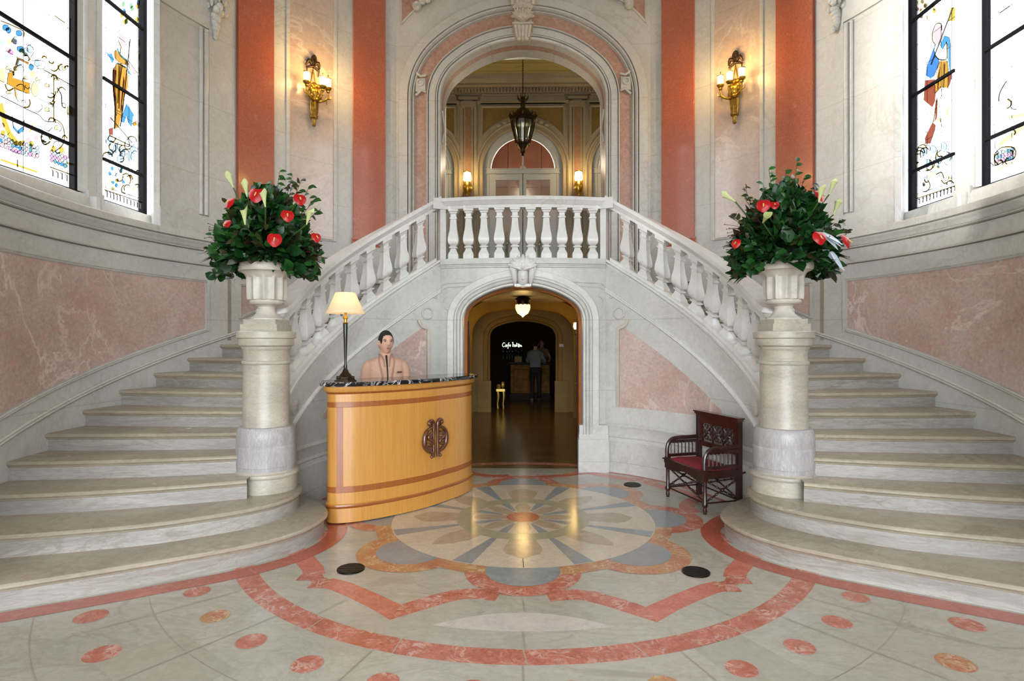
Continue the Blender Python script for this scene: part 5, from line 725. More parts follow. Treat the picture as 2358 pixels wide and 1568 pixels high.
for c in cs:
    AP = [(c+x, zz, nx, nz) for x, zz, nx, nz in arch_path(da, dz, da*.999, da*.99, ZL, 10)]
    arch_sweep(m, AP, lambda x: YH, [(0, -.2), (0, .02), (.02, .04), (.05, .04), (.06, .02), (.1, .02), (.11, .05), (.14, .06), (.16, .05), (.17, .02), (.25, .02), (.255, 0)], 0)
    # tympanum panel
    P = [(c-.90, YH-.012, 6.05), (c-.90, YH-.012, 6.72), (c+.90, YH-.012, 6.72), (c+.90, YH-.012, 6.05)]
    t0 = math.acos(.90/1.12); arc = [(c+1.12*cos(t), YH-.012, dz+1.12*sin(t)) for t in frange(t0, pi-t0, 14)]
    for p_, q_ in zip(arc, arc[1:]): pn.poly([p_, q_, (q_[0], q_[1], 6.72), (p_[0], p_[1], 6.72)], 0)
    for a, b_ in ((P[0], P[1]), (P[1], P[2]), (P[2], P[3])): m.tube([a, b_], .03, 6)
    m.tube(arc, .025, 6); m.box((c, YH-.03, 6.86), (1.86, .06, .16)); m.box((c, YH-.05, 6.80), (2.0, .1, .04)); m.box((c, YH-.04, 6.95), (1.8, .08, .04))
    for i in range(9):
        t = pi/2+(i-4)*.13; m.ball((c+1.06*cos(t), YH-.05, dz+1.06*sin(t)), (.06, .03, .045), 8, 5)
m.make('arch_surround', 'hall_stone', hw, ang=30); pn.make('wall_panel', 'ochre', hw)
for s in (-1, 1):
    p_ = MB(); p_.box((s*1.19, YH-.03, 4.7), (.2, .06, 4.3)); q_ = MB(); q_.box((s*1.19, YH-.065, 5.4), (.13, .02, 2.7)); 
    p_.box((s*1.19, YH-.05, 6.75), (.34, .1, .12)); p_.box((s*1.19, YH-.05, 6.88), (.42, .12, .05)); p_.box((s*1.04, YH-.03, 4.7), (.06, .04, 4.2)); p_.box((s*1.34, YH-.03, 4.7), (.06, .04, 4.2))
    p_.make('pilaster_strip', 'hall_stone', hw); q_.make('pilaster_inlay', 'hall_pink', hw)
for i, c in enumerate(cs):
    d = thing('door_%d' % (i+1), (c, YH+.08, ZL), None, None); d['kind'] = 'structure'; ws = da-.02; y = YH+.1
    m = MB()
    AP = [(c+x, zz, nx, nz) for x, zz, nx, nz in arch_path(ws-.14, dz, (ws-.14)*.999, (ws-.14)*.99, ZL, 10)]
    arch_sweep(m, AP, lambda x: y, [(0, -.06), (0, .0), (.01, .02), (.04, .02), (.05, .035), (.09, .035), (.1, .05), (.18, .05)], 0)
    m.box((c, y-.02, dz-.05), (1.66, .06, .09)); m.box((c, y-.03, dz-.01), (1.66, .09, .02)); m.box((c, y-.03, dz-.1), (1.66, .09, .02))
    m.box((c, y-.01, dz+.34), (.04, .05, .64)); m.ball((c, y-.03, dz+.02), (.07, .04, .05))
    m.make('door_frame', 'white_paint', d, ang=30)
    for s in (-1, 1):
        lf = MB(); 
        for x in (.035, .67): lf.box((c+s*x, y, 3.87), (.085 if x < .1 else .14, .05, 2.8))
        for zz, hh in ((5.2, .12), (3.1, .14), (2.52, .12)): lf.box((c+s*.335, y, zz), (.53, .046, hh))
        lf.box((c+s*.34, y+.01, 2.8), (.55, .02, .5)); lf = lf.make('door_leaf', 'white_paint', d)
        MB().box((c+s*.34, y+.02, 4.16), (.54, .01, 2.0)).make('glass_pane', 'vase_glass', lf)
        if c == 0: MB().box((s*.03, y-.04, 3.3), (.03, .03, .3)).make('push_plate', 'brass', lf)
    m = MB(); m.grid(lambda u, v: Vector((c-.65+1.3*u, y+.012, dz+.66*v)), 1, 1) if False else None
    P = [(c+.70*cos(t), y+.015, dz+.70*sin(t)) for t in frange(0, pi, 16)]; m = MB(); m.poly(P); m.make('fanlight_pane', 'vase_glass', d)
# room beyond the glazed doors
m = MB(); m.box((0, 15.4, 5), (9, .1, 5.2)); m.box((0, 14, ZL-.03), (9, 2.8, .06)); m.box((-4.5, 14, 5), (.1, 2.8, 5.2)); m.box((4.5, 14, 5), (.1, 2.8, 5.2)); m.box((0, 14, 7.45), (9, 2.8, .06))
for x in (-3, -1.9, -.9, -.35, .45, 1.4, 2.4): m.box((x, 15.32, 5), (.07, .06, 5))
for zz in (4.2, 4.35, 4.5, 4.9, 5.7): m.box((0, 15.33, zz), (9, .04, .025))
struct(m, 'wall_beyond', ['door_brown'])
light('POINT', (0, 14, 5.8), 70, (1, .8, .65), .2); light('POINT', (2.5, 14, 5.8), 34, (1, .8, .65), .2); light('POINT', (-2.5, 14, 5.8), 17, (1, .8, .65), .2)
# ---------------------------------------------------------------- corridor under the landing, bar room
YC = 12.9
m = MB()
for s in (-1, 1): m.add([(s*1.3, 7.35, 0), (s*1.3, YC, 0), (s*1.3, YC, 2.4), (s*1.3, 7.35, 2.4)], [(0, 1, 2, 3)])
wall_with_arch(m, arch_path(.74, 1.66, .37, .28, 0, 10), lambda x: YC, -1.3, 1.3, 0, 2.4)
wall_with_arch(m, arch_path(.74, 1.84, .43, .3, 0, 10), lambda x: 7.36, -1.3, 1.3, 0, 2.4)
cw = struct(m, 'wall_corridor', ['yellow_wall'])
m = MB(); ap2 = arch_path(.74, 1.66, .37, .28, 0, 10); arch_sweep(m, ap2, lambda x: YC, [(0, -.3), (0, .05), (.03, .06), (.05, .04), (.14, .03), (.15, .0)], 0)
arch_sweep(m, arch_path(1.05, 1.7, .55, .5, 0, 10), lambda x: 11.9, [(0, -.05), (0, .0), (.03, .03), (.06, .02), (.25, .0)], 0)
for s in (-1, 1): m.box((s*.86, YC-.04, .35), (.3, .1, .7)); m.box((s*1.2, 10.4, 1.1), (.14, .3, 2.2))
m.make('arch_rib', 'yellow_wall', cw, ang=30)
m = MB(); m.grid(lambda u, v: Vector((-1.3+2.6*u, 7.3+5.6*v, 2.398)), 1, 1); struct(m, 'ceiling_corridor', ['hall_stone'])
m = MB(); arch_sweep(m, arch_path(.715, 1.84, .41, .29, 0, 12), lambda x: 7.3, [(.05, -.04), (-.012, -.04), (-.012, .06), (.05, .06)], 0); m.make('door_frame', 'wood_trim', cw)
for s, lab in ((1, 'carved dark red door leaf folded back at the right of the lower archway'), (-1, 'carved dark red door leaf folded back at the left of the lower archway')):
    t = thing('door_leaf', (s*.72, 7.75, 0), lab, 'door')
    m = MB(); m.box((s*.752, 7.72, .94), (.045, .7, 1.82), -s*R_(5.5)); m.make('panel', 'carved_red', t)
    m = MB()
    for i in range(16):
        for jx in (7.45, 7.62, 7.8, 7.98): jx += 0; m.ball((s*(.695+(jx-7.38)*.095), jx+random.uniform(-.05, .05), .15+i*.105+random.uniform(-.04, .04)), (random.uniform(.006, .012), random.uniform(.02, .06), random.uniform(.02, .06)), 8, 5)
    for y in (7.39, 8.05): m.box((s*(.70+(y-7.38)*.095), y, .94), (.03, .05, 1.82))
    m.make('carving', 'carved_red', t)
    MB().ball((s*.74, 8.03, 1.0), .02, 8, 6).make('knob', 'brass', t)
m = MB(); 
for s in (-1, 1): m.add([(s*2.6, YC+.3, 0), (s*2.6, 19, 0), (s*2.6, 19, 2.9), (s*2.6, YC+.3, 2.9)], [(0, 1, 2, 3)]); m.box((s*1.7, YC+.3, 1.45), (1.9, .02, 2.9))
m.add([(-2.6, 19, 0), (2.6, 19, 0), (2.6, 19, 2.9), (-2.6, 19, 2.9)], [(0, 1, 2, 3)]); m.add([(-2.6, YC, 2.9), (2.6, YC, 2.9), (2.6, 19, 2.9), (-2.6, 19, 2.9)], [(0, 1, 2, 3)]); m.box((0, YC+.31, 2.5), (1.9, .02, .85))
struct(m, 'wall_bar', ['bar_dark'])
# ---------------------------------------------------------------- staircases
def offset(P, d):
    out = []
    for i, p in enumerate(P):
        a = P[max(i-1, 0)]; b = P[min(i+1, len(P)-1)]; t = Vector((b[0]-a[0], b[1]-a[1])).normalized(); out.append((p[0]-t.y*d, p[1]+t.x*d))
    return out
def step(k, s, parent):
    zt, z0 = zs(k), zs(k-1)
    if k == 1: F = catmull(S1, 4); back = [(3.9, 3.8), (3.9, 4.6), (2.5, 5.4)]
    elif k == 2: F = catmull(S2, 4); back = [(4.0, 4.3), (3.9, 4.9), (2.5, 5.3)]
    else:
        bul = {3: .07, 4: .05, 5: .03}.get(k, .012)
        F = []
        for i in range(11):
            r = 2.30+1.87*i/10; p = circ(r, th(k)); nrm = Vector((cos(R_(th(k))), -sin(R_(th(k))), 0)); p = p+nrm*bul*sin(pi*i/10); F.append((p.x, p.y))
        kb = th(k)-6.0-(2.5 if k < 16 else 0)
        back = [tuple(circ(r, kb).xy) for r in (4.17, 3.2, 2.3)]
    rows = [(.02, zt), (.008, zt-.004), (.001, zt-.014), (.001, zt-.026), (.008, zt-.036), (.016, zt-.04), (.02, zt-.05), (.034, zt-.056), (.034, z0-.002 if k > 1 else 0)]
    m = MB(); n = len(F); vs = []; fs = []; mt = []
    for d, zz in rows: vs += [(s*x, y, zz) for x, y in offset(F, d)]
    for i in range(len(rows)-1):
        for j in range(n-1): fs.append((i*n+j, i*n+j+1, (i+1)*n+j+1, (i+1)*n+j)); mt.append(0 if i < 7 else 1)
    vs += [(s*x, y, zt) for x, y in back]; o = len(rows)*n
    fs.append(tuple(range(n))+tuple(range(o, o+len(back)))); mt.append(0)
    m.add(vs, fs, mt)
    return m.make('step', ['stone_step', 'stone_riser'], parent, ang=30)
BAL = [(.0, .0)]
def baluster_proto(k):
    """square balusters; on the flights their mouldings rake with the stair"""
    m = MB()
    prof = [(.064, -.02), (.064, .06), (.060, .072), (.048, .095), (.038, .115), (.034, .135), (.036, .14), (.050, .144), (.052, .152), (.05, .158), (.034, .162), (.032, .17), (.045, .180), (.060, .20), (.066, .225), (.0665, .25), (.063, .28), (.054, .33), (.046, .37), (.041, .42), (.038, .47), (.0365, .50), (.046, .503), (.048, .512), (.046, .52), (.036, .523), (.034, .55), (.036, .566), (.048, .572), (.050, .585), (.057, .592), (.0625, .60), (.0625, .67)]
    vs = []; fs = []; e = .96
    sh = [(-e, -1), (e, -1), (1, -e), (1, e), (e, 1), (-e, 1), (-1, e), (-1, -e)]
    for r, z_ in prof:
        for x, y in sh: vs.append((r*x, r*y, z_+k*r*x))
    for i in range(len(prof)-1):
        for j in range(8): fs.append((i*8+j, i*8+(j+1) % 8, (i+1)*8+(j+1) % 8, (i+1)*8+j))
    fs += [tuple(range(8))[::-1], tuple((len(prof)-1)*8+j for j in range(8))]
    return m.add(vs, fs)
bal_mesh = {}
def add_baluster(parent, p, rz, k=0, stretch=1.0):
    if k not in bal_mesh:
        o = baluster_proto(k).make('baluster', 'stone_rail', None, ang=32); bal_mesh[k] = o.data
    else: o = bpy.data.objects.new('baluster', bal_mesh[k]); COL.objects.link(o)
    o.parent = parent; o.matrix_parent_inverse = Matrix.Translation(-wloc(parent)); o.location = p; o.rotation_euler = (0, 0, rz); o.scale = (1, 1, stretch)
RAIL = [(-.10, .03+.085), (-.088, .135), (.088, .135), (.10, .115), (.10, .09), (.088, .08), (.08, .045), (.068, .035), (.068, 0), (-.068, 0), (-.068, .035), (-.08, .045), (-.088, .08), (-.10, .09)]
RAIL = [(u, v-.135) for u, v in RAIL]
for s, side in ((1, 'right'), (-1, 'left')):
    t = thing('staircase', (s*3.2, 4.6, 0), 'curved marble staircase on the %s, beside the %s' % (side, 'carved armchair' if s > 0 else 'reception desk'), 'staircase')
    for k in range(1, 17): step(k, s, t)
    b = thing('stair_balustrade', circ(2.24, s*66, 1.6), 'sloping pale marble balustrade of the %s staircase, from flower column up to balcony' % side, 'balustrade')
    A = frange(s*28.0, s*92.5, 44)
    def zr(a):
        a = abs(a); z = zb(a)+.775
        if a > 84: z += .0011*(a-84)**2*.9
        return z
    def wr(a): a = abs(a); return 1 if a < 62 else 1+.40*((a-62)/30.5)**2
    m = MB(); vs = []; fs = []; mm = len(RAIL)
    for a in A:
        for u, v in RAIL: vs.append(circ(2.245, a, zr(a))+inw(a)*u*wr(a)+UP*v)
    # rounded end
    for q, (k1, k2) in enumerate(((.96, .94), (.8, .75), (.5, .4))):
        a = s*(92.5+.7+.55*q)
        for u, v in RAIL: vs.append(circ(2.245, a, zr(92.5*s))+inw(a)*u*wr(s*92.5)*k1+UP*(-.067+(v+.067)*k2))
    L = len(A)+3
    for i in range(L-1):
        for j in range(mm): fs.append((i*mm+j, (i+1)*mm+j, (i+1)*mm+(j+1) % mm, i*mm+(j+1) % mm))
    fs += [tuple(range(mm)), tuple((L-1)*mm+j for j in range(mm))]
    m.add(vs, fs); m.make('handrail', 'stone_rail', b, ang=40)
    # sloping bed under and over the balusters
    m = MB(); A2 = frange(s*29.5, s*93, 30)
    m.sweep([circ(2.245, a, zb(a)) for a in A2], [inw(a) for a in A2], [UP]*31, [(-.075, 0), (.075, 0), (.075, .035), (.065, .045), (-.065, .045), (-.075, .035)], closed=True, caps=True); m.make('plinth_course', 'stone_rail', b)
    for i in range(10):
        a = s*(34.6+5.95*i); add_baluster(b, circ(2.245, a, zb(a)), -R_(a), -s*.62)
t = thing('balcony_balustrade', (0, 7.05, 2.6), 'bowed pale marble balustrade of the balcony over the dark archway', 'balustrade')
m = MB(); P = frange(-1.06, 1.06, 18); bb = lambda x: bow(x)+.07
m.sweep([(x, bb(x), 3.355) for x in P], [(0, -1, 0)]*19, [UP]*19, RAIL, closed=True, caps=True); m.make('handrail', 'stone_rail', t, ang=40)
m = MB(); m.sweep([(x, bb(x), 2.6) for x in frange(-1.0, 1.0, 12)], [(0, -1, 0)]*13, [UP]*13, [(-.08, -.1), (.08, -.1), (.08, .005), (-.08, .005)], closed=True, caps=True); m.make('plinth_course', 'stone_rail', t)
for i in range(10):
    x = -.86+1.72*i/9; add_baluster(t, Vector((x, bb(x), 2.6)), 0)
for s in (-1, 1): m = MB(); m.box((s*1.015, 7.17, 2.95), (.07, .16, .74), -s*R_(20)); m.box((s*1.03, 7.17, 3.288), (.22, .21, .135), -s*R_(20)); m.make('corner_post', 'stone_rail', t)
# ---------------------------------------------------------------- newel columns, urns
for s, side in ((1, 'right'), (-1, 'left')):
    c = (s*2.215, 4.93, 0); t = thing('newel_column', (c[0], c[1], .325), 'round marble newel column at the foot of the %s staircase, under the flower urn' % side, 'column')
    MB().lathe([(.252, .325), (.252, .42), (.25, .445), (.262, .45), (.268, .465), (.262, .482), (.245, .49), (.24, .50)], c, 48).make('base', 'stone_newel', t, ang=25)
    MB().lathe([(.238, .49), (.24, .535), (.243, .54), (.243, .70), (.238, .71), (.238, .72), (.241, .73), (.238, .80), (.232, .84), (.218, .865), (.2, .87)], c, 48).make('drum', 'stone_drum', t, ang=25)
    MB().lathe([(.193, .865), (.19, .88), (.187, 1.38), (.187, 1.395), (.197, 1.40), (.2, 1.412), (.197, 1.424), (.185, 1.43), (.185, 1.50), (.19, 1.52)], c, 48).make('shaft', 'stone_newel', t, ang=25)
    MB().lathe([(.19, 1.515), (.2, 1.535), (.2, 1.545), (.222, 1.56), (.224, 1.615), (.24, 1.622), (.241, 1.672), (.236, 1.678)], c, 48).make('capital', 'stone_newel', t, ang=25)
    m = MB(); m.box((c[0], c[1], 1.707), (.31, .31, .062)); m.box((c[0], c[1], 1.757), (.275, .275, .042)); m.make('pedestal_block', 'stone_newel', t)
    u = thing('urn', (c[0], c[1], 1.778), 'fluted stone urn holding the %s flower arrangement, on the %s newel column' % (side, side), 'urn')
    MB().lathe([(.14, 1.778), (.138, 1.79), (.105, 1.81), (.08, 1.84), (.07, 1.868), (.075, 1.89), (.1, 1.905)], c, 36).make('foot', 'stone_urn', u, ang=30)
    nf = 12
    fl_ = lambda i, a: (1-.13*max(0, cos(a*nf/2+.0)**2)**.6) if 4 <= i <= 9 else 1
    MB().lathe([(.1, 1.905), (.128, 1.91), (.14, 1.925), (.135, 1.943), (.16, 1.948), (.163, 1.96), (.165, 2.0), (.166, 2.06), (.167, 2.11), (.168, 2.135), (.17, 2.15), (.18, 2.17), (.205, 2.183), (.215, 2.187)], c, 128, flute=fl_).make('bowl', 'stone_urn', u, ang=40)
    er = lambda i, a: 1+(.03*abs(cos(a*6)) if 1 <= i <= 3 else 0)
    MB().lathe([(.2, 2.184), (.218, 2.19), (.226, 2.215), (.224, 2.25), (.21, 2.27), (.18, 2.272), (.17, 2.24)], c, 96, flute=er).make('rim', 'stone_urn', u, ang=40)
    MB().lathe([(.001, 2.235), (.175, 2.235), (.175, 2.245), (.001, 2.25)], c, 24).make('soil', 'soil', u)
# ---------------------------------------------------------------- flower arrangements
def anthurium(t, p, face, r=.062):
    r *= .9
    face = Vector(face).normalized(); M = face.to_track_quat('Z', 'Y').to_matrix().to_4x4()
    m = MB(); vs = []; rows = 5; nn = 18
    for i in range(rows+1):
        for j in range(nn):
            a = 2*pi*j/nn; rr = r*(i/rows)*(1-.28*exp(-((a-pi/2)/.35)**2)+.25*exp(-((a-3*pi/2)/.4)**2))
            vs.append(Vector(p)+M @ Vector((rr*cos(a), rr*sin(a), .10*r*(-(i/rows)**2)*3+.04*r*cos(3*a)*(i/rows)+.012)))
    m.add(vs, [(i*nn+j, (i+1)*nn+j, (i+1)*nn+(j+1) % nn, i*nn+(j+1) % nn) for i in range(rows) for j in range(nn)])
    o = m.make('anthurium', 'anthurium_red', t, ang=60)
    MB().tube([Vector(p)+M @ Vector((0, .1*r, .012)), Vector(p)+M @ Vector((0, -.3*r, .022)), Vector(p)+M @ Vector((0, -.6*r, .036))], [.005, .005, .003], 8).make('spadix', 'spadix', o)
    b = Vector((t.location.x, t.location.y, 2.3)); q_ = (Vector(p)+b)/2+Vector((0, 0, .06))
    MB().tube([p, q_, b], .004, 5).make('stem', 'stem', o)
def calla(t, p, d, L=.11):
    d = Vector(d).normalized(); M = d.to_track_quat('Z', 'Y').to_matrix().to_4x4(); m = MB(); nn = 14; vs = []
    prof = [(.005, 0), (.009, .25), (.014, .5), (.02, .75), (.026, .92), (.030, 1.0)]
    for i, (r, h) in enumerate(prof):
        for j in range(nn): a = 2*pi*j/nn; vs.append(Vector(p)+M @ Vector((r*cos(a), r*sin(a), L*(h-.5)+(L*.32*max(0, cos(a))**3 if i > 3 else 0))))
    m.add(vs, [(i*nn+j, i*nn+(j+1) % nn, (i+1)*nn+(j+1) % nn, (i+1)*nn+j) for i in range(5) for j in range(nn)])
    o = m.make('calla_lily', 'calla', t, ang=60)
    b = Vector((t.location.x, t.location.y, 2.3)); e = Vector(p)-d*L*.5
    MB().tube([e, (e+b)/2+d*.02, b], .006, 6).make('stem', 'stem', o)
def bouquet(s, reds, callas, tops, label, seed):
    random.seed(seed); c = Vector((s*2.215, 4.93, 2.27)); t = thing('flower_arrangement', c, label, 'flower arrangement')
    m = MB()
    for i in range(2500):
        u = random.uniform(-.25, 1); a = random.uniform(0, 2*pi); rr = sqrt(max(0, 1-u*u)); q_ = random.random()**.35
        d = Vector((rr*cos(a), rr*sin(a), u)); fr = 1+(.16*random.random() if u < .3 else 0)
        side = min(1, max(0, (abs(d.x)-.45)/.3))
        p = c+Vector((d.x*.40*q_*fr, d.y*.33*q_*fr, (d.z*.56*q_ if u > 0 else d.z*(.25+.5*side)*q_)+.08*(1-abs(d.x))*(u > 0)+.04))
        dd = d*.7+Vector((random.uniform(-.7, .7), random.uniform(-.6, .4), random.uniform(-.5, .8)))
        L = random.uniform(.045, .095) if i % 7 else random.uniform(.11, .15); leafy(m, p-dd.normalized()*L*.5, (dd, Vector((random.uniform(-1, 1), random.uniform(-1.6, .2), random.uniform(-.4, 1.2)))), L, L*random.uniform(.45, .8), random.choice((0, 0, 0, 0, 1, 2, 1)), random.uniform(0, .45))
    for i in range(26):     # big tropical leaves
        a = random.uniform(0, 2*pi); u = random.uniform(-.15, .8); d = Vector((cos(a), sin(a)-.3, u)).normalized()
        leafy(m, c+Vector((d.x*.2, d.y*.18, d.z*.3)), (d, Vector((0, 0, 1))+d*.3), random.uniform(.2, .3), random.uniform(.09, .15), random.choice((0, 0, 1)), .3)
    for sx in (-1, 1):      # fingered leaves at the rim
        for i in range(9):
            a = (-.5+.1*i)+ (0 if sx > 0 else pi); d = Vector((cos(a), -abs(sin(a))*.6-.1, -.05+.05*i))
            leafy(m, c+Vector((sx*.2, -.05, .07)), (d, (0, 0, 1)), .33-.02*i, .05, 0 if i % 3 else 1, .25)
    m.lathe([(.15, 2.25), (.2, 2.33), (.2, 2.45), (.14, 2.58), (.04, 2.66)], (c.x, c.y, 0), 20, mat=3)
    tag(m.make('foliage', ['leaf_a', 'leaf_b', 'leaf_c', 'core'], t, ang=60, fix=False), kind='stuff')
    for i, (x, y, z, lean) in enumerate(tops):      # leafy sprigs that stand out of the mass
        b = MB(); e = Vector((x, y, z)); st = c+Vector(((x-c.x)*.35, (y-c.y)*.3, .15)); P = [st, (st+e)/2+Vector((0, 0, .03)), e]
        b.tube(P, [.004, .003, .002], 5, 1)
        for k in range(12):
            q_ = .3+.7*k/11; p = st.lerp(e, q_)+Vector((0, 0, .03*4*q_*(1-q_))); d = Vector((random.uniform(-1, 1), random.uniform(-1, .4), random.uniform(-.2, .7)))
            leafy(b, p, (d, (random.uniform(-.5, .5), -.8, .6)), .06, .042, 0)
        b.make('sprig', ['leaf_b' if lean else 'leaf_c', 'twig'], t, ang=60)
    for i in range(7):      # fine twigs
        a = random.choice((-1, 1)); b = MB(); p = c+Vector((a*.3, -.05, random.uniform(.0, .25)))
        for k in range(7):
            e = p+Vector((a*random.uniform(.1, .2), random.uniform(-.1, .1), random.uniform(-.06, .14))); b.tube([p, (p+e)/2+Vector((0, 0, .015)), e], .0018, 4)
            b.ball(e, .005, 5, 4)
        b.make('twig', 'bud_dark' if i % 2 else 'twig', t)
    for p, r in reds: anthurium(t, p, Vector((p[0]-c.x, (p[1]-c.y)*1.0-.35, .22)), r)
    for p, d in callas: calla(t, p, d)
    return t
tR = bouquet(1, [((1.897, 4.57, 2.67), .06), ((2.3, 4.5, 2.403), .062), ((2.63, 4.72, 2.413), .066), ((2.459, 4.8, 2.80), .06), ((1.749, 4.75, 2.399), .045), ((2.04, 4.7, 2.70), .04)],
        [((1.714, 4.8, 2.781), (-.8, 0, .5)), ((1.88, 4.50, 2.544), (-.1, -1, .35)), ((2.593, 4.88, 2.88), (.3, -.2, 1)), ((2.366, 4.62, 2.757), (.15, -.2, 1)), ((2.63, 4.88, 2.71), (.3, -.2, 1))],
        [(2.10, 4.95, 3.06, 1), (2.22, 4.9, 3.04, 1), (2.33, 4.93, 3.12, 1), (2.40, 4.95, 3.0, 1), (2.03, 4.9, 2.92, 1), (1.85, 4.85, 2.88, 0), (2.5, 4.9, 2.9, 0), (1.72, 4.8, 2.62, 0), (2.7, 4.9, 2.6, 0), (2.72, 4.85, 2.5, 0), (2.25, 4.8, 2.95, 1), (1.8, 4.7, 2.75, 0)],
        'large mixed arrangement with silvery leaf and red anthuriums in the right urn', 21)
m = MB()
for i in range(6): leafy(m, (2.40+.012*i, 4.66, 2.33), (Vector((.75-.12*i, -.35, -.75+.05*i)), Vector((.1, -.9, .5))), .24-.012*i, .045, 0, .15)
for i in range(3): leafy(m, (2.35, 4.6, 2.46), (Vector((.8-.2*i, -.2, -.45)), Vector((0, -.7, .7))), .2, .05, 0, .1)
m.make('silvery_leaf', 'leaf_silver', tR, ang=60)['label'] = 'silvery underside of a split leaf'
bouquet(-1, [((-2.15, 4.60, 2.783), .072), ((-2.429, 4.72, 2.748), .055), ((-1.858, 4.76, 2.783), .058), ((-1.876, 4.55, 2.601), .056), ((-1.933, 4.44, 2.391), .062), ((-2.415, 4.65, 2.553), .045), ((-1.7, 4.7, 2.452), .045)],
        [((-2.50, 4.88, 2.96), (-.35, -.1, 1)), ((-2.283, 4.70, 2.84), (-.15, -.1, 1)), ((-2.063, 4.55, 2.72), (-.1, -.15, 1)), ((-2.174, 4.45, 2.56), (0, -.2, 1)), ((-1.747, 4.65, 2.597), (.35, -.2, 1))],
        [(-2.09, 4.9, 3.05, 1), (-2.0, 4.95, 3.03, 1), (-1.9, 4.9, 2.98, 0), (-1.82, 4.88, 2.92, 1), (-2.15, 4.9, 2.96, 1), (-1.75, 4.85, 2.82, 1), (-1.7, 4.8, 2.7, 1), (-2.55, 4.9, 2.78, 0), (-2.66, 4.85, 2.5, 1), (-2.74, 4.85, 2.34, 1), (-1.68, 4.8, 2.3, 1), (-1.95, 4.85, 2.95, 0), (-1.9, 4.75, 2.15, 1)],
        'large mixed arrangement with red anthuriums and tall calla lilies in the left urn', 33)
# ---------------------------------------------------------------- reception desk
FR = [(-1.735, 5.13), (-1.732, 5.07), (-1.718, 5.02), (-1.69, 4.99), (-1.65, 4.975), (-1.60, 4.976), (-1.478, 5.012), (-1.35, 5.085), (-1.222, 5.178), (-1.09, 5.29), (-.96, 5.42), (-.85, 5.56), (-.763, 5.70), (-.68, 5.82), (-.623, 5.93), (-.575, 6.05), (-.552, 6.17), (-.56, 6.24), (-.60, 6.28)]
FR = catmull(FR, 3); BK = [(-.70, 6.30), (-1.775, 5.20)]
def outline(d):
    o_ = offset(FR, -d); n = Vector((-.709, .705))
    return o_+[(BK[0][0]+n.x*d+.3*d, BK[0][1]+n.y*d+.3*d), (BK[1][0]+n.x*d-.3*d, BK[1][1]+n.y*d-.3*d)]
t = thing('reception_desk', (-1.2, 5.6, 0), 'curved light maple reception desk with black marble top and carved emblem', 'desk')
m = MB()
rows = [(-.012, 0, 2), (-.012, .012, 2), (.008, .012, 0), (.008, .135, 0), (.013, .142, 1), (.018, .155, 1), (.013, .168, 1), (.0, .175, 0), (0, .27, 0), (.002, .272, 1), (.002, .325, 1), (0, .327, 0), (0, 1.015, 0), (.002, 1.017, 1), (.002, 1.062, 1), (0, 1.064, 0), (.0, 1.13, 0), (.012, 1.14, 1), (.018, 1.15, 1), (.028, 1.165, 0), (.032, 1.198, 0)]
n = len(FR)+2; vs = []; fs = []; mt = []
for d, zz, mm in rows: vs += [(x, y, zz) for x, y in outline(d)]
vb = next(i for i, p in enumerate(FR) if p[0] > -1.62 and p[1] < 5)
for i in range(len(rows)-1):
    for j in range(n):
        k = (j+1) % n; mat = rows[i+1][2]
        if rows[i][1] in (.327,) and j in (vb-1, vb): mat = 1
        fs.append((i*n+j, i*n+k, (i+1)*n+k, (i+1)*n+j)); mt.append(mat)
fs += [tuple(range(n)), tuple((len(rows)-1)*n+j for j in range(n))]; mt += [0, 0]
m.add(vs, fs, mt); m.make('body', ['maple', 'cherry', 'bar_dark'], t, ang=30)
m = MB(); vs = []; fs = []
for d, zz in ((.045, 1.198), (.06, 1.203), (.064, 1.218), (.06, 1.232), (.05, 1.238)): vs += [(x, y, zz) for x, y in outline(d)]
for i in range(4):
    for j in range(n): k = (j+1) % n; fs.append((i*n+j, i*n+k, (i+1)*n+k, (i+1)*n+j))
fs += [tuple(range(n)), tuple(4*n+j for j in range(n))]; m.add(vs, fs); m.make('countertop', 'black_marble', t, ang=30)
# carved double emblem
ec = Vector((-.853, 5.548, .65)); et = Vector((.56, .83, 0)).normalized(); en = Vector((.83, -.56, 0)).normalized()
def ep(u, v, w_=.012): return ec+et*u+UP*v+en*w_
m = MB()
for s in (-1, 1):
    m.tube([ep(s*.07, .135), ep(s*.095, .15), ep(s*.085, .175), ep(s*.05, .18), ep(s*.03, .15), ep(s*.028, .10), ep(s*.03, 0), ep(s*.028, -.10), ep(s*.035, -.17)], [.012, .014, .016, .018, .019, .017, .013, .015, .017], 8)
    m.tube([ep(s*.035, .115), ep(s*.09, .105), ep(s*.14, .065), ep(s*.155, 0), ep(s*.145, -.06), ep(s*.10, -.105), ep(s*.05, -.125), ep(s*.045, -.17)], [.012, .016, .02, .024, .024, .02, .016, .012], 8)
    m.tube([ep(s*.05, .07, .02), ep(s*.10, .05, .025), ep(s*.11, .015, .025), ep(s*.06, -.01, .025), ep(s*.05, -.04, .022), ep(s*.10, -.065, .022)], [.01, .014, .014, .014, .012, .008], 8)
    for i in range(6): m.tube([ep(s*.05, .05-.025*i, .02), ep(s*.085, .045-.025*i, .03), ep(s*.12, .055-.025*i, .02)], [.004, .008, .004], 6)
    m.ball(ep(s*.085, .155, .02), .016, 8, 6); m.ball(ep(s*.06, -.165, .018), .016, 8, 6)
m.make('carved_emblem', 'carved_brown', t, ang=50)
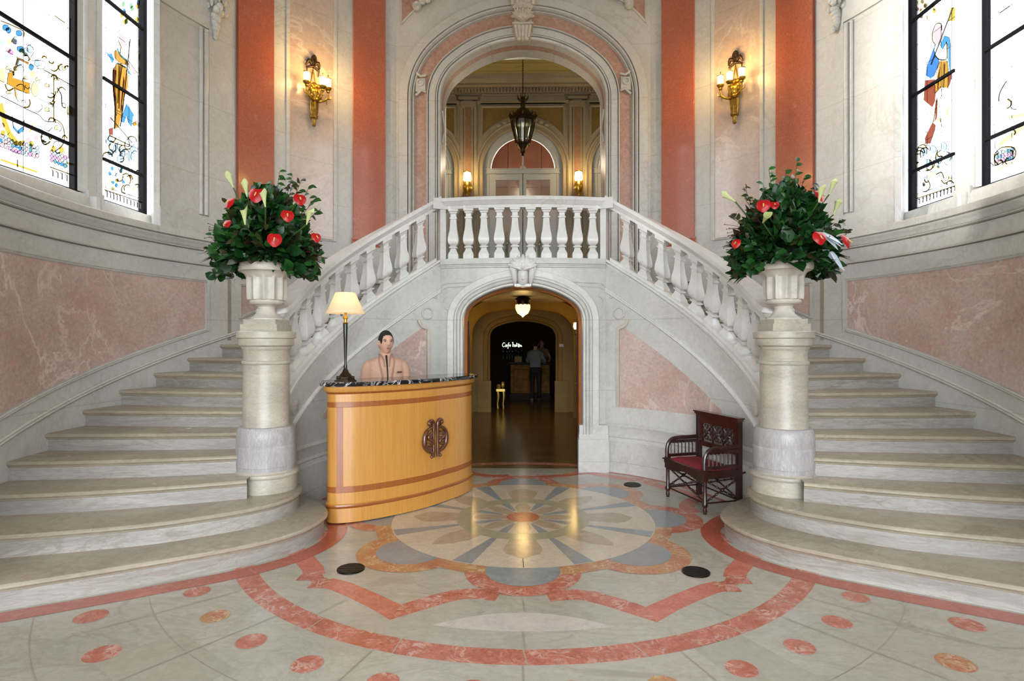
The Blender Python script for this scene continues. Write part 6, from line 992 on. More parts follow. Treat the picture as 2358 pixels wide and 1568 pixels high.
# ---------------------------------------------------------------- desk lamp
lc = (-1.585, 5.11, 0); t = thing('table_lamp', (lc[0], lc[1], 1.238), 'tall dark table lamp with lit cream pleated shade on the desk', 'lamp')
m = MB(); 
for r, z0, z1 in ((.1, 1.238, 1.248), (.085, 1.248, 1.262), (.07, 1.262, 1.28)): m.lathe([(r, z0), (r, z1-.004), (r-.006, z1)], lc, 6)
m.lathe([(.06, 1.28), (.045, 1.30), (.03, 1.315), (.025, 1.33), (.015, 1.35)], lc, 16)
for i in range(6): a = i*pi/3; m.ball((lc[0]+.07*cos(a), lc[1]+.07*sin(a), 1.27), .014, 6, 5)
m.make('base', 'bronze', t)
MB().lathe([(.014, 1.35), (.016, 1.37), (.011, 1.39), (.012, 1.45), (.016, 1.60), (.021, 1.745), (.019, 1.752)], lc, 16).make('pole', 'black_lacquer', t)
MB().lathe([(.02, 1.75), (.026, 1.757), (.014, 1.765), (.014, 1.79), (.024, 1.797), (.02, 1.81), (.012, 1.82), (.012, 1.86), (.02, 1.865), (.02, 1.89), (.006, 1.9), (.006, 2.02)], lc, 16).make('socket', 'brass_bright', t)
m = MB(); m.lathe([(.165, 1.842), (.166, 1.848), (.152, 1.872), (.09, 2.018), (.088, 2.026)], lc, 180, flute=lambda i, a: 1+.012*cos(a*60) if i < 4 else 1, caps=False); m.make('lamp_shade', 'pleated_silk', t, ang=60, fix=False)
MB().ball((lc[0], lc[1], 1.93), (.026, .026, .035), 12, 8).make('light_bulb', 'opal_glass', t)
light('POINT', (lc[0], lc[1], 1.93), 1.5, (1, .78, .5), .04)
# ---------------------------------------------------------------- carved chair
ch = thing('armchair', (1.466, 5.93, 0), 'dark carved wooden armchair with crimson velvet seat and crossed stretchers', 'chair', rz=atan2(-.9537, .3007))
W, D = .6585, .40
def lp(name, mb, mat='dark_wood', parent=ch, ang=35): return mb.make(name, mat, parent, ang=ang)
def turned(x, y, z0, z1): return MB().lathe([(.018, z0), (.014, z0+.03), (.022, z0+.05), (.015, z0+.08), (.015, z0+.1), (.019, (z0+z1)/2), (.016, z1-.04), (.024, z1)], (x, y, 0), 14)
for x in (.015, W-.015):
    m = MB(); m.lathe([(.014, 0), (.02, .03), (.016, .06), (.026, .075), (.026, .10), (.018, .115), (.018, .28), (.022, .30), (.022, .40)], (x, .015, 0), 14); m.box((x, .015, .355), (.045, .045, .11)); lp('leg', m)
    m = MB(); m.box((x, D-.015, .43), (.042, .046, .86)); lp('leg', m)
def xbrace(a, b):
    m = MB()
    for (p, q_) in ((Vector((a[0], a[1], .11)), Vector((b[0], b[1], .31))), (Vector((a[0], a[1], .31)), Vector((b[0], b[1], .11)))):
        m.tube([p, q_], .0085, 8)
        for i in range(1, 6): m.ball(p.lerp(q_, i/6), .013 if i != 3 else .02, 8, 6)
    m.tube([(a[0], a[1], .1), (b[0], b[1], .1)], .008, 8); return m
for a, b in (((.02, .015), (W-.02, .015)), ((.02, D-.015), (W-.02, D-.015)), ((.015, .02), (.015, D-.02)), ((W-.015, .02), (W-.015, D-.02))): lp('stretcher', xbrace(a, b))
m = MB(); m.box((W/2, D/2-.005, .37), (W+.03, D+.01, .045)); m.box((W/2, -.0, .392), (W+.05, .05, .012))
for i in range(13): x = .05+(W-.1)*i/12; m.box((x, .002, .34-.02*abs(cos(i*pi/12))**2), (.052, .012, .035+.03*abs(cos(i*pi/12))**2))
for sx in (0, W): 
    for i in range(7): m.box((sx+(.012 if sx == 0 else -.012), .05+(D-.1)*i/6, .34), (.012, .06, .035))
lp('seat_frame', m)
m = MB(); vs = []
m.grid(lambda u, v: Vector((.03+(W-.06)*u, .0+(D-.05)*v, .392+.035*(1-(2*u-1)**6)*(1-(2*v-1)**6)+.004*sin(9*u)*sin(7*v))), 16, 12); lp('seat', m, 'velvet')
for x in (.012, W-.012):
    m = MB(); P = [(x, .01, .39), (x, .008, .47), (x, .02, .54), (x, .06, .585), (x, .12, .60), (x, .25, .602), (x, D-.03, .605)]
    m.tube(P, .02, 10); m.box((x, D/2, .425), (.03, D-.04, .03)); m.box((x, .2, .565), (.014, .34, .03))
    for i in range(8):
        y = .055+.042*i; m.tube([(x, y, .44), (x, y, .575)], .0065, 8); m.box((x, y+.021, .557), (.014, .02, .022), rx=pi/4)
    lp('armrest', m)
m = MB(); m.box((W/2, D-.015, .545), (W-.04, .03, .05)); m.box((W/2, D-.015, .80), (W-.04, .032, .09)); m.box((W/2, D-.02, .853), (W+.03, .065, .02)); m.box((W/2, D-.02, .868), (W+.05, .08, .014)); m.box((W/2, D-.02, .838), (W, .05, .012))
m.box((.055, D-.015, .68), (.05, .03, .25)); m.box((W-.055, D-.015, .68), (.05, .03, .25))
lp('backrest', m, 'dark_wood_red')
m = MB()
for i in range(3):
    cx = .165+.165*i; cz = .668
    for k in range(4):
        a = pi/4+k*pi/2; pts = [(cx+.02*cos(a), D-.015, cz+.02*sin(a)), (cx+.06*cos(a), D-.015, cz+.06*sin(a)), (cx+.1*cos(a), D-.015, cz+.1*sin(a))]; m.tube(pts, [.009, .012, .009], 6)
        b = k*pi/2; m.tube([(cx+.045*cos(b+t_)+0, D-.015, cz+.045*sin(b+t_)) for t_ in frange(-.7, .7, 5)], .007, 6)
        e = (cx+.062*cos(b), D-.015, cz+.062*sin(b)); m.ball(e, (.02, .008, .02), 8, 6)
        for g in (-1, 1): m.tube([(cx+.075*cos(a), D-.015, cz+.075*sin(a)), (cx+.085*cos(a+g*.35), D-.015, cz+.085*sin(a+g*.35)), (cx+.07*cos(a+g*.6), D-.015, cz+.07*sin(a+g*.6))], .007, 6)
    m.ball((cx, D-.015, cz), (.018, .012, .018), 8, 6); m.box((cx+.0825, D-.015, cz), (.012, .016, .21))
lp('carved_panel', m)
m = MB(); m.tube([(W-.02, D+.0, .34), (W-.01, D+.05, .36), (W, D+.075, .33), (W, D+.07, .27)], .01, 8); lp('hook', m)
# ---------------------------------------------------------------- brass wall sconces
def sconce():
    m = MB(); t_ = bpy.data.objects.new('wall_sconce', None); COL.objects.link(t_); t_['local'] = 1
    # local frame: wall plane y = 0, room towards -y, origin at mid height
    m.tube([(0, -.03, .30), (-.045, -.035, .05), (-.05, -.04, -.02)], .009, 8); m.tube([(0, -.03, .30), (.045, -.035, .05), (.05, -.04, -.02)], .009, 8)
    m.make('strap', 'brass', t_)
    m = MB(); m.tube([(-.1, -.02, .33), (-.07, -.05, .40), (-.02, -.03, .37), (0, -.04, .33), (.02, -.03, .37), (.07, -.05, .40), (.1, -.02, .33)], [.012, .025, .02, .025, .02, .025, .012], 8)
    m.tube([(0, -.04, .36), (-.02, -.05, .44), (.01, -.05, .48), (.03, -.04, .44), (0, -.04, .36)], .02, 8); m.tube([(0, -.04, .34), (-.09, -.03, .30), (-.08, -.02, .22)], [.02, .015, .006], 8); m.tube([(0, -.04, .34), (.09, -.03, .30), (.08, -.02, .22)], [.02, .015, .006], 8); m.make('bow_ornament', 'bronze', t_)
    m = MB(); m.lathe([(.02, .10), (.035, .06), (.03, .03), (.07, 0), (.085, -.04), (.075, -.09), (.055, -.13), (.05, -.16), (.06, -.2), (.055, -.3), (.045, -.36), (.055, -.38), (.05, -.4), (.028, -.41), (.03, -.44), (.018, -.47), (.026, -.49), (.02, -.51), (.004, -.52)], (0, -.06, 0), 48, flute=lambda i, a: 1+.1*cos(a*8))
    for i in range(14): a = i*2.4; m.ball((.06*cos(a), -.08-.03*abs(sin(a)), -.05+.1*sin(i)), (.03, .025, .035), 8, 6)
    m.make('backplate', 'brass', t_, ang=50)
    for ax, ay, az in ((-.155, -.16, .04), (.03, -.26, .0), (.155, -.17, .04)):
        a_ = MB(); a_.tube([(0, -.07, -.16), (ax*.45, ay*.6-.04, -.17), (ax*.9, ay*.95, -.12), (ax, ay, -.06), (ax, ay, az-.04)], [.018, .015, .014, .012, .012], 10)
        a_.lathe([(.012, az-.08), (.025, az-.06), (.02, az-.045), (.045, az-.02), (.05, az), (.04, az+.005)], (ax, ay, 0), 14); a_.tube([(ax*.9, ay*.95, -.12), (ax*.9, ay*.95, -.20)], [.014, .004], 8); a_.tube([(ax*.95, ay, -.12), (ax*1.25, ay, -.11), (ax*1.28, ay, -.07)], [.01, .008, .004], 6)
        a = a_.make('arm', 'brass', t_)
        sh = MB(); sh.lathe([(.035, az), (.04, az+.01), (.043, az+.12), (.04, az+.125)], (ax, ay, 0), 18); sh.make('lamp_shade', 'opal_glass', a)
        sh = MB(); sh.lathe([(.044, az+.118), (.046, az+.128), (.03, az+.134), (.006, az+.14), (.005, az+.16), (.009, az+.17), (.002, az+.185)], (ax, ay, 0), 16); sh.make('finial', 'bronze', a)
    return t_
def place_sconce(o, s, side):
    p = circ(4.13, s*46.1, 5.12); o.location = p; o.rotation_euler = (0, 0, -R_(s*46.1))
    tag(o, 'ornate three-light brass wall sconce on the pink marble panel, %s of the upper arch' % side, 'sconce', None)
    for ax in (-.155, .03, .155):
        v = Matrix.Rotation(-R_(s*46.1), 3, 'Z') @ Vector((ax*.8, -.36, .16)); light('POINT', p+v, 5.5, (1, .6, .2), .06, name='sconce_light')
s1 = sconce(); place_sconce(s1, -1, 'left'); s2 = dup(s1); place_sconce(s2, 1, 'right')
def hall_sconce(x, lab):
    t_ = thing('wall_lamp', (x, YH-.12, 5.1), lab, 'sconce'); m = MB(); m.lathe([(.02, 4.72), (.05, 4.76), (.09, 4.85), (.1, 4.93), (.07, 5.0), (.06, 5.03)], (x, YH-.2, 0), 16, flute=lambda i, a: 1+.08*cos(6*a)); m.box((x, YH-.1, 4.86), (.06, .12, .12)); m.make('bracket', 'brass_bright', t_)
    MB().lathe([(.05, 5.03), (.085, 5.06), (.09, 5.12), (.08, 5.19), (.075, 5.23)], (x, YH-.2, 0), 16).make('lamp_shade', 'opal_glass_hall', t_)
    MB().lathe([(.076, 5.22), (.084, 5.235), (.076, 5.245)], (x, YH-.2, 0), 16).make('shade_ring', 'brass', t_)
    light('POINT', (x*2.9, 10.6, 5.6), 17, (1, .88, .68), .2); light('POINT', (x, YH-.42, 5.2), 9, (1, .66, .28), .08)  # first point: unseen fill added to brighten the hall, no lamp stands there
    b = MB(); b.lathe([(.05, 4.35), (.09, 4.45), (.12, 4.55), (.17, 4.6), (.17, 4.63)], (x, YH-.16, 0), 12, flute=lambda i, a: 1+.15*cos(4*a)); tag(b.make('wall_bracket', 'white_paint', None), 'small carved white bracket on the hall wall under the %s lamp' % ('left' if x < 0 else 'right'), 'bracket')
hall_sconce(-1.20, 'single globe brass wall lamp in the upper hall, left of the glazed door'); hall_sconce(1.20, 'single globe brass wall lamp in the upper hall, right of the glazed door')
# hanging lantern
LY = 11.2; t = thing('hanging_lantern', (0, LY, 7.265), 'dark bronze glazed lantern hanging on a chain in the upper hall', 'lantern')
m = MB(); m.lathe([(.08, 7.266), (.07, 7.24), (.02, 7.21)], (0, LY, 0), 16)
for i in range(41):
    zz = 6.40+i*.02; m.box((0, LY, zz), (.022 if i % 2 else .008, .008 if i % 2 else .022, .018))
m.tube([(0, LY, 7.22), (0, LY, 6.3)], .007, 6); m.make('chain', 'bronze', t)
m = MB(); m.lathe([(.01, 6.36), (.04, 6.30), (.03, 6.25), (.05, 6.18), (.04, 6.14), (.10, 6.10), (.17, 6.03), (.23, 5.96), (.25, 5.93), (.25, 5.86), (.235, 5.85)], (0, LY, 0), 16)
for i in range(16):
    a = i*pi/8; m.tube([(.24*cos(a), LY+.24*sin(a), 5.93), (.27*cos(a), LY+.27*sin(a), 5.98), (.25*cos(a), LY+.25*sin(a), 6.02)], [.02, .012, .004], 6)
    if i % 2: m.tube([(.04*cos(a), LY+.04*sin(a), 6.25), (.11*cos(a), LY+.11*sin(a), 6.33), (.1*cos(a), LY+.1*sin(a), 6.38)], [.015, .01, .004], 6)
m.make('crown', 'bronze', t, ang=50)
m = MB(); 
for i in range(8):
    a = i*pi/4+.2; m.tube([(.235*cos(a), LY+.235*sin(a), 5.86), (.22*cos(a), LY+.22*sin(a), 5.75), (.13*cos(a), LY+.13*sin(a), 5.42)], .012, 6)
m.lathe([(.13, 5.40), (.14, 5.42), (.13, 5.44)], (0, LY, 0), 16); m.make('frame', 'bronze', t)
m = MB(); m.lathe([(.23, 5.86), (.215, 5.75), (.125, 5.43)], (0, LY, 0), 8, caps=False); m.make('glass_body', 'lantern_glass', t)
m = MB(); m.lathe([(.12, 5.42), (.09, 5.36), (.05, 5.31), (.05, 5.26), (.02, 5.24), (.03, 5.21), (.005, 5.19)], (0, LY, 0), 14); m.make('finial', 'bronze', t)
m = MB(); 
for i in range(4): m.tube([(.04*cos(i*pi/2), LY+.04*sin(i*pi/2), 5.5), (.04*cos(i*pi/2), LY+.04*sin(i*pi/2), 5.65)], .012, 6)
m.tube([(0, LY, 5.43), (0, LY, 5.52)], .012, 6); m.make('candle', 'white_paint', t)
# vases with flowers and a mirror seen between the balusters of the balcony
for x, lab in ((-.36, 'left'), (.20, 'right')):
    t = thing('glass_vase', (x, 9.9, ZL+.0), 'tall clear glass vase with white blossom behind the balcony balustrade, %s one' % lab, 'vase')
    MB().lathe([(.09, ZL), (.1, ZL+.02), (.03, ZL+.08), (.05, ZL+.3), (.13, ZL+.5), (.1, ZL+.75), (.14, ZL+.85)], (x, 9.9, 0), 20, caps=False).make('vase_body', 'vase_glass', t)
    m = MB(); random.seed(5)
    for i in range(60): m.ball((x+random.gauss(0, .06), 9.9+random.gauss(0, .05), ZL+.42+random.gauss(0, .12)), (.025, .02, .02), 6, 4, mat=random.choice((0, 0, 1)))
    tag(m.make('blossom', ['white_paint', 'leaf_b'], t), kind='stuff')
# ---------------------------------------------------------------- corridor and bar
t = thing('ceiling_lamp', (0, 10.4, 2.39), 'glowing faceted glass bowl lamp on the corridor ceiling', 'lamp')
MB().lathe([(.06, 2.398), (.13, 2.37), (.15, 2.33), (.12, 2.27), (.125, 2.24)], (0, 10.4, 0), 20).make('canopy', 'bronze', t)
MB().lathe([(.125, 2.25), (.13, 2.2), (.12, 2.15), (.09, 2.09), (.03, 2.05), (.005, 2.02)], (0, 10.4, 0), 20, flute=lambda i, a: 1+.04*cos(10*a)).make('glass_bowl', 'opal_glass', t)
light('POINT', (0, 10.4, 1.95), 5, (1, .66, .25), .1)
for s in (-1, 1):
    t = thing('wall_lamp', (s*1.2, 11.35, 1.9), 'small glowing lamp on the %s corridor wall inside the archway' % ('right' if s > 0 else 'left'), 'lamp')
    wx = 1.06 if s > 0 else -1.13
    MB().box((s*1.2, 11.35, 1.78), (.24, .03, .03)).lathe([(.03, 1.7), (.05, 1.75), (.03, 1.8), (.05, 1.82)], (wx, 11.35, 0), 12).make('bracket', 'bronze', t)
    MB().lathe([(.045, 1.82), (.07, 1.87), (.06, 1.95)], (wx, 11.35, 0), 12).make('lamp_shade', 'opal_glass', t)
    light('POINT', (s*1.02, 11.2, 1.9), 4, (1, .62, .2), .06)
# bar counter
t = thing('bar_counter', (.2, 15.7, 0), 'panelled wooden bar counter in the dark room beyond the archway', 'bar')
m = MB(); m.box((.2, 15.95, .48), (1.06, .6, .94)); m.make('body', 'bar_wood', t)
m = MB(); m.box((.2, 15.9, .965), (1.16, .8, .05)); m.make('countertop', 'bar_cab', t)
for x in (-.05, .5):
    m = MB()
    for a, b_ in (((x-.2, .2), (x+.2, .2)), ((x+.2, .2), (x+.2, .82)), ((x+.2, .82), (x-.2, .82)), ((x-.2, .82), (x-.2, .2))): m.tube([(a[0], 15.64, a[1]), (b_[0], 15.64, b_[1])], .02, 6)
    m.make('panel_moulding', 'bar_wood', t)
m = MB(); m.box((.2, 15.62, .06), (1.1, .08, .12)); m.box((.2, 15.63, .15), (1.08, .05, .03)); m.make('plinth', 'bar_cab', t)
t = thing('back_bar_cabinet', (0, 18.6, 0), 'tall dark wooden back bar cabinet behind the counter', 'cabinet')
m = MB(); m.box((0, 18.75, 1.2), (2.6, .4, 2.4))
for x in (-1.0, -.5, 0, .5, 1.0): m.box((x, 18.52, 1.3), (.06, .06, 2.2))
m.box((0, 18.5, 2.2), (2.6, .1, .08)); m.make('body', 'bar_cab', t)
# hand-lettered sign (script strokes)
m = MB(); SY = 17.2
def sg(pts, r=.011): m.tube([(-.615+x*.034, SY, 1.40+y*.05) for x, y in pts], r, 5)
sg([(2.4, 2.2), (1.4, 2.7), (.3, 1.9), (.2, .9), (1.0, .2), (2.2, .6)]); sg([(4, 1.3), (3, 1.4), (2.8, .5), (3.6, .3), (4, 1.3), (4.2, .3)]); sg([(6.4, 2.6), (5.4, 2.4), (5.2, .5), (5.0, -.8), (4.7, -.3)]); sg([(4.6, 1.3), (6.2, 1.4)])
sg([(6.3, .8), (7.4, 1), (7.0, 1.5), (6.3, .8), (7.5, .3)]); sg([(8.6, 2.8), (9.4, 3.0), (9.2, .3)], .014); sg([(9.2, 1.4), (10.2, 1.6), (10.4, .8), (9.4, .3)]); sg([(11.6, 1.3), (10.8, 1.2), (10.9, .4), (11.6, .4), (11.8, 1.4), (12.1, .4)]); sg([(12.8, 2.6), (12.7, .4)], .014); sg([(14.3, 2.2), (14.0, .4), (14.9, .3), (15.5, 1.2), (14.8, 1.5), (14.3, .9)], .016); sg([(15.6, .6), (16.6, 1.2), (16.4, .4), (17.4, .7)], .013)
tag(m.make('bar_sign', 'sign_glow', None), 'pale hand-lettered script sign hanging in the dark bar room', 'sign')
random.seed(11)
for i in range(7):
    x = -.62+.1*i+random.uniform(-.02, .02); h = random.uniform(.22, .3); t = thing('bottle', (x, 18.1, 1.0), 'dark glass bottle on the shelf behind the bar counter, %s' % ('leftmost', 'second from left', 'third from left', 'middle one', 'third from right', 'second from right', 'rightmost')[i], 'bottle', 'bottles on the back bar')
    MB().lathe([(.035, 1.0), (.038, 1.02), (.038, 1.0+h*.6), (.013, 1.0+h*.75), (.013, 1.0+h)], (x, 18.1, 0), 10).make('body', 'bottle_glass', t); MB().lathe([(.015, 1.0+h-.02), (.015, 1.01+h)], (x, 18.1, 0), 8).make('cap', 'white_paint', t)
m = MB(); m.box((-.1, 18.15, .97), (1.7, .35, .05)); tag(m.make('shelf', 'bar_cab', None), 'dark shelf carrying bottles behind the bar counter', 'shelf')
tag(MB().box((-.13, 15.95, 1.07), (.2, .16, .15)).lathe([(.1, 1.14), (.09, 1.16), (.03, 1.17)], (-.13, 15.95, 0), 12).make('till_box', 'box_tan', None), 'tan box standing on the left of the bar counter', 'box')
for i, (x, zz) in enumerate(((.5, 1.03), (.58, 1.02))): tag(MB().box((x, 15.75, zz), (.07, .1, .06)).make('parcel', 'box_pink', None), 'small pinkish packet on the bar counter, %s of the pair' % ('left' if i == 0 else 'right'), 'packet')
tag(MB().box((.86, YC-.06, 1.49), (.1, .02, .07)).box((.86, YC-.075, 1.49), (.07, .01, .012)).make('wall_notice', 'notice', None), 'small pale notice on the wall right of the bar archway', 'sign')
t = thing('gilt_stool', (-.52, 13.5, 0), 'small gilt-legged stool glowing under a spotlight in the bar doorway', 'stool')
for x in (-.585, -.455):
    for y in (13.42, 13.56): MB().tube([(x, y, .42), (x*1.0+.012, y, .3), (x-.008, y, .12), (x, y, .05), (x, y-.01, 0)], [.035, .03, .018, .02, .026], 10).make('leg', 'gilt', t)
m = MB(); m.box((-.52, 13.49, .44), (.2, .2, .06)); m.ball((-.57, 13.49, .52), (.05, .06, .06), 8, 6); m.ball((-.47, 13.49, .56), (.05, .05, .08), 8, 6); m.make('seat', 'gilt', t)
sp_ = light('SPOT', (-.52, 13.0, 2.2), 55, (1, .85, .5), .02); sp_.data.spot_size = R_(16); sp_.rotation_euler = (R_(13), 0, 0)
light('POINT', (.3, 14.6, 2.5), 12, (1, .66, .3), .1); light('POINT', (0, 17.3, 2.6), 1, (1, .8, .6), .1)
tag(MB().lathe([(.03, 2.3), (.03, 2.28)], (.25, 15.0, 0), 12).make('spotlight', 'opal_glass', None, loc=(0, 0, -.0)), 'tiny bright ceiling spotlight in the bar room', 'lamp')
# ---------------------------------------------------------------- people
def headpt(u, v, k=1.0):
    ph = pi*v; a = 2*pi*u; d = Vector((sin(ph)*sin(a), -sin(ph)*cos(a), cos(ph)))
    e_ = abs(d.z)**.9*(1 if d.z > 0 else -1); fl_ = 1+.09*max(0, d.z)*(1-max(0, d.z))*4*.5; x, y, z = d.x*.073*fl_, d.y*(.098 if d.y < 0 else .102)*fl_, d.z*(.114 if d.z > 0 else .122)
    if z < 0:
        q_ = (-z/.122); x *= 1-.27*q_**1.5; 
        if y > 0: y *= 1-.35*q_
        else: y *= 1-.10*q_
    if y < 0:
        g = lambda cx, cz, sx, sz: exp(-((abs(x)-cx)/sx)**2-((z-cz)/sz)**2)
        y -= .026*exp(-(x/.012)**2)*exp(-((z+.022)/.016)**2)+.016*exp(-(x/.009)**2)*exp(-((z-.0)/.022)**2)
        y -= .006*g(.013, -.03, .007, .008); y += .011*g(.031, .008, .015, .012); y -= .006*g(.03, .028, .025, .008)
        y -= .007*exp(-(x/.022)**2)*exp(-((z+.058)/.010)**2); y += .004*exp(-(x/.022)**2)*exp(-((z+.058)/.0025)**2)
        y -= .009*exp(-(x/.024)**2)*exp(-((z+.102)/.016)**2); y -= .004*g(.05, -.02, .02, .02)
    return Vector((x*k, y*k, z*k))
def loft(m, secs, n=20, mat=0):
    vs = []
    for cx, cy, cz, rx, ry in secs:
        for j in range(n):
            a = 2*pi*j/n; ca, sa = cos(a), sin(a); e = .85
            vs.append((cx+rx*abs(ca)**e*(1 if ca > 0 else -1), cy+ry*abs(sa)**e*(1 if sa > 0 else -1), cz))
    fs = [(i*n+j, i*n+(j+1) % n, (i+1)*n+(j+1) % n, (i+1)*n+j) for i in range(len(secs)-1) for j in range(n)]
    fs += [tuple(range(n))[::-1], tuple((len(secs)-1)*n+j for j in range(n))]; m.add(vs, fs, mat)
def remesh(o, v):
    r = o.modifiers.new('remesh', 'REMESH'); r.mode = 'VOXEL'; r.voxel_size = v; r.use_smooth_shade = True
    sm = o.modifiers.new('smooth', 'SMOOTH'); sm.iterations = 3; sm.factor = .4
def hand(m, wr, d, side, curl=.35):
    """palm, five fingers of different lengths, thumb from the side of the palm"""
    d = Vector(d).normalized(); x = Vector((side, 0, 0)); x = (x-d*x.dot(d)).normalized(); n_ = d.cross(x)*side
    M = Matrix((x, n_, d)).transposed(); wr = Vector(wr)
    m.ball(wr+d*.05, (.042, .017, .055), 12, 8, M=M.to_4x4())
    for i, (off, L) in enumerate(((-.03, .07), (-.01, .08), (.01, .075), (.03, .06))):
        b = wr+d*.085+x*off; P = [b, b+d*L*.45-n_*curl*.01, b+d*L*.8-n_*curl*.035, b+d*L-n_*curl*.06]; m.tube(P, [.0095, .009, .008, .0065], 8)
    b = wr+d*.03-x*.035; m.tube([b, b-x*.025+d*.02-n_*.01, b-x*.032+d*.05-n_*.015], [.012, .0105, .008], 8)
def person(loc, rz, label, top, leg, arms, hh=1.0, detail=True, head_rz=0, cloth='jacket', trim=None, skin='skin', hair='hair'):
    t = bpy.data.objects.new('person', None); COL.objects.link(t); t.location = loc; t.rotation_euler = (0, 0, rz); t['local'] = 1; t.scale = (hh,)*3
    tag(t, label, 'person')
    H = Matrix.Translation((0, -.01, 1.605)) @ Matrix.Rotation(head_rz, 4, 'Z')
    nu, nv = (72, 56) if detail else (32, 24)
    m = MB(); m.grid(lambda u, v: H @ headpt(u, v), nu, nv)
    for s in (-1, 1): m.ball(H @ Vector((s*.0745, .012, -.005)), (.010, .02, .030), 10, 8)
    m.tube([(0, .02, 1.60), (0, .018, 1.50), (0, .02, 1.40)], [.055, .054, .075], 18)
    loft(m, [(0, .01, 1.44, .08, .06), (0, .01, 1.38, .16, .08), (0, .01, 1.2, .15, .09), (0, .01, 1.0, .13, .08), (0, .01, .88, .14, .09)])
    for s in (-1, 1): m.tube([(s*.09, .01, .9), (s*.1, 0, .5), (s*.1, .02, .1), (s*.1, .0, .05)], [.07, .05, .035, .04], 12); m.tube([(s*.1, .03, .05), (s*.11, -.08, .04)], [.04, .035], 10)
    for s, (el, wr, hd) in zip((-1, 1), arms):
        m.tube([(s*.17, .01, 1.38), el, wr], [.045, .038, .027], 12); hand(m, wr, hd, s)
    o = m.make('body', skin, t, ang=180); remesh(o, .005 if detail else .009)
    m = MB()
    loft(m, [(0, .015, 1.49, .058, .06), (0, .015, 1.47, .064, .064), (0, .012, 1.45, .095, .08), (0, .01, 1.432, .145, .092), (0, .005, 1.405, .18, .105), (0, 0, 1.33, .185, .122), (0, 0, 1.2, .185, .13), (0, 0, 1.05, .17, .12), (0, 0, .92, .185, .13), (0, 0, .80, .195, .135)] if top == 'jacket' else [(0, .015, 1.46, .07, .06), (0, .01, 1.43, .15, .09), (0, .01, 1.38, .195, .105), (0, 0, 1.2, .18, .12), (0, 0, 1.02, .165, .115), (0, 0, .95, .17, .12)], 28)
    for s, (el, wr, hd) in zip((-1, 1), arms):
        e = Vector(el); w_ = Vector(wr); m.tube([(s*.13, .005, 1.385), (s*.17, .005, 1.365), (s*.187, .005, 1.31), (s*.196, .004, 1.24), e, w_.lerp(e, .08)], [.045, .058, .062, .058, .050, .04], 16)
    o = m.make('jacket' if top == 'jacket' else 'shirt', cloth, t, ang=180); remesh(o, .008 if detail else .012)
    m = MB(); loft(m, [(0, 0, 1.0, .16, .115), (0, 0, .88, .17, .125), (0, 0, .78, .17, .12)])
    for s in (-1, 1): m.tube([(s*.09, 0, .84), (s*.1, 0, .48), (s*.1, .02, .06)], [.088, .066, .055], 14)
    o = m.make('trousers', 'trousers', t, ang=180); remesh(o, .012)
    for s in (-1, 1):
        m = MB(); m.tube([(s*.1, .06, .04), (s*.105, -.05, .045), (s*.11, -.15, .032)], [.04, .046, .032], 12); m.make('shoe', 'black_lacquer', t, ang=60)
    m = MB()
    def sst(x): x = max(0, min(1, x)); return x*x*(3-2*x)
    def hp(u, v):
        p = headpt(u, v, 1.0); az = abs(u-.0) if u < .5 else 1-u; az *= 360      # 0 = face, 180 = nape
        edge = .070-.012*sst((az-20)/20) - .075*sst((az-40)/14) + .03*sst((az-62)/12)-.09*sst((az-95)/25)
        k = sst((p.z-edge+.004)/.012); vol = 1.045+.02*sst((p.z-.05)/.04)
        n_ = (.010*sin(47*u*6.28+9*v)*sin(37*v)+.006*sin(91*u*6.28)*sin(61*v)) if detail else 0
        q_ = p*(.93+(vol+n_-.93)*k); q_.z += .003*k*sst((p.z-.03)/.06); q_.x *= .985
        return H @ q_
    m.grid(hp, nu, nv); m.make('hair', hair, t, ang=180)
    if detail:
        for s in (-1, 1):
            e = MB(); e.ball(H @ Vector((s*.031, -.078, .008)), (.0115, .009, .0062), 12, 8); e.make('eye', 'eye_white', t)
            e = MB(); e.ball(H @ Vector((s*.031, -.0865, .008)), (.0055, .003, .0055), 10, 6); e.make('iris', 'eye_dark', t)
            e = MB(); e.tube([H @ Vector((s*.014, -.094, .024)), H @ Vector((s*.032, -.092, .030)), H @ Vector((s*.050, -.080, .025))], [.0035, .004, .002], 6); e.tube([H @ Vector((s*.018, -.088, .015)), H @ Vector((s*.032, -.0885, .0175)), H @ Vector((s*.045, -.079, .012))], .0018, 5); e.make('eyebrow', 'hair', t)
        e = MB(); e.tube([H @ Vector((-.022, -.091, -.057)), H @ Vector((-.008, -.1005, -.0545)), H @ Vector((.008, -.1005, -.0545)), H @ Vector((.022, -.091, -.057))], [.002, .004, .004, .002], 6)
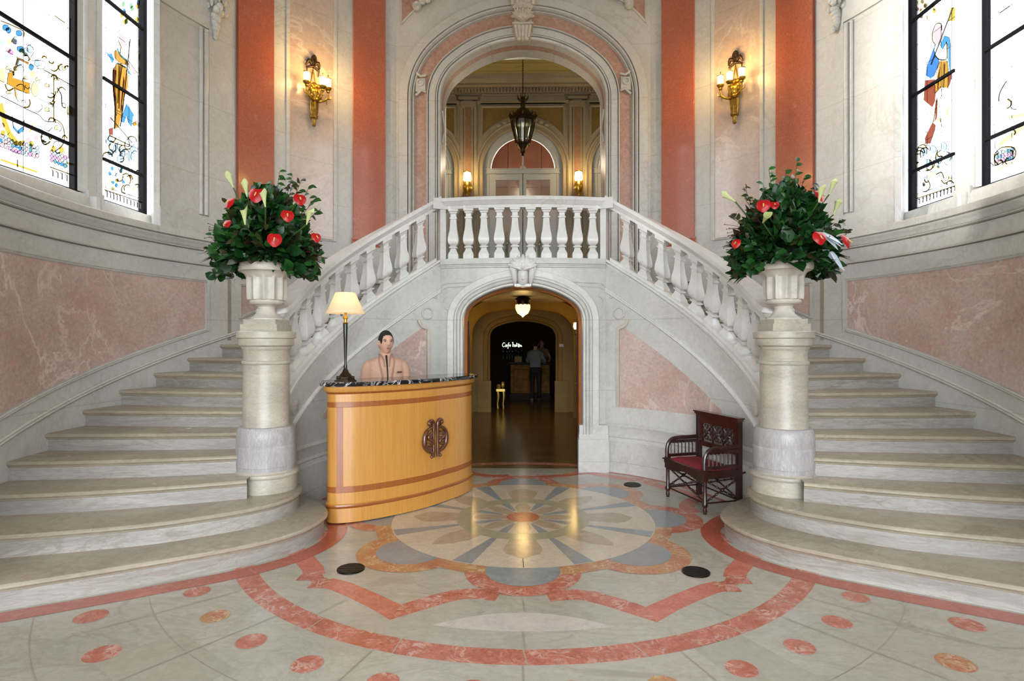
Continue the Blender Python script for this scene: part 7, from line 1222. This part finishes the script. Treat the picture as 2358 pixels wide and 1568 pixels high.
        e.tube([H @ Vector((-.018, -.092, -.061)), H @ Vector((0, -.100, -.063)), H @ Vector((.018, -.092, -.061))], [.002, .0045, .002], 6); e.make('lips', 'lip', t)
        # jacket details: open stand collar, dark placket, name badge
        e = MB()
        for s in (-1, 1):
            e.tube([(s*.062, .02, 1.485), (s*.05, -.045, 1.47), (s*.034, -.085, 1.435), (s*.022, -.122, 1.36)], [.012, .012, .010, .006], 8, flat=.5)
            e.tube([(s*.066, -.03, 1.475), (s*.075, -.085, 1.42), (s*.06, -.126, 1.33), (s*.034, -.138, 1.2), (s*.02, -.134, 1.05)], [.006, .009, .009, .008, .005], 6, flat=.4)
        e.make('collar', 'jacket_trim', t)
        e = MB(); e.tube([(0, -.06, 1.47), (.0, -.095, 1.42), (.004, -.132, 1.3), (.01, -.14, 1.1), (.012, -.138, .85)], [.010, .009, .006, .005, .005], 8); e.make('placket', 'shirt_black', t)
        MB().box((.125, -.118, 1.305), (.05, .008, .014), rz=.25).make('name_badge', 'badge', t)
    return t
person((-1.385, 5.78, .0), R_(20), 'man behind the desk in a pinkish tan stand-collar jacket with a name badge, looking forward', 'jacket', 'trousers',
       [((-.222, .0, 1.12), (-.22, -.10, .86), (0.05, -.3, -1)), ((.222, .01, 1.12), (.21, -.10, .86), (-.05, -.3, -1))], .985, True, R_(10), 'jacket')
person((.34, 15.32, 0), R_(172), 'person seen from behind in a grey shirt and dark trousers, leaning at the bar counter', 'shirt', 'trousers',
       [((-.26, -.08, 1.15), (-.20, -.32, 1.05), (0, -1, 0)), ((.26, -.08, 1.15), (.20, -.32, 1.05), (0, -1, 0))], .93, False, 0, 'grey_shirt')
person((.55, 16.75, 0), R_(-10), 'person in a tan shirt facing forward behind the bar counter', 'shirt', 'trousers',
       [((-.26, -.05, 1.12), (-.18, -.25, 1.0), (0, -1, 0)), ((.26, -.05, 1.12), (.18, -.25, 1.0), (0, -1, 0))], .95, False, 0, 'tan_shirt')
for o_ in LOCAL+[o for o in bpy.data.objects if o.get('local')]:
    if 'local' in o_: del o_['local']
